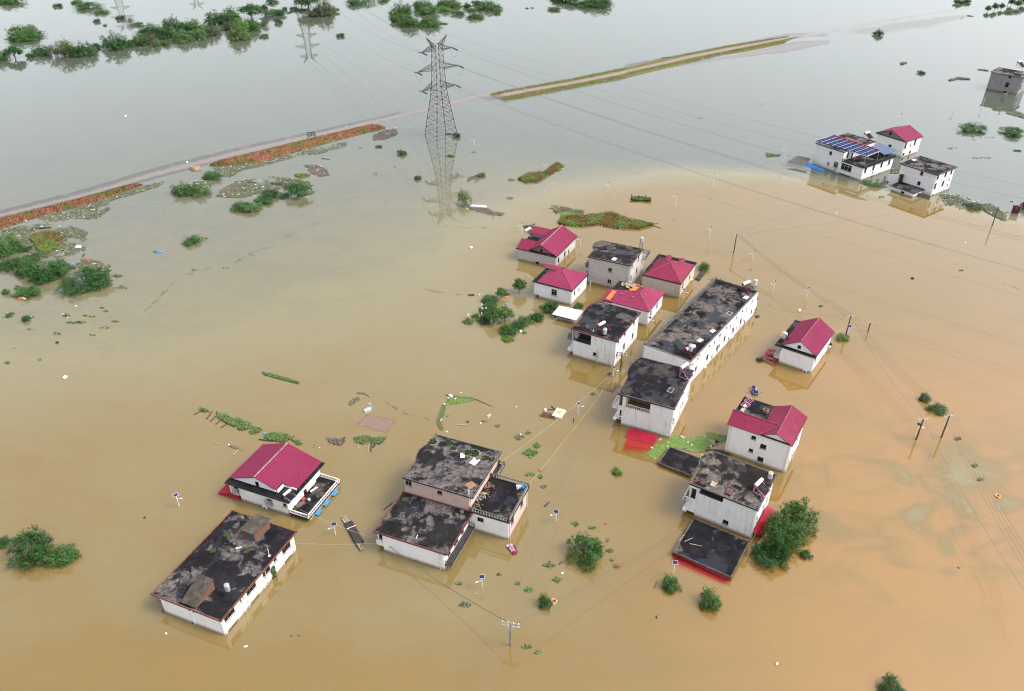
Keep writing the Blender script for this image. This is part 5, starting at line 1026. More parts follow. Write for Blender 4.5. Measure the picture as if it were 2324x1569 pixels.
flood_tree(e6,(825,60),(898,50),-20,'bush','dark','dark bush at the top edge left of the pale far road'); flood_tree(e6,(950,45),(1020,35),-25,'bush','dark','dark bush at the top edge, right one of the pair by the far road')
flood_tree(e6,(1570,200),(1655,195),155,'bush','light','pale bush below the three round crowned trees'); flood_tree(e6,(1018,245),(1075,242),222,'low','dark','small dark plant afloat left of the round crowned trees'); flood_tree(e6,(265,1098),(355,1095),1050,'bush','dark','small dark bush in open water left of the weathered grey house')
flood_tree(c8,(1450,205),(1497,205),170,'bush','dark','lone dark bush in the far water beyond the raised road')
for (a,b,t_,k,lf,lb) in [((1740,170),(1950,175),100,'bush','mid','flat bush with litter right of the far pink roofed house'),((2095,208),(2285,195),165,'bush','mid','second flat bush by the right edge above the cube house'),((2235,362),(2290,360),340,'low','dark','small dark plant at the right edge by the cube house'),((1775,895),(1910,885),830,'bush','olive','brown green bush in the weed beside the cube house'),((815,668),(970,668),635,'low','mid','long green plant along the solar panel house wall')]: flood_tree(c7,a,b,t_,k,lf,lb)
flood_tree(c7,(2290,900),(2380,900),820,'bush','dark','dark bush cut by the right edge behind the red stele')

# ================================================================ pylons and wires
STEEL=plain('galvanised_steel',(.07,.07,.075),.7,.3,.5,0,.15); GLASSG=plain('green_insulator',(.01,.16,.12),.4,.2,2,0,.2); WIRE=plain('wire',(.14,.135,.13),.6,.2,.1); PALEW=plain('pale_rope',(.42,.40,.26),.8,.2,.5)
def make_pylon(loc, rz, label):
    """lattice tower; local x runs along the cross arms"""
    t=thing('transmission_pylon',label,'pylon',loc,rz,'transmission pylons'); mb=MB()
    prof=[(0,4.6),(3.2,4.12),(6.6,3.62),(9.8,3.13),(12.8,2.7),(15.4,2.35),(17.7,2.05),(20,1.93),(22.4,1.8),(24.8,1.7),(27.2,1.62),(29.4,1.55),(31.4,1.5),(33.2,1.45)]
    cor=lambda z,w:[Vector((sx*w,sy*w,z)) for sx,sy in((-1,-1),(1,-1),(1,1),(-1,1))]
    lv=[cor(z,w) for z,w in prof]; base=cor(-3,5.0)
    for i in range(4): mb.tube(base[i],lv[0][i],.13,5)
    for k,(a,b) in enumerate(zip(lv,lv[1:])):
        for i in range(4):
            j=(i+1)%4; r=.12 if k<7 else .095; mb.tube(a[i],b[i],r,5)
            m=(a[i]+a[j]+b[i]+b[j])/4; q=.05 if k<6 else .045
            mb.tube(a[i],b[j],q,4); mb.tube(a[j],b[i],q,4); mb.tube(b[i],b[j],q,4)
            if k<5: mb.tube((a[i]+b[i])/2,(a[i]+b[j])/2,.045,4); mb.tube((a[j]+b[j])/2,(a[j]+b[i])/2,.045,4)
    mb.build('tower_body',STEEL,t)
    tips={}
    for key,z,ln in (('low',17.9,7.2),('mid',24.8,8.7),('top',31.4,6.4)):
        for s in (-1,1):
            m2=MB(); w=1.55+(.5 if key=='low' else .15 if key=='mid' else 0); tip=Vector((s*ln,0,z)); A=[Vector((s*w*.95,sy*w,zz)) for zz in (z-.1,z+1.9) for sy in(-1,1)]
            for p in A: m2.tube(p,tip,.07,5)
            n=5
            for i in range(1,n):
                f=i/n; g=(i+.5)/n
                P=[p.lerp(tip,f) for p in A]; Q=[p.lerp(tip,max(0,f-1/n)) for p in A]
                for u,v in((0,1),(1,3),(3,2),(2,0)): m2.tube(P[u],P[v],.045,4); m2.tube(P[u],Q[v],.045,4)
            m2.build('cross_arm',STEEL,t); tips[key,s]=tip
    for s in (-1,1):
        m2=MB(); tip=Vector((s*4.3,0,36.2)); A=[Vector((s*.9,sy*1.1,33.2)) for sy in(-1,1)]+[Vector((s*1.3,sy*1.1,31.9)) for sy in(-1,1)]
        for p in A: m2.tube(p,tip,.08,5)
        for i in range(1,4):
            P=[p.lerp(tip,i/4) for p in A]; Q=[p.lerp(tip,(i-1)/4) for p in A]
            for u,v in((0,1),(1,3),(3,2),(2,0)): m2.tube(P[u],P[v],.045,4); m2.tube(P[u],Q[v],.045,4)
        m2.build('peak_arm',STEEL,t); tips['peak',s]=tip
    return t,tips
PYL=Vector((-27.0,298.4,0)); AZ=R(35); p1,tips=make_pylon(PYL,AZ,'lattice pylon with three pairs of cross arms standing in the flood')
W1=lambda k:PYL+Matrix.Rotation(AZ,3,'Z')@tips[k]
P2=Vector((-137,557,0)); AZ2=R(24); c=copy_tree(p1,P2,AZ2,'far pylon whose feet stand behind the trees at the top edge')
W2=lambda k:P2+Matrix.Rotation(AZ2,3,'Z')@tips[k]
P3=at((258,-42)); P3.z=0; copy_tree(p1,P3,R(24),'pylon beyond the top edge, seen by its reflection on the far left'); P4=at((428,-82)); P4.z=0; copy_tree(p1,P4,R(24),'pylon beyond the top edge, seen by its faint reflection right of the left one')
P0=PYL+Vector((.76,-.65,0))*420; AZ0=R(48)
W0=lambda k:P0+Matrix.Rotation(AZ0,3,'Z')@tips[k]
def sagline(a,b,sag,n=26):
    return [a.lerp(b,i/n)-Vector((0,0,4*sag*(i/n)*(1-i/n))) for i in range(n+1)]
def wire(name,label,pts,r,mat=None,group=None,cat='wire'):
    mb=MB(); mb.path(pts,r,4); return tag(mb.build(name,mat or WIRE),label,cat,group)
NAME={('low',-1):'lowest left',('low',1):'lowest right',('mid',-1):'middle left',('mid',1):'middle right',('top',-1):'upper left',('top',1):'upper right'}
for k,nm in NAME.items():
    tip=W1(k)
    for dirn,Wt,sag in (('far',W2(k),9),('near',W0(k),11)):
        d=(Wt-tip).normalized(); e=tip+d*2.7-Vector((0,0,.55))
        q=MB(); n=7
        for off in (-.22,.22):
            o=Vector((-d.y,d.x,0))*off
            for i in range(9): a=tip.lerp(e,.12+.84*i/9)+o; b=tip.lerp(e,.12+.84*(i+.75)/9)+o; q.tube(a-p1.location,b-p1.location,.17,7)
        o=q.build('insulator',GLASSG); o.parent=p1; o.rotation_euler.z=-AZ; 
        for off in ((-.22,.22) if k[0]!='low' else (0,)):
            o=Vector((-d.y,d.x,0))*off*1.4; 
            wire('power_line','wire from the %s pylon arm towards the %s'%(nm,'far trees' if dirn=='far' else 'lower right')+('' if k[0]=='low' else ', one of a pair'),sagline(e+o,Wt-d*2.7+o,sag),.017,None,'high voltage wires')
    d1_=(W2(k)-tip).normalized(); d2_=(W0(k)-tip).normalized(); wire('jumper_cable','slack jumper loop under the %s arm of the pylon'%nm,sagline(tip+d1_*2.7-Vector((0,0,.55)),tip+d2_*2.7-Vector((0,0,.55)),2.9,14),.035,None,'jumper loops of the pylon','cable')
for s,nm in((-1,'left'),(1,'right')):
    wire('earth_wire','thin earth wire from the %s peak of the pylon to the far trees'%nm,sagline(W1(('peak',s)),W2(('peak',s)),7),.03,None,'earth wires'); wire('earth_wire','thin earth wire from the %s peak of the pylon to the lower right'%nm,sagline(W1(('peak',s)),W0(('peak',s)),8),.022,None,'earth wires')
# ---- village poles
def hgt(base,top):
    g=at(base); lo,hi=.3,60
    for _ in range(40):
        m=(lo+hi)/2
        if proj(g.x,g.y,m)[1]>top[1]: lo=m
        else: hi=m
    return lo
POLEM=plain('concrete_pole',(.085,.065,.055),.85,.3,1); POLEG=plain('grey_pole',(.24,.23,.22),.85,.3,1)
def utility_pole(c,b,tp,label,arm=2.0,rz=0.0,mat=None,twin=False):
    p=at(c(*b)); h=hgt(c(*b),c(*tp)); t=thing('utility_pole',label,'utility pole',p,rz,'utility poles'); mb=MB(); mb.tube((0,0,-2),(0,0,h),.17,8,.12); mb.build('pole',mat or POLEM,t)
    if arm:
        for z in ((h-.2,h-.9) if twin else (h-.2,)):
            q=MB(); q.obox((0,.12,z),(arm,.1,.12)); q.tube((-arm*.3,.1,z),(0,.1,z-.6),.03,4); q.tube((arm*.3,.1,z),(0,.1,z-.6),.03,4); a=q.build('cross_arm',M['alu'],t)
            for i in range(4):
                x=arm*(-.45+.3*i); q=MB(); q.lathe([(.02,z+.3),(.06,z+.29),(.05,z+.2),(.07,z+.18),(.04,z+.06)],8,(x,.12,0)); o=q.build('insulator',M['white_paint'],a)
    t['h']=h; return t
PW=lambda t,x:t.matrix_basis@Vector((x,.12,t['h']+.05))
Q1=utility_pole(lambda a,b:(a,b),(1665,574),(1670,531),'brown utility pole behind the row house in open water',2.2,R(-50))
Q2=utility_pole(d1,(812,1148),(852,985),'brown utility pole behind the lone gable house',2.2,R(8)); Q3=utility_pole(d1,(1000,1117),(1020,1042),'short brown pole right of the lone gable house',.9,R(0))
Q4=utility_pole(d2,(1492,558),(1560,368),'right one of two tall brown poles in the orange water',2.2,R(10)); Q5=utility_pole(d2,(1265,580),(1325,398),'left one of two tall brown poles, beside a street light',2.0,R(5))
Q6=utility_pole(c7,(2025,1060),(2085,882),'slanting brown pole near the right edge below the cube house',0)
Q7=utility_pole(d4,(658,1215),(655,1045),'grey utility pole with cross arm in the lower middle water',2.6,R(-12),POLEG,True); Q8=utility_pole(c4,(160,262),(170,118),'dark pole with cross arm at the corner of the open corner balcony house',2.2,R(-15),POLEM,True)
Q9=utility_pole(e6,(1530,1560),(1555,1400),'grey pole in front of the weathered grey house',1.6,R(0),POLEG); utility_pole(e6,(1605,90),(1635,0),'slanting pole in the upper right corner',0)
def span(a,b,label,n=4,sag=.7,arm=1.0,r=.022,mat=None):
    for i in range(n):
        x=-arm+2*arm*i/max(1,n-1) if n>1 else 0
        wire('village_wire',label%ORD[i] if '%' in label else label,sagline(PW(a,x),PW(b,x),sag,16),r,mat,'village overhead wires')
span(Q1,Q2,'%s wire between the open water pole and the lone gable house pole',4,1.2); span(Q2,Q4,'%s wire from the lone gable house pole to the right tall pole',4,1.5)
span(Q7,Q8,'%s wire between the lower middle pole and the open balcony house pole',4,1.2)
def freewire(label,pts,r=.022,mat=None,sag=.5):
    out=[]
    for a,b in zip(pts,pts[1:]): out+=sagline(a,b,sag,14)
    wire('village_wire',label,out,r,mat,'village overhead wires')
e_=at(d3(2324,700),4); 
for i,(px,x) in enumerate([((2420,560),-1),((2420,480),-.35),((2420,400),.35),((2420,330),1)]): freewire('%s wire from the right tall pole out of the lower right edge'%ORD[i],[PW(Q4,x),at(d3(*px),6)],.022,None,1)
for i,(px,x) in enumerate([((395,1590),-1),((430,1590),-.35),((460,1590),.35),((490,1590),1)]): freewire('%s wire from the lower middle pole out of the bottom edge'%ORD[i],[PW(Q7,x),at(d4(px[0]-60,px[1]+150),5)],.022,None,.2)
freewire('thin wire from the left tall pole out of the lower right edge',[PW(Q5,0),at(d3(2420,750),5)],.022,None,1); freewire('thin wire from the lone gable house pole to the left tall pole',[PW(Q2,0),PW(Q5,0)],.022,None,1.3)
freewire('thick black cable from the white house to the lower middle pole',[at(c2(205,1180),1.4),PW(Q7,-.5)],.05,None,.9); freewire('thin wire from the lower middle pole to the black roofed shed',[PW(Q7,.6),at(c3(360,800),2.2)],.022,None,.6); freewire('second thin wire from the lower middle pole to the black roofed shed',[PW(Q7,1.0),at(c3(400,790),2.0)],.022,None,.9)
freewire('wire from the lone gable house to its pole',[at(c6(2120,645),4.6),PW(Q2,-.8)],.03,None,.1); freewire('pale cord between the lone gable house and the short pole',[at(c6(2165,720),3),Q2.location+Vector((0,0,2.5)),Q3.location+Vector((0,0,1.0))],.025,PALEW,.25)
freewire('pale cord from the balustraded terrace to the white house balcony',[at(c1(1130,590),1.6),at(c2(150,1155),1.8)],.025,PALEW,.4); freewire('pale green cord from the long house to the white house',[at(c1(1110,825),1.8),at(c2(150,1190),1.2)],.025,PALEW,.3); freewire('pale cord from the pink house terrace to the open balcony house',[at(c2(1600,625),5.2),at(d6(2190,290),3)],.025,PALEW,.6); freewire('pale cord from the pink house balcony to the open balcony house',[at(c2(1330,415),5.2),at(d6(2150,280),3.2)],.025,PALEW,.6)
freewire('thin wire from the open water pole out of the right edge, upper',[PW(Q1,.8),at((2420,420),8)],.02,None,1); freewire('thin wire between the row house and the lone gable house pole',[at(c6(1395,435),3),PW(Q2,-1)],.02,None,1.0)
freewire('thin wire over the water from the solar panel house to the open water pole',[at(c7(1000,580),3),PW(Q1,0)],.02,None,1.2); freewire('second thin wire from the solar panel house to the open water pole',[at(c7(880,600),3),PW(Q1,-.8)],.02,None,1.2)
# ---- solar street lights
SOLB=plain('solar_cell_blue',(.02,.03,.10),.5,.3,3,0,.1)
def street_light(c,b,tp,label,arm=1,face=0.0,tilt=.55):
    p=at(c(*b)); h=max(1.6,hgt(c(*b),c(*tp))); t=thing('solar_street_light',label,'street light',p,0,'solar street lights')
    mb=MB(); mb.tube((0,0,-2),(0,0,h),.07,8,.05); mb.build('pole',M['white_paint'],t)
    rot=Matrix.Rotation(face,3,'Z')@Matrix.Rotation(tilt,3,'X'); q=MB(); q.obox(Vector((0,0,h+.12)),(.85,.6,.05),rot); pn=q.build('panel_frame',M['white_paint'],t); q=MB(); q.obox(Vector((0,0,h+.12))+rot@Vector((0,0,.03)),(.79,.54,.02),rot); q.build('solar_panel',SOLB,pn)
    if arm:
        a=Vector((math.cos(arm[0]) if isinstance(arm,tuple) else arm,math.sin(arm[0]) if isinstance(arm,tuple) else -.2,0)).normalized(); q=MB(); q.tube((0,0,h-.75),a*.75+Vector((0,0,h-.55)),.03,5); ar=q.build('lamp_arm',M['white_paint'],t); q=MB(); q.obox(a*.9+Vector((0,0,h-.54)),(.34,.16,.07),Matrix.Rotation(math.atan2(a.y,a.x),3,'Z')); q.build('lamp_head',M['white_paint'],ar)
SL=[(c1,(292,570),(276,492),'alone left of the plum gabled terrace house',1,.9),(c1,(1382,768),(1368,695),'between the balustraded terrace and the white house',(3.6,),.0),(d4,(1008,265),(1012,190),'right of the pink house terrace',-1,-.5),(d4,(440,775),(437,692),'below the white house side balcony',(3.7,),.1),
(d6,(1838,660),(1835,556),'between the floating mattress and the stained house',1,.9),(d6,(2200,277),(2203,188),'at the near corner of the open corner balcony house',1,.9),(c3,(280,1178),(290,1085),'in front of the black shed red awning',0,0),(d2,(1256,548),(1277,447),'beside the left tall brown pole',1,-.6),
(d1,(822,1160),(845,1075),'beside the pole of the lone gable house',0,-.4),(d1,(22,515),(32,437),'behind the beige house in open water',-1,1.2),(d1,(193,795),(207,695),'left one of the pair behind the row house',-1,1.0),(d1,(480,835),(497,748),'right one of the pair behind the row house',-1,1.0),
(c5,(940,820),(945,712),'between the small pink roof and the grey tiled house',0,.2),(c5,(1558,1212),(1568,1105),'at the corner of the storm damaged roof house',1,.9),(c5,(1915,897),(1920,815),'at the corner of the beige tiled house',1,1.0),(c5,(838,358),(842,263),'right of the cream tiled house',-1,1.3),(c5,(228,215),(228,118),'left of the cream tiled house',-1,1.3),
(d8,(858,185),(858,120),'on the grass island in front of the pylon',-1,1.3),(d8,(1422,360),(1425,296),'in open water left of the green hedge raft',-1,1.3),(lambda a,b:(a,b),(1533,470),(1533,442),'just right of the green hedge raft',-1,1.3),(lambda a,b:(a,b),(1610,545),(1611,516),'left of the open water utility pole',-1,1.2),(lambda a,b:(a,b),(1617,425),(1619,396),'alone in the orange water left of the solar panel house',-1,1.2),
(c10,(975,945),(966,890),'near the foot of the pylon',-1,1.3),(c7,(75,470),(100,330),'at the rusty lean-to of the solar panel house',-1,1.2),(c7,(805,205),(825,112),'behind the solar panel house',-1,1.2),(c7,(1150,130),(1178,18),'behind the far gabled house',-1,1.2),(c7,(2175,920),(2220,838),'beside the red stele at the right edge',0,-.3),(e6,(1730,1460),(1765,1345),'against the weathered grey house corner',-1,1.2),
(c8,(1600,702),(1608,664),'leftmost of the far lights below the weathered grey house',-1,1.2),(c8,(1910,652),(1920,607),'second of the far lights below the weathered grey house',-1,1.2),(c8,(2080,627),(2085,574),'nearest the weathered grey house reflection',-1,1.2)]
for c,b,tp,w,arm,fc in SL: street_light(c,b,tp,'white solar street light '+w,arm,fc)

# ================================================================ floating weed, litter, logs
GREENS=[(5,(.055,.10,.022)),(4,(.075,.14,.03)),(2,(.035,.065,.015)),(1,(.10,.11,.04))]
W_green=attr_rand('water_weed',GREENS+[(1,(.12,.09,.06))]); W_duck=attr_rand('duckweed',[(5,(.10,.17,.03)),(3,(.13,.20,.045)),(2,(.06,.10,.02)),(.6,(.14,.13,.06))]); W_mix=attr_rand('weed_and_litter',[(4,(.075,.10,.035)),(3,(.10,.13,.05)),(1,(.04,.06,.018)),(4,(.12,.105,.085)),(2,(.075,.06,.055)),(.3,(.5,.5,.48))])
W_brown=attr_rand('reed_litter',[(4,(.12,.095,.085)),(3,(.085,.065,.06)),(2,(.15,.12,.10)),(1,(.06,.08,.03))]); W_grass=attr_rand('grass_tufts',[(5,(.105,.165,.035)),(3,(.075,.12,.025)),(2.5,(.11,.07,.025)),(1.5,(.14,.095,.04))]); gt=NT('meadow_grass'); gr=gt.node('ShaderNodeNewGeometry').outputs['Random Per Island']; gz=gt.ramp(gt.noise(.16,5,.65),.43,.57)
W_grass=gt.fin(gt.mix(gz,gt.mix(gr,(.07,.12,.022),(.13,.19,.045)),gt.mix(gr,(.08,.055,.018),(.17,.095,.035))),.8,.2)
W_red=attr_rand('red_soil_litter',[(3,(.19,.075,.04)),(2,(.24,.12,.07)),(2,(.12,.055,.03)),(1,(.10,.10,.03)),(1,(.28,.17,.10))])
def hash2(x,y,s): return .5+.25*math.sin(x*s*1.3+math.sin(y*s*.9)*2)+.25*math.sin(y*s*1.7+math.sin(x*s*1.1+2)*2)
def weed(name,label,c,up,lo,n,size,mat,gate=.45,zmax=.06,tilt=.25,seed=1,ns=.35,cat='weed',stretch=1.0,kind='stuff',drop=0):
    if kind: n=int(n*2.2); size*=.62
    A=resample(P(c,*up),40); B=resample(P(c,*lo),40); rg=random.Random(seed); mb=MB(); k=0; tries=0
    while k<n and tries<n*6:
        tries+=1; u=rg.random()*38.99; v=rg.random(); i=int(u); p=A[i].lerp(A[i+1],u-i).lerp(B[i].lerp(B[i+1],u-i),v)
        e=min(v,1-v,u/39*3,(1-u/39)*3)
        if hash2(p.x,p.y,ns)*.7+hash2(p.y,p.x,ns*2.7)*.3+min(.3,e)*.9<gate+rg.random()*.42: continue
        k+=1; s=size*rg.uniform(.5,1.4); a=rg.uniform(0,6.28); tl=rg.uniform(-tilt,tilt); z=.015+rg.random()*zmax
        d=Vector((math.cos(a),math.sin(a),tl))*s*stretch; w=Vector((-math.sin(a),math.cos(a),rg.uniform(-tilt,tilt)))*s*.55/stretch; q=Vector((p.x,p.y,max(z,abs(tl)*s*stretch+.02)))
        mb.face([q-d,q-w-d*.2,q+d*.9,q+w+d*.15])
    return tag(mb.build(name,mat),label,cat,None,kind)
S='floating_weed'
weed(S,'long strip of green weed and sticks behind the balustraded terrace house',d5,[(230,540),(480,600),(700,680),(1000,770),(1300,890)],[(235,565),(450,665),(700,800),(1000,870),(1250,975)],2300,.33,W_green,.52,.25,.6,2)
weed(S,'round patch of bright weed in the long weed strip',d5,[(400,600),(440,578),(490,585)],[(405,640),(450,660),(500,650)],260,.3,W_duck,.2,.05,.2,3)
weed(S,'short strip of green weed alone in open water above the long strip',d5,[(810,205),(950,235),(1170,305)],[(830,235),(980,275),(1150,318)],520,.28,W_green,.3,.2,.5,4)
weed(S,'ring of green weed by the drowned brown slab',d5,[(1650,815),(1750,795),(1850,815),(1960,820)],[(1680,860),(1780,895),(1850,900),(1930,880)],420,.28,W_green,.42,.2,.5,5)
weed(S,'brown twigs left of the weed ring',d5,[(1405,815),(1500,820),(1590,800)],[(1440,860),(1520,890),(1580,870)],160,.3,W_brown,.4,.15,.5,6,stretch=1.8)
weed(S,'small brown weed left of the blue floating sheet',d5,[(1610,500),(1660,450),(1710,440)],[(1630,520),(1690,480),(1720,465)],150,.26,W_mix,.3,.15,.4,7)
weed(S,'thin curved weed line above the blue floating sheet',d5,[(1690,400),(1750,398),(1815,430)],[(1690,406),(1750,410),(1815,440)],110,.22,W_mix,.2,.1,.4,8)
weed(S,'thin weed scraps with crossed sticks left of the plum roof',d5,[(490,885),(560,900),(640,925)],[(495,895),(560,920),(620,935)],110,.22,W_mix,.3,.1,.4,9)
weed(S,'green corner of the bamboo framed weed raft',d6,[(490,470),(620,475),(760,490)],[(460,570),(590,560),(770,515)],700,.26,W_duck,.28,.08,.3,10); weed(S,'green long side of the bamboo framed weed raft',d6,[(445,560),(410,650),(385,740),(418,830)],[(475,575),(455,670),(430,740),(445,825)],520,.26,W_green,.3,.08,.3,11)
weed(S,'bright duckweed mat between the stained house and the sunken black roof',c4,[(570,742),(640,770),(700,800),(850,745),(1010,775)],[(500,850),(640,880),(720,900),(850,900),(1000,830)],3200,.3,W_duck,.5,.05,.15,12)
weed(S,'bright duckweed tongue left of the sunken black roof',c4,[(335,895),(440,840),(560,850)],[(430,968),(480,930),(520,870)],1100,.3,W_duck,.25,.05,.15,13)
for i,(c,x,y,rx,ry,n,w) in enumerate([(d6,1230,900,45,38,90,'left of the thin wires above the pink house'),(d6,1345,1065,75,55,220,'largest of the green clumps by the pink house roof'),(d6,1412,992,36,34,80,'upper right of the largest green clump'),(d6,1322,855,25,20,30,'topmost of the green clumps by the pink house'),(d6,1010,785,22,16,25,'right of the reddish bucket'),(d6,870,738,25,14,25,'above the clump by the reddish bucket'),(d6,1340,1290,45,22,50,'left of the red box by the pink house balcony'),(d6,1452,1312,18,30,35,'below the red box by the pink house balcony'),(d6,1480,1412,26,26,40,'beside the pink house terrace corner'),(d6,1990,455,20,15,25,'above the street light by the mattress'),
 (d4,1158,280,26,26,26,'upper left of the lone round bush'),(d4,1288,310,26,14,30,'above the lone round bush'),(d4,958,600,42,30,90,'left of the lone round bush'),(d4,1022,710,34,28,45,'below left of the lone round bush'),(d4,796,788,30,22,80,'under the wires left of the lifebuoy bush'),(d4,260,740,18,22,30,'below the white house balcony'),(d4,308,905,45,26,70,'on the thick black cable line'),(d4,1425,488,26,18,36,'right of the lone round bush'),(d4,1475,605,22,24,36,'around the red scrap right of the lone bush'),(d4,1443,560,16,16,16,'above the red scrap right of the lone bush'),(d4,570,672,14,8,14,'left of the wires below the pink house'),(d4,715,740,18,14,30,'pale one under the wires'),(d4,785,1228,40,20,26,'dark drowned plant tips right of the lower middle pole'),(d4,870,1272,26,16,14,'second dark drowned plant tips right of the lower middle pole'),
 (e1,1040,1425,60,30,50,'small drifting patch with white specks on the left'),(e1,1440,1435,50,28,30,'dark drifting patch right of the white specks'),(e1,1605,1303,40,12,22,'upper right drifting patch on the left water'),(e1,1660,1352,36,18,22,'green drifting patch below it'),(e1,1815,1515,60,16,40,'long green drifting patch'),(e1,1240,1525,60,16,36,'long olive drifting patch'),(e1,1330,1425,30,10,16,'thin drifting patch in the middle'),(e1,1095,1535,60,10,22,'lowest drifting patch'),(e1,1850,800,80,30,80,'bright drifting patch right of the big left tree'),(e1,1900,990,90,40,60,'grey drifting patch right of the big left tree'),(e1,440,1445,90,34,70,'drifting patch behind the small left bush'),
 (c9,1180,735,30,22,60,'beside the small bush alone in the left open water'),(c9,2090,205,16,6,16,'small green patch right of the earth bank'),(c9,1310,905,16,5,12,'small drifting patch in the left open water'),(c9,1128,915,16,8,14,'second small drifting patch in the left open water'),(c9,430,1222,40,10,30,'lower left drifting patch'),(c9,470,1218,30,8,20,'lower left drifting patch, right part'),(c9,610,1250,26,12,22,'green drifting patch on the left water'),(c9,540,1292,16,9,14,'small green drifting patch on the left water'),(c9,330,1285,24,14,26,'green drifting patch near the left edge'),(c9,178,1262,22,8,16,'small drifting patch near the left edge'),
 (c7,990,790,26,12,26,'between the far house reflections'),(c7,1895,100,34,22,40,'pale patch above the flat bush with litter'),(c7,1660,335,50,18,40,'grey patch right of the cube house'),(c7,1930,425,90,16,60,'long grey patch right of the cube house'),(c7,2010,235,40,12,22,'faint grey patch by the right edge'),(d1,607,900,18,10,22,'beside the wires behind the lone gable house'),(d1,1790,598,20,7,16,'alone in the orange water on the right'),(d2,1635,572,30,14,40,'under the wires right of the tall poles'),(d2,1790,812,20,16,36,'dark tuft under the wires on the right'),(d2,1838,938,24,14,30,'lower dark tuft under the wires'),(c8,790,606,22,8,14,'small tuft alone in the far water'),(c8,440,688,20,6,10,'small brown tuft in the far water left'),(d8,210,20,20,8,16,'tuft at the drowned street light foot'),(c10,350,1115,10,5,8,'speck of weed left of the pylon reflection'),(c10,200,1168,24,8,12,'small pale weed left of the pylon'),(c10,820,1180,30,20,30,'at the tip of the pylon reflection'),(d7,45,80,16,10,18,'near the left edge above the white board'),(d7,250,60,12,10,10,'second near the left edge above the white board')]):
    weed(S,'small floating weed '+w,c,[(x-rx,y),(x,y-ry),(x+rx,y)],[(x-rx,y+2),(x,y+ry),(x+rx,y+2)],n,.24,W_green if i%4 else W_mix,.12,.15,.5,100+i,cat='weed',kind=None)
weed(S,'wide mat of weed and litter below the left red bank',e1,[(-60,110),(300,20),(700,-30),(1100,10),(1380,110)],[(150,360),(480,430),(760,540),(1080,490),(1340,400)],3800,.42,W_mix,.42,.12,.35,14,.25); weed(S,'weed and litter above the big left tree',e1,[(900,560),(1300,530),(1740,600)],[(1050,700),(1500,800),(1700,980)],1600,.4,W_mix,.46,.12,.35,15,.3)
weed(S,'green scum along the foot of the left red bank',c9,[(200,612),(560,522),(800,437),(985,390)],[(260,640),(520,615),(640,515),(830,462),(985,405)],1700,.45,W_mix,.4,.08,.25,16,.22); weed(S,'grey green scum along the foot of the right red bank',c9,[(1300,312),(1480,302),(1800,213),(1950,170),(2030,160)],[(1310,345),(1500,320),(1680,270),(1870,240),(2010,200)],1100,.45,W_mix,.42,.08,.25,17,.25)
weed(S,'grey litter patch at the right end of the red bank',c9,[(2165,150),(2220,105),(2300,92)],[(2170,165),(2240,150),(2310,125)],560,.4,W_brown,.32,.1,.3,18); weed(S,'faint scum in the pink shallows left of the bank',c9,[(490,600),(540,560),(640,520)],[(500,625),(560,625),(640,560)],300,.4,W_mix,.4,.08,.3,19)
weed(S,'raft of grey litter and weed around the bushes',e8,[(880,380),(1200,262),(1550,215),(1870,240),(2060,280)],[(850,475),(1150,495),(1400,490),(1750,425),(2110,430)],3600,.42,W_mix,.4,.12,.35,20,.25); weed(S,'brown litter mat in the left of the raft',e8,[(890,400),(1000,345),(1170,350)],[(900,440),(1020,430),(1180,385)],900,.42,W_brown,.25,.08,.25,21)
weed(S,'litter tongue between the bank and the raft',e8,[(790,95),(1000,85),(1400,22),(1640,0)],[(930,235),(1040,225),(1190,135),(1640,45)],1400,.42,W_mix,.4,.1,.3,22,.3); weed(S,'brown litter patch right of the grass hummock',e8,[(1975,65),(2150,65),(2310,140)],[(2090,190),(2190,220),(2310,200)],800,.42,W_brown,.3,.1,.3,23); weed(S,'litter under the left bush of the raft',e8,[(550,280),(700,270),(830,290)],[(580,340),(720,350),(820,340)],420,.4,W_mix,.3,.1,.3,24); weed(S,'green strip at the lower right of the raft',e8,[(1900,440),(2000,425),(2140,400)],[(1880,490),(2000,470),(2120,430)],260,.36,W_green,.3,.1,.3,25)
weed(S,'weed and litter trailing right from the far cube house',c7,[(1535,765),(1700,765),(2010,850),(2160,960)],[(1590,865),(1800,935),(1950,930),(2160,1025)],1800,.5,W_mix,.4,.12,.4,26,.2); weed(S,'narrow weed strip between the far houses',c7,[(1085,530),(1130,525),(1165,545)],[(1095,560),(1130,575),(1165,570)],200,.45,W_mix,.3,.1,.3,27)
weed(S,'weed tongue below the small bush in front of the pylon',c10,[(930,1195),(990,1175),(1055,1170)],[(915,1235),(990,1243),(1040,1200)],300,.36,W_mix,.35,.1,.3,28); weed(S,'brown reed line with a white boat below the thin tree',c10,[(845,1412),(950,1410),(1080,1440),(1215,1480)],[(860,1425),(950,1450),(1080,1490),(1190,1500)],800,.36,W_brown,.36,.1,.35,29); weed(S,'brown reed litter at the end of the right red bank by the pylon',c10,[(180,870),(260,820),(370,812)],[(190,905),(270,900),(365,870)],600,.42,W_brown,.36,.1,.3,30)
weed(S,'brown reed scrap in the water right of the thin tree',d8,[(505,430),(535,418),(570,432)],[(510,440),(535,448),(568,438)],120,.34,W_brown,.1,.05,.2,31); weed(S,'reddish reed scrap left of the pylon grass island',d8,[(520,265),(550,255),(580,268)],[(525,275),(550,280),(578,272)],120,.36,W_red,.1,.1,.3,32)
weed(S,'twigs and weed above the large grass island',d8,[(900,520),(1000,510),(1210,545)],[(940,570),(1060,560),(1200,585)],420,.34,W_mix,.4,.2,.5,33,stretch=1.6); weed(S,'pale green weed at the upper edge of the large grass island',d8,[(990,560),(1100,550),(1200,575)],[(990,590),(1100,590),(1200,590)],340,.36,W_duck,.2,.05,.2,34)
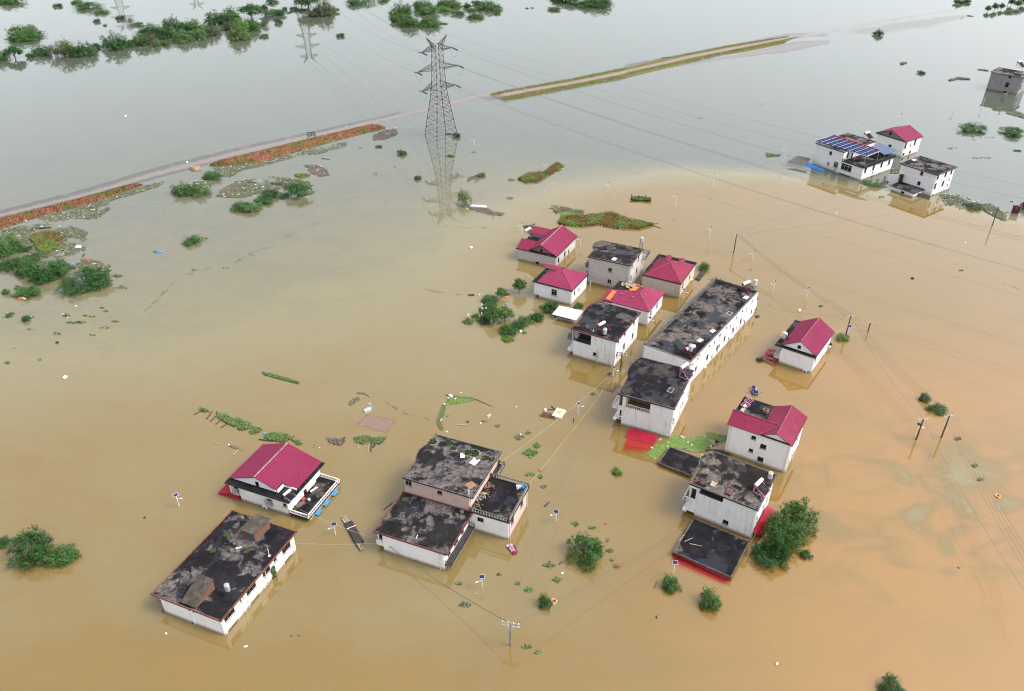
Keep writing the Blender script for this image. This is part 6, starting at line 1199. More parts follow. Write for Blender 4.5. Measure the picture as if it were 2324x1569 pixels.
weed('hedge_raft','green hedge raft with posts in the water above the grey tiled house',d8,[(1622,430),(1700,432),(1800,440)],[(1622,455),(1700,462),(1800,468)],900,.3,W_green,.0,.7,.9,35,cat='hedge')
weed(S,'brown twigs and branches left of the weathered grey house',e6,[(730,1200),(880,1160),(1045,1175)],[(740,1206),(890,1195),(1040,1195)],220,.5,W_brown,.25,.3,.5,36,stretch=2.2); weed(S,'weed strip in the reflection of the weathered grey house',c8,[(2135,630),(2200,620),(2330,665)],[(2150,645),(2230,665),(2330,692)],520,.5,W_mix,.3,.2,.4,37); weed(S,'dark weed line left of the weathered grey house',e6,[(1160,1040),(1230,1040),(1320,1055)],[(1165,1052),(1230,1056),(1320,1066)],90,.5,W_green,.1,.3,.5,38); weed(S,'dark raft with a white scrap in the far right water',e6,[(0,945),(50,930),(105,940)],[(0,968),(50,975),(100,950)],160,.5,W_brown,.1,.3,.5,39)
weed(S,'weed and litter at the rusty lean-to',c7,[(-90,375),(-20,385),(65,395)],[(-80,420),(-20,415),(40,410)],200,.45,W_green,.2,.15,.4,40)
for i,(c,up,n,l) in enumerate([(c9,[(815,1150),(900,1090),(1010,970),(1130,915),(1260,875)],90,'broken line of scum drifting across the left water'),(c9,[(1350,860),(1450,820),(1530,778),(1600,765)],60,'upper end of the broken scum line in the left water'),(c9,[(1640,720),(1750,670),(1860,620)],36,'faint scum line below the litter raft'),(d8,[(-60,660),(140,690),(350,680)],30,'faint scum line left of the cream tiled house'),(d6,[(-200,500),(60,650),(300,700)],40,'faint scum line left of the bamboo weed raft'),(d1,[(1150,300),(1700,500),(2300,760)],40,'faint scum line in the orange water on the right'),(e7,[(-700,250),(-300,330),(140,385)],50,'thin scum line left of the ring of bushes')]):
    weed('floating_scum',l,c,up,[(x+4,y+26) for x,y in up],int(n*.6),.3,W_mix,.55,.03,.15,200+i,.9,cat='scum')
# grass and straw standing on the islands and banks
GT='grass_tufts'
for lb,c,up,lo,n,m,sd in [('grass blades on the island in front of the pylon',d8,[(612,262),(700,210),(850,195),(960,116),(1015,150)],[(620,270),(690,300),(790,292),(880,232),(1000,165)],2600,W_grass,51),('grass blades on the large island behind the pink roofs',d8,[(970,655),(1005,592),(1240,588),(1460,558),(1560,608),(1820,672)],[(975,665),(1050,684),(1180,692),(1340,672),(1470,710),(1700,715),(1820,676)],5200,W_grass,52),('grass blades on the round island by the left bank',e1,[(490,230),(550,120),(760,90),(910,120),(970,200)],[(500,245),(640,450),(740,475),(880,400),(970,220)],2200,W_grass,53),
 ('straw and red soil scraps on the left mud bank',c9,[(-30,625),(250,566),(500,498),(790,424)],[(-30,690),(200,600),(560,508),(790,430)],3000,W_red,54),('straw and red soil scraps on the right mud bank',c9,[(1230,306),(1400,260),(1700,186),(2150,82),(2220,90)],[(1240,310),(1480,290),(1950,155),(2200,96)],3400,W_red,55),('grass on the upper verge of the raised road',c11,[(1480,588),(1560,568),(2000,490),(2324,422)],[(1520,602),(1600,576),(2000,503),(2324,436)],1300,W_grass,56),('grass on the lower verge of the raised road',c11,[(1560,618),(1700,584),(2000,531),(2324,468)],[(1580,630),(1720,604),(2000,550),(2324,488)],1300,W_grass,57),('grass on the far stretch of the raised road verge',c8,[(0,428),(400,345),(700,283),(940,238)],[(20,438),(400,360),(560,322),(930,252)],1700,W_grass,58),('grass on the far upper verge of the raised road',c8,[(0,384),(340,318),(600,268),(940,215)],[(0,396),(340,330),(600,279),(960,218)],1300,W_grass,59)]:
    o=weed(GT,lb,c,up,lo,n,.26,m,.1,.3,.9,sd,cat='grass',stretch=1.5); o.location.z=.32
# logs, poles and planks
def log(c,a,b,label,r=.09,mat='black_wood',z=.08,group=None,name='floating_pole',cat='pole',rise=0):
    p,q=at(c(*a),z),at(c(*b),z); q.z+=rise; o=(p+q)/2; mb=MB(); mb.tube(p-o,(p*.45+q*.55)-o,r,6,r*.85); mb.tube((p*.45+q*.55)-o,q-o+Vector((.03,.05,0)),r*.85,6,r*.6); ob=mb.build(name,M[mat],None,o); return tag(ob,label,cat,group)
for lbl,grp,L in [('dark pole stuck slantwise in the long weed strip','poles of the long weed strip',[(d5,(175,600),(235,570)),(d5,(295,640),(345,570)),(d5,(328,663),(420,580)),(d5,(378,690),(430,645)),(d5,(430,722),(480,685)),(d5,(390,570),(385,610)),(d5,(780,830),(900,850)),(d5,(1000,860),(1110,800))]),
 ('dark pole leaning in the weed ring by the drowned slab','poles of the weed ring',[(d5,(1835,905),(1900,800)),(d5,(1850,900),(1905,805)),(d5,(1895,880),(1965,800)),(d5,(1880,870),(1940,805)),(d5,(1822,945),(1825,840)),(d5,(1550,875),(1580,810)),(d5,(1530,860),(1570,810))]),
 ('dark plank in the heap left of the sunken black roof end','planks behind the sunken black roof',[(c4,(825,890),(1000,905)),(c4,(840,880),(1000,885)),(c4,(900,885),(1030,930)),(c4,(930,885),(1010,935)),(c4,(950,890),(1025,920)),(c4,(640,870),(700,880))]),
 ('dark branch floating in the heap left of the cream tiled house','branches by the cream tiled house',[(c5,(245,150),(370,125)),(c5,(250,160),(380,145)),(c5,(240,140),(350,165)),(c5,(270,135),(385,160)),(c5,(260,165),(375,150))]),
 ('dark bar of the pole frame on the litter raft','bars of the pole frame on the litter raft',[(e8,(1555,295),(1990,330)),(e8,(1570,310),(1960,342)),(e8,(1620,322),(1900,345)),(e8,(1700,262),(1960,280)),(e8,(1700,345),(1760,290)),(e8,(1880,345),(1960,290)),(e8,(1560,300),(1620,280))]),
 ('dark twig in the tangle above the large grass island','twigs above the large grass island',[(d8,(888,525),(970,515)),(d8,(905,503),(970,500)),(d8,(1150,548),(1200,545)),(d8,(920,530),(960,575)),(d8,(980,550),(1070,545))])]:
    for c,a,b in L: log(c,a,b,lbl,.1,'black_wood',.12,grp)
for c,a,b,l,m,r in [(d5,(535,980),(600,920),'pale stick below the thin weed scraps','pale_wood',.1),(d5,(600,922),(645,930),'short pale stick at the thin weed scraps','pale_wood',.08),(d5,(1790,955),(1798,890),'upright pale pole in front of the weed ring','pale_wood',.09),(d5,(1703,918),(1700,865),'short pale pole left of the weed ring','pale_wood',.09),(d5,(360,870),(400,877),'short pale stick left of the thin weed scraps','pale_wood',.08),
 (c4,(620,872),(780,890),'pale bamboo behind the sunken black roof','pale_wood',.08),(c4,(598,790),(630,845),'pale stick in the duckweed mat','pale_wood',.07),(c4,(840,865),(930,840),'thin dark stick across the duckweed mat','black_wood',.06),(d6,(480,465),(785,512),'long bamboo along the top of the weed raft','wood',.16),(d6,(500,478),(740,497),'second bamboo along the top of the weed raft','wood',.14),(d6,(385,735),(440,575),'long bamboo along the left side of the weed raft','wood',.15),(d6,(385,745),(420,830),'short bamboo at the foot of the weed raft','wood',.14),(d6,(595,775),(715,768),'pale plank beside the reddish bucket','pale_wood',.14),(d6,(785,512),(950,585),'thin twig trailing right from the weed raft','black_wood',.06),
 (d6,(1525,617),(1590,617),'short dark stick above the mattress','black_wood',.08),(d6,(1565,583),(1625,640),'dark plank at the green weed by the mattress','black_wood',.12),(d8,(820,408),(865,330),'pale bent pole standing below the pylon island','pale_wood',.12),(d8,(865,335),(938,288),'pale pole floating below the pylon island','pale_wood',.14),(d8,(1745,652),(1890,703),'dark branch crossing at the tip of the large grass island','black_wood',.12),(d8,(1760,668),(1865,660),'second dark branch at the tip of the large grass island','black_wood',.12),(d8,(1610,465),(1685,463),'dark plank below the hedge raft','black_wood',.14),(d8,(380,615),(400,575),'thin stick at the end of the brown reed line','wood',.08),
 (e1,(560,58),(800,40),'long dark log above the round grass island','black_wood',.35),(e1,(40,105),(260,88),'curved dark branch by the left bank','black_wood',.18),(e1,(1520,748),(1755,710),'dark pole right of the big left tree','black_wood',.16),(e1,(245,955),(425,1000),'dark pole below the left bushes','black_wood',.16),(e1,(480,82),(550,33),'short dark stick by the long log','black_wood',.12),(e1,(1295,492),(1325,455),'short dark plank right of the left weed mat','black_wood',.2),(e8,(1095,283),(1390,296),'long brown pole in the litter raft','black_wood',.14),(e8,(1150,388),(1235,398),'short dark plank in the litter raft','black_wood',.16),(e8,(2010,342),(2110,326),'dark pole at the right end of the litter raft','black_wood',.14),(c9,(1868,267),(1915,273),'short dark pole right of the litter tongue','black_wood',.14),
 (d4,(920,146),(958,112),'dark branch right of the pink house terrace','black_wood',.14),(d4,(1033,592),(1055,570),'dark stick left of the lone round bush','black_wood',.1),(d4,(960,960),(972,925),'pale stick at the lifebuoy bush','pale_wood',.06),(d4,(378,822),(398,813),'short pale stick below the street light','pale_wood',.07),(c3,(148,1497),(152,1520),'short dark stick in the lower right water','black_wood',.1),(c3,(130,1280),(150,1230),'thin dark twig at the bush below the street light','black_wood',.05),(e6,(740,1203),(830,1172),'dark branch left of the weathered grey house','black_wood',.25),(e6,(860,1165),(1045,1190),'brown log left of the weathered grey house','wood',.35),(c8,(215,338),(262,334),'brown branch beside the raised road','black_wood',.3),(e6,(915,285),(945,245),'thin slanting stick in the far right water','black_wood',.14),(c10,(540,290),(560,290),'x','wood',.01),
 (d8,(700,690),(760,660),'branch behind the cream house roof','black_wood',.12),(c7,(2120,935),(2180,928),'pale plank beside the red stele street light','pale_wood',.16),(c7,(1215,700),(1290,705),'x','wood',.01),(c2,(205,865),(290,800),'thin dark branch left of the white house','black_wood',.07)]:
    if l!='x': log(c,a,b,l,r,m)
for c,a,b,l in [(d8,(1625,432),(1625,424),'left end post of the hedge raft'),(d8,(1690,440),(1692,430),'middle left post of the hedge raft'),(d8,(1750,440),(1752,428),'middle right post of the hedge raft'),(d8,(1797,465),(1799,435),'right end post of the hedge raft')]:
    p=at(c(*a)); mb=MB(); mb.tube((0,0,-.5),(0,0,1.4),.14,6,.1); tag(mb.build('raft_post',M['black_wood'],None,p),l,'post')
# litter one could pick up
def scrap(c,px,label,d=(.9,.6,.22),mat='white_paint',group=None,name='floating_board',cat='litter',rz=None,z=.0):
    p=at(c(*px),z); rg=random.Random(int(px[0]*7+px[1]*13)); hx,hy=d[0]/2,d[1]/2; mb=MB()
    pts=[(-hx,-hy*rg.uniform(.7,1)),(hx*rg.uniform(.75,1),-hy),(hx,hy*rg.uniform(.6,1)),(hx*rg.uniform(-.2,.3),hy),(-hx*rg.uniform(.8,1),hy*rg.uniform(.7,1))]; pts=[(x*.78,y*.78) for x,y in pts]; mb.prism(pts,-.08,d[2]*.8)
    return tag(mb.build(name,M[mat],None,p,rg.uniform(0,3) if rz is None else rz),label,cat,group)
M['scrap']=plain('dirty_foam',(.52,.52,.50),.8,.35,4)
def scraps(c,pts,label,group,d=(.8,.55,.2),mat='scrap'):
    for i,q in enumerate(pts): k=.42+.4*((i*37)%10)/10; scrap(c,q,label,(d[0]*k,d[1]*k,d[2]),mat,group)
scraps(e1,[(795,80),(535,150),(800,208),(968,170),(912,255),(765,318),(1150,35),(665,28),(935,20),(75,65),(10,118),(315,182),(345,340),(625,395),(1070,432),(255,120),(1050,375),(890,412),(1495,612)],'small white scrap among the weed below the left red bank','white scraps below the left red bank',(.85,.55,.2))
scraps(e1,[(1530,795),(1590,790),(1645,900),(1605,1010),(1190,1275),(985,1410),(1062,1455),(493,1448),(125,1388),(325,1145),(1700,905),(1610,718)],'small white scrap around the big left tree','white scraps around the big left tree',(.85,.6,.2))
scraps(e8,[(945,160),(920,180),(865,248),(540,270),(595,268),(605,310),(665,305),(715,290),(720,305),(1070,175),(1020,118),(1160,120),(1040,95),(950,98),(1245,55),(1160,50),(1320,35),(1595,18),(905,25),(1215,260),(1420,275),(1360,325),(1220,380),(885,420),(955,445),(960,478),(1350,470),(1140,455),(1060,450),(1355,608),(1285,650),(1360,658),(1320,662),(1780,245),(1840,245),(1610,285),(1780,305),(1460,355),(1720,440),(1820,440),(2060,400),(2030,485),(1380,360),(1565,230),(1490,30),(760,70),(810,342)],'small white scrap of litter on the raft around the bushes','white scraps on the litter raft',(.95,.6,.22))
scraps(e8,[(2120,92),(2205,85),(2155,150),(2250,172),(2020,118)],'small white scrap on the brown litter patch','white scraps on the brown litter patch',(.9,.6,.2))
scraps(c9,[(745,465),(680,492),(640,485),(515,548),(488,612),(150,630),(195,612),(70,615),(245,665),(830,455),(2285,125),(2300,90),(2250,95),(1608,272),(1720,215),(1940,165),(2010,85)],'small white scrap along the foot of the red banks','white scraps along the red banks',(1.0,.65,.22))
scraps(d5,[(650,690),(672,690),(700,725),(735,745),(725,755),(880,240),(1110,292),(500,888),(1175,860),(1345,915)],'small white scrap in the weed strips','white scraps in the weed strips',(.7,.45,.22))
scraps(d6,[(525,483),(500,500),(570,510),(630,448),(460,565),(430,720),(420,735),(485,850),(835,760),(1202,593),(918,708),(1245,880)],'small white scrap around the bamboo weed raft','white scraps around the bamboo raft',(.75,.55,.22))
scraps(c4,[(465,808),(475,800),(405,868),(412,872),(640,780),(655,790),(540,828),(500,770),(720,850),(800,925),(430,955),(870,858),(530,860)],'small white scrap on the duckweed mat','white scraps on the duckweed mat',(.75,.5,.2))
scraps(c7,[(1715,858),(1660,820),(1895,828),(1862,895),(1590,762),(1990,925),(2105,925),(2145,965),(1820,148),(1935,168)],'small white scrap in the weed by the far cube house','white scraps by the far cube house',(1.0,.6,.22))
scraps(e7,[(352,695),(428,668),(485,660),(420,742),(212,768),(418,604)],'white cloth scrap caught on the ring of bushes','white scraps on the ring of bushes',(.75,.5,.35)); 
for o in [q for q in COL.objects if q.get('group')=='white scraps on the ring of bushes']: o.location.z=1.0
scraps(d8,[(932,132),(945,212),(1005,170),(975,662),(1775,650),(1360,682),(85,497),(155,530)],'small white scrap at the grass islands','white scraps at the grass islands',(.8,.5,.25))
scraps(c11,[(1720,600),(1790,572),(1960,548),(2090,530),(2200,505)],'small white scrap on the verge of the raised road','white scraps on the raised road',(1.2,.7,.5)); scraps(c8,[(380,350),(455,345),(245,400),(165,408),(560,320),(700,292)],'small white scrap on the far verge of the raised road','white scraps on the far raised road',(1.4,.8,.5))
for c,px,l,d,m in [(d7,(408,174),'white foam block alone in open water near the left edge',(1.1,.8,.3),'white_paint'),(e1,(1230,355),'large white board on the edge of the left weed mat',(2.0,1.6,.4),'white_paint'),(e1,(280,175),'pale square board by the left bank',(1.9,1.2,.15),'pale_wood'),(e1,(1125,625),'bright blue sheet beside the left bushes',(2.2,1.0,.15),'blue_paint'),(e1,(1390,588),'red and white ball above the big left tree',(1.2,.9,.5),'red'),(e1,(1045,465),'orange and white crate below the weed mat',(1.5,.7,.3),'trim_brown'),(e1,(340,1165),'red plastic heap below the lower left bushes',(2.2,.9,.35),'orange'),(e1,(385,1165),'white trough on the red plastic heap',(1.8,.4,.45),'white_paint'),(c9,(925,815),'blue sheet floating alone in the left water',(2.4,.6,.25),'blue_paint'),(c9,(905,812),'dark scrap beside the lone blue sheet',(1.6,1.0,.15),'black_wood'),
 (d8,(188,880),'white box alone left of the cream tiled house',(1.0,.8,.5),'white_paint'),(d5,(1825,540),'blue tray floating near the drowned slab',(1.2,.7,.2),'blue_paint'),(d5,(1790,560),'grey sack heap beside the blue tray',(2.2,1.2,.35),'alu'),(d5,(1810,505),'pale hoop of reed above the blue tray',(1.0,.6,.1),'pale_wood'),(d5,(855,213),'blue scrap at the left end of the short weed strip',(.7,.4,.2),'blue_paint'),(d5,(836,782),'dark blue scrap in the long weed strip',(.6,.6,.3),'blue_paint'),(d6,(700,748),'reddish bucket by the pale plank',(.7,.6,.4),'trim_brown'),(d6,(490,685),'green scrap at the weed raft side',(.7,.5,.15),'green'),(d6,(430,758),'small red scrap at the weed raft foot',(.5,.4,.2),'red'),(d6,(575,508),'pink cloth in the weed raft corner',(1.3,.4,.15),'rose'),(d6,(525,482),'white foam box in the weed raft corner',(1.1,.8,.4),'white_paint'),(d6,(920,680),'grey cloth scrap right of the weed raft',(1.2,.5,.2),'alu'),(d6,(1448,1250),'small red box by the pink house balcony',(.6,.5,.35),'red'),(d6,(1485,1420),'dark green tub by the pink house terrace',(1.0,.6,.15),'green'),(d6,(1500,632),'white barrel at the dark pallet',(.6,.5,.6),'white_paint'),(d6,(1458,722),'pale float tied to the dark pallet',(.7,.25,.15),'pale_wood'),(d6,(1793,738),'small black stump below the street light',(.25,.25,.9),'black_wood'),
 (d4,(1393,282),'tiny red scrap above the lone round bush',(.45,.4,.25),'red'),(d4,(1408,408),'dark wooden scrap right of the lone round bush',(1.1,.5,.2),'wood'),(d4,(1485,602),'red scrap below right of the lone round bush',(.6,.6,.3),'red'),(d4,(1058,663),'white bottle below the lone round bush',(.5,.3,.2),'white_paint'),(c1,(50,648),'small dark scrap left of the plum gabled house',(.5,.3,.2),'black_wood'),(c1,(1075,1472),'tiny dark scrap below the long house',(.3,.2,.1),'black_wood'),(c1,(1125,1470),'second tiny dark scrap below the long house',(.3,.2,.1),'black_wood'),(c1,(200,1458),'white bottle at the lower left corner of the long house',(.4,.3,.2),'white_paint'),(c1,(755,1548),'pale stick end below the long house',(.7,.2,.2),'white_paint'),(d1,(420,945),'white foam lump behind the lone gable house',(.9,.7,.5),'white_paint'),(d1,(1377,668),'round black float in the orange water',(.9,.7,.4),'trim_dark'),(d1,(732,112),'tiny white scrap below the solar panel house',(.8,.4,.2),'white_paint'),(d1,(1825,367),'tiny white scrap under the right wires',(.8,.4,.2),'white_paint'),
 (d3,(18,1302),'white bottle in the lower right water',(.5,.3,.25),'white_paint'),(d3,(1715,402),'tiny dark stick in the lower right water',(.5,.15,.1),'black_wood'),(c3,(622,132),'black tyre lump on the duckweed edge',(.7,.6,.3),'trim_dark'),(c4,(913,822),'black bucket on the right of the duckweed mat',(.6,.5,.4),'trim_dark'),(e7,(1030,965),'white sink frame at the ring of bushes',(1.3,.7,.3),'white_paint'),(e7,(985,965),'reddish tub beside the white sink frame',(.5,.5,.3),'rose'),(e7,(880,1108),'red ball at the lowest bush of the ring',(.8,.6,.4),'red'),(e7,(820,430),'orange sheet at the top of the ring of bushes',(1.5,.7,.2),'orange'),(e7,(790,550),'orange board with a red pole by the ring of bushes',(2.0,.5,.15),'orange'),(e7,(800,552),'blue tub on the orange board',(.7,.5,.5),'blue_paint'),(e7,(800,395),'dark tarpaulin at the top of the ring of bushes',(2.2,.8,.4),'trim_dark'),(e7,(255,398),'dark wooden frame left of the ring of bushes',(2.0,.7,.3),'black_wood'),(e7,(380,398),'grey pale scrap left of the ring of bushes',(1.0,.5,.25),'alu'),
 (c6,(1805,505),'x',(.1,.1,.1),'white_paint'),(c6,(1365,562),'dark crate under the red awning of the row house',(1.2,1.0,.3),'black_wood'),(d8,(1503,705),'dark tub at the edge of the large grass island',(.9,.6,.4),'trim_dark'),(d8,(265,495),'reddish scrap above the white boat',(1.4,.5,.2),'red'),(e8,(1015,458),'dark red scrap on the litter raft',(1.1,.6,.3),'red'),(e8,(1310,455),'pinkish scrap on the litter raft',(1.1,.6,.2),'rose'),(e8,(2170,130),'bright pink scrap on the brown litter patch',(1.1,.5,.3),'pinkmetal'),(e8,(632,312),'blue scrap at the left bush of the raft',(1.1,.5,.25),'blue_paint'),(e8,(1155,305),'pale round lump in the litter raft',(1.3,1.0,.4),'pale_wood'),(e8,(1725,345),'grey junk heap in the litter raft',(1.6,1.0,.4),'wood'),(e5,(460,128),'blue roof scrap among the upper islets',(4.5,2.2,.5),'blue_paint'),(e5,(890,48),'white egret-like scrap among the upper islets',(2.0,1.4,.8),'white_paint'),(c4,(75,288),'dark float by the street light of the balcony house',(1.2,.9,.25),'trim_dark'),(c9,(730,22),'tiny white scrap in the far river water',(1.3,.5,.3),'white_paint'),(c9,(1087,292),'white scrap on the drowned road',(.9,.7,.5),'white_paint'),(c4,(690,825),'blue white scrap on the duckweed mat',(.6,.4,.15),'alu'),(c9,(80,1368),'small pink scrap near the left edge',(.9,.7,.3),'rose'),(c9,(333,1340),'small black float near the left edge',(.8,.7,.4),'trim_dark'),(c7,(1810,805),'yellow scrap in the weed by the cube house',(1.6,.7,.3),'pale_wood')]:
    if l!='x': scrap(c,px,l,d,m,cat='litter' if True else '')
# white wreck in the reed line
q=MB(); q.prism([(-2.6,-.3),(-1.8,-.6),(1.6,-.6),(2.7,0),(1.6,.6),(-1.9,.5)],-.1,.45); b=tag(q.build('white_boat',M['white_paint'],None,at(d8(255,512)),-.1),'narrow white boat lying in the brown reed line','boat'); q=MB(); q.box(-1.5,-.3,.452,1.3,.3,.47); q.build('cockpit',M['alu'],b)
# mattress, pallet, bamboo bundle, cloth heap, lifebuoys
t=thing('mattress','white and yellow mattress floating by the street light','mattress',at(d6(1642,663)),R(65)); q=MB(); q.box(-1.35,-.95,0,1.35,.95,.35); q.build('pad',M['white_paint'],t); q=MB(); q.box(-.5,-.4,.352,.9,.25,.375); q.build('yellow_patch',plain('yellow_stain',(.5,.28,.04),.7),t); q=MB(); q.box(-1.3,.35,.354,1.3,.5,.45); q.build('slat',M['pale_wood'],t)
t=thing('pallet','dark broken pallet left of the floating mattress','pallet',at(d6(1530,682)),R(-20))
for i in range(5): q=MB(); q.obox((0,-.6+.3*i,.15+.03*i),(3.4-.3*i,.17,.06)); q.build('board',M['black_wood' if i%2 else 'trim_brown'],t)
for x in(-1.2,1.0): q=MB(); q.obox((x,0,.06),(.15,1.5,.1)); q.build('runner',M['trim_brown'],t)
t=thing('bamboo_bundle','bundle of bamboo poles wrapped in black cloth beside the white house','bundle',(at(c1(1400,640))+at(c1(1510,775)))/2 if False else at(((785+822)/2,(1172+1250)/2)),0); A,B=at((779,1172)),at((824,1252)); d=(B-A); L=d.length; d.normalize(); n=Vector((-d.y,d.x,0)); rg=random.Random(8); q=MB(); o=t.location
for i in range(14): s=n*rg.uniform(-.5,.5); e0=rg.uniform(0,.7); q.tube(A+d*e0+s+Vector((0,0,.1+rg.random()*.3))-o,B-d*rg.uniform(0,.8)+s*.7+Vector((0,0,.1+rg.random()*.3))-o,.06,5)
q.build('poles',M['pale_wood'],t); q=MB(); q.obox(Vector((0,0,.25))+d*.1,(L*.58,1.35,.5),Matrix((d,n,Vector((0,0,1)))).transposed()); q.build('black_wrap',M['trim_dark'],t); q=MB(); q.obox(Vector((0,0,.26))-d*L*.12,(.1,1.45,.55),Matrix((d,n,Vector((0,0,1)))).transposed()); q.build('tie',M['white_paint'],t)
t=thing('cloth_heap','heap of pink, red and grey cloth drifting below the pink house terrace','cloth heap',at(d4(676,482)),R(-62)); t.scale=(.62,.72,.7); rg=random.Random(2)
def cloth(nm,x0,y0,w,l,z,mat,sd):
    g=random.Random(sd); mb=MB(); N=6; G=[[Vector((x0+l*i/N+g.uniform(-.06,.06),y0+w*j/N+g.uniform(-.06,.06),z+g.uniform(-.1,.18)+.2*math.sin(math.pi*i/N)*math.sin(math.pi*j/N))) for j in range(N+1)] for i in range(N+1)]
    for i in range(N):
        for j in range(N): mb.face([G[i][j],G[i+1][j],G[i+1][j+1],G[i][j+1]],0,None,True)
    mb.build(nm,mat,t)
q=MB(); q.prism([(-1.9,-.5),(-1.2,-.85),(1.3,-.8),(1.9,0),(1.3,.7),(-1.3,.8)],-.05,.14); q.build('float',M['black_wood'],t); cloth('pink_cloth',-1.0,-.7,1.1,1.9,.3,plain('pink_cloth',(.5,.17,.2),.8),1); cloth('grey_cloth',-1.9,-.5,1.1,.9,.34,plain('grey_cloth',(.3,.34,.42),.8),2); cloth('red_cloth',.6,-.6,.8,1.2,.28,plain('red_cloth',(.33,.03,.05),.8),3); cloth('blue_cloth',-.5,.3,.6,.8,.3,plain('blue_cloth',(.03,.1,.35),.8),4); cloth('white_cloth',-1.9,-.85,.45,.6,.36,M['white_paint'],5)
def lifebuoy(c,px,label,tiltx=0):
    t=thing('lifebuoy',label,'lifebuoy',at(c(*px),.1),0,'orange lifebuoys'); t.rotation_euler.x=tiltx
    for nm,mat,segs in (('ring',M['orange'],None),('white_bands',M['white_paint'],1)):
        mb=MB(); n=24; m=8; Rr=.40; r=.11 if segs is None else .115
        for i in range(n):
            if segs and i%6>0: continue
            for j in range(m):
                f=lambda a,b:((Rr+r*math.cos(b*2*math.pi/m))*math.cos(a*2*math.pi/n),(Rr+r*math.cos(b*2*math.pi/m))*math.sin(a*2*math.pi/n),r*math.sin(b*2*math.pi/m)); mb.face([f(i,j),f(i+1,j),f(i+1,j+1),f(i,j+1)],0,None,True)
        mb.build(nm,mat,t)
lifebuoy(d4,(993,878),'orange lifebuoy floating at the lifebuoy bush in the lower middle',.15); lifebuoy(d2,(1998,1085),'orange lifebuoy drifting under the wires on the right')
sheet('drowned_slab',P(d5,(1775,590),(2070,650)),P(d5,(1675,700),(1975,785)),murk_mat('drowned_slab_top',(.20,.13,.095),.85,.2,.05,.4,.18,.12,.1),.006,20,'brown concrete slab just under the water above the weed ring','slab')
# dark floating board by the beige house
q=MB(); A=[at(c6(*p)) for p in((720,178),(768,192),(838,98),(795,90))]; o=sum(A,Vector())/4; q.prism([((p-o).x,(p-o).y) for p in A],-.05,.3); tag(q.build('floating_board',M['trim_dark'],None,o),'long dark board floating right of the beige tiled house','board')
# roadside notice board and red stele
t=thing('notice_board','black framed board with four pale panels by the drowned road','notice board',at(c9(1812,152)),R(22)); Hh=max(2.5,hgt(c9(1812,152),c9(1812,122))); q=MB()
for x in(-1.4,1.4): q.tube((x,0,-.5),(x,0,Hh),.12,6)
q.build('posts',M['trim_dark'],t); q=MB(); z0=Hh*.35
for a,b,c_,d_ in((-1.5,1.5,z0,z0+.18),(-1.5,1.5,Hh-.2,Hh),(-1.5,1.5,(z0+Hh)/2-.06,(z0+Hh)/2+.12)): q.box(a,-.06,c_,b,.06,d_)
q.box(-.09,-.062,z0,.09,.062,Hh); fr=q.build('frame',M['trim_dark'],t); q=MB(); q.box(-1.4,-.03,z0,1.4,.03,Hh-.05); q.build('panels',plain('pale_panel',(.3,.3,.3),.6),fr)
t=thing('red_stele','dark red stele with upswept top standing at the right edge','stele',at(c7(2238,938)),R(-25)); Hs=hgt(c7(2238,938),c7(2268,866)); q=MB(); w=1.0; pr=[(-w,-1),(w,-1),(w,Hs*.86),(w*1.35,Hs),(w*.5,Hs*.9),(0,Hs*.97),(-w*.5,Hs*.9),(-w*1.35,Hs),(-w,Hs*.86)]
q.face([(x,-.35,z) for x,z in pr]); q.face([(x,.35,z) for x,z in reversed(pr)])
for i in range(len(pr)): j=(i+1)%len(pr); q.face([(pr[i][0],-.35,pr[i][1]),(pr[i][0],.35,pr[i][1]),(pr[j][0],.35,pr[j][1]),(pr[j][0],-.35,pr[j][1])])
q.build('stele_body',plain('dark_red',(.16,.012,.035),.5,.3),t); q=MB(); 
for z in(.55,.68): q.box(-.25,-.37,Hs*z,.25,-.353,Hs*(z+.06))
q.build('characters',M['pale_wood'],t)
# ---- rowing boat with two people
BP=at(c6(1333,1332)); t=thing('rowing_boat','small blue rowing boat carrying two people','boat',BP,R(88)); N=12; sec=[]
for i in range(N+1):
    u=i/N; x=lerp(-1.45,1.6,u); w=.62*(1-max(0,(u-.45)/.55)**2.2)*(.86+.14*min(1,u*4)); w=max(w,.04); zz=.42+.16*max(0,u-.6)**1.2*2; sec.append([(x,-w,zz),(x,-w*.72,-.05),(x,w*.72,-.05),(x,w,zz)])
q=MB()
for a,b in zip(sec,sec[1:]):
    for j in range(3): q.face([a[j],b[j],b[j+1],a[j+1]],0,None,True)
    for j,s in((0,1),(3,-1)): q.face([a[j],b[j],(b[j][0],b[j][1]+s*.09 if abs(b[j][1])>.1 else 0,b[j][2]+.03),(a[j][0],a[j][1]+s*.09,a[j][2]+.03)])
q.face(list(reversed(sec[0]))); q.build('hull',plain('blue_hull',(.025,.05,.42),.4,.3,4),t); q=MB(); q.box(-1.2,-.5,.2,-.85,.5,.25); q.box(.35,-.5,.22,.7,.5,.27); q.build('thwarts',plain('blue_seat',(.03,.08,.40),.5),t)
gun=MB(); gun.path([(a[0][0],a[0][1],a[0][2]) for a in sec],.05,5); gun.path([(a[3][0],a[3][1],a[3][2]) for a in sec],.05,5); gun.path([sec[0][0],sec[0][3]],.05,5); gun.build('gunwale',plain('pale_blue',(.12,.2,.55),.4),t)
SKIN=plain('skin',(.36,.18,.12),.6,.15,6); HAIR=plain('black_hair',(.012,.01,.01),.6,.3,8)
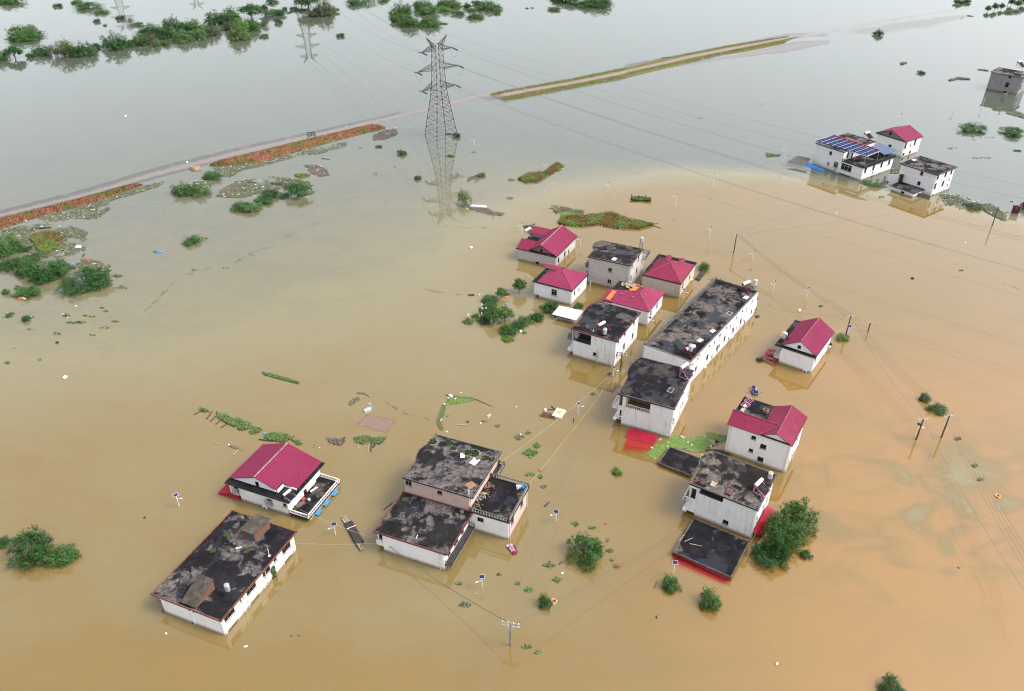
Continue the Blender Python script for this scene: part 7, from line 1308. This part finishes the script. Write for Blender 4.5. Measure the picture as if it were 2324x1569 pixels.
def person(loc,rz,label,skin_top,cloth,arms,hat=None,lean=.15):
    """one skinned figure seated on a thwart: pelvis root, spine, head, arms with five fingers, legs"""
    t=thing('person',label,'person',loc,rz,'people in the blue boat')
    V=[];E=[];Rr=[]
    def add(p,r,par=None):
        V.append(p); Rr.append(r); 
        if par is not None: E.append((par,len(V)-1))
        return len(V)-1
    l=lean; pel=add((0,0,.12),.155); sp=add((l*.4,0,.34),.14,pel); ch=add((l*.9,0,.56),.165,sp); nk=add((l*1.2,0,.72),.06,ch); jw=add((l*1.4+.02,0,.80),.075,nk); hd=add((l*1.5+.02,0,.90),.098,jw); add((l*1.5,0,.99),.07,hd); add((l*1.5+.115,0,.86),.016,jw)
    hands=[]
    for s in(-1,1):
        sh=add((l*.95,s*.19,.63),.07,ch); el=add(arms[s][0],.048,sh); wr=add(arms[s][1],.032,el); d=(Vector(arms[s][1])-Vector(arms[s][0])).normalized(); pm=add(tuple(Vector(arms[s][1])+d*.07),.034,wr); hands.append((Vector(arms[s][1])+d*.07,d,s))
        side=d.cross(Vector((0,0,1))).normalized()
        for k,(f,ln) in enumerate(((-1.2,.06),(-.4,.075),(.4,.07),(1.2,.055))):
            a=add(tuple(Vector(arms[s][1])+d*.11+side*f*.018),.0095,pm); add(tuple(Vector(arms[s][1])+d*(.11+ln*.6)+side*f*.02-Vector((0,0,ln*.6))),.008,a)
        add(tuple(Vector(arms[s][1])+d*.08+side*s*.05-Vector((0,0,.03))),.01,pm)
        hp=add((.05,s*.1,.1),.095,pel); kn=add((.46,s*.16,.22),.07,hp); an=add((.50,s*.15,-.14),.045,kn); add((.64,s*.16,-.17),.04,an)
    me=bpy.data.meshes.new('body'); me.from_pydata(V,E,[]); o=bpy.data.objects.new('body',me); COL.objects.link(o); o.parent=t
    m=o.modifiers.new('skin','SKIN'); m.use_smooth_shade=True; o.modifiers.new('sub','SUBSURF').levels=1; o.modifiers['sub'].render_levels=2
    sv=me.skin_vertices[0].data if me.skin_vertices else None
    if sv is None:
        bpy.context.view_layer.objects.active=o; sv=me.skin_vertices.new().data if hasattr(me.skin_vertices,'new') else None
    for i,r in enumerate(Rr): sv[i].radius=(r,r); sv[i].use_root=(i==0)
    me.materials.append(SKIN)
    def shell(nm,a,b,ra,rb,mat,z=0):
        q=MB(); a=Vector(a); b=Vector(b); q.tube(a,a.lerp(b,.5),ra,12,(ra+rb)/2*1.06); q.tube(a.lerp(b,.5),b,(ra+rb)/2*1.06,12,rb); return q.build(nm,mat,t)
    if cloth: 
        shell('shirt',(0,0,.1),(l*.95,0,.68),.185,.15,cloth)
        for s in(-1,1): shell('sleeve',(l*.95,s*.19,.63),Vector((l*.95,s*.19,.63)).lerp(Vector(arms[s][0]),.75),.085,.065,cloth)
    for s in(-1,1): shell('shorts',(.02,s*.1,.1),(.34,s*.14,.19),.12,.095,plain('dark_shorts',(.03,.03,.04),.8))
    hc=Vector((l*1.5,0,.93)); q=MB(); q.lathe([(.105,-.02),(.11,.03),(.085,.085),(.04,.108),(.005,.112)],14,tuple(hc+Vector((-.015,0,0)))); q.build('hair',HAIR,t)
    for s in(-1,1):
        q=MB(); q.lathe([(.001,-.012),(.012,0),(.001,.012)],8,(l*1.5+.108,s*.035,.905)); q.build('eye',HAIR,t); q=MB(); q.obox((l*1.5,s*.1,.885),(.04,.02,.06)); q.build('ear',SKIN,t)
    q=MB(); q.obox((l*1.4+.105,0,.815),(.012,.05,.012)); q.build('mouth',plain('lips',(.25,.08,.07),.6),t)
    if hat is not None: q=MB(); q.lathe([(.2,.0),(.13,.02),(.12,.1),(.01,.14)],16,tuple(hc)); q.build('hat',hat,t)
    return t
fwd=R(88)
person(BP+Vector((math.cos(fwd)*.42,math.sin(fwd)*.42,.27)),fwd+math.pi,'bare chested person with dark hair seated at the bow of the blue boat',True,None,{-1:((.3,-.36,.45),(.5,-.22,.3)),1:((.3,.36,.45),(.5,.22,.3))},None,.22)
person(BP+Vector((math.cos(fwd)*-1.02,math.sin(fwd)*-1.02,.25)),fwd,'person in dark shirt and pale cap rowing at the stern of the blue boat',False,plain('dark_shirt',(.05,.045,.06),.8),{-1:((.15,-.5,.5),(.28,-.66,.38)),1:((.15,.5,.5),(.28,.66,.38))},plain('pale_cap',(.35,.5,.42),.7),.15)
for s,nm in((-1,'right'),(1,'left')):
    q=MB(); f=Vector((math.cos(fwd),math.sin(fwd),0)); sd=Vector((-f.y,f.x,0)); a=BP+f*-.68+sd*s*.62+Vector((0,0,.66)); b=BP+f*-.25+sd*s*1.75+Vector((0,0,.02)); q.tube(a-a,b-a,.03,6); q.obox((b-a)*.95,(.5,.16,.04),Matrix.Rotation(math.atan2((b-a).y,(b-a).x),3,'Z')); tag(q.build('oar',M['pale_wood'],None,a),'wooden oar on the %s side of the blue boat'%nm,'oar')
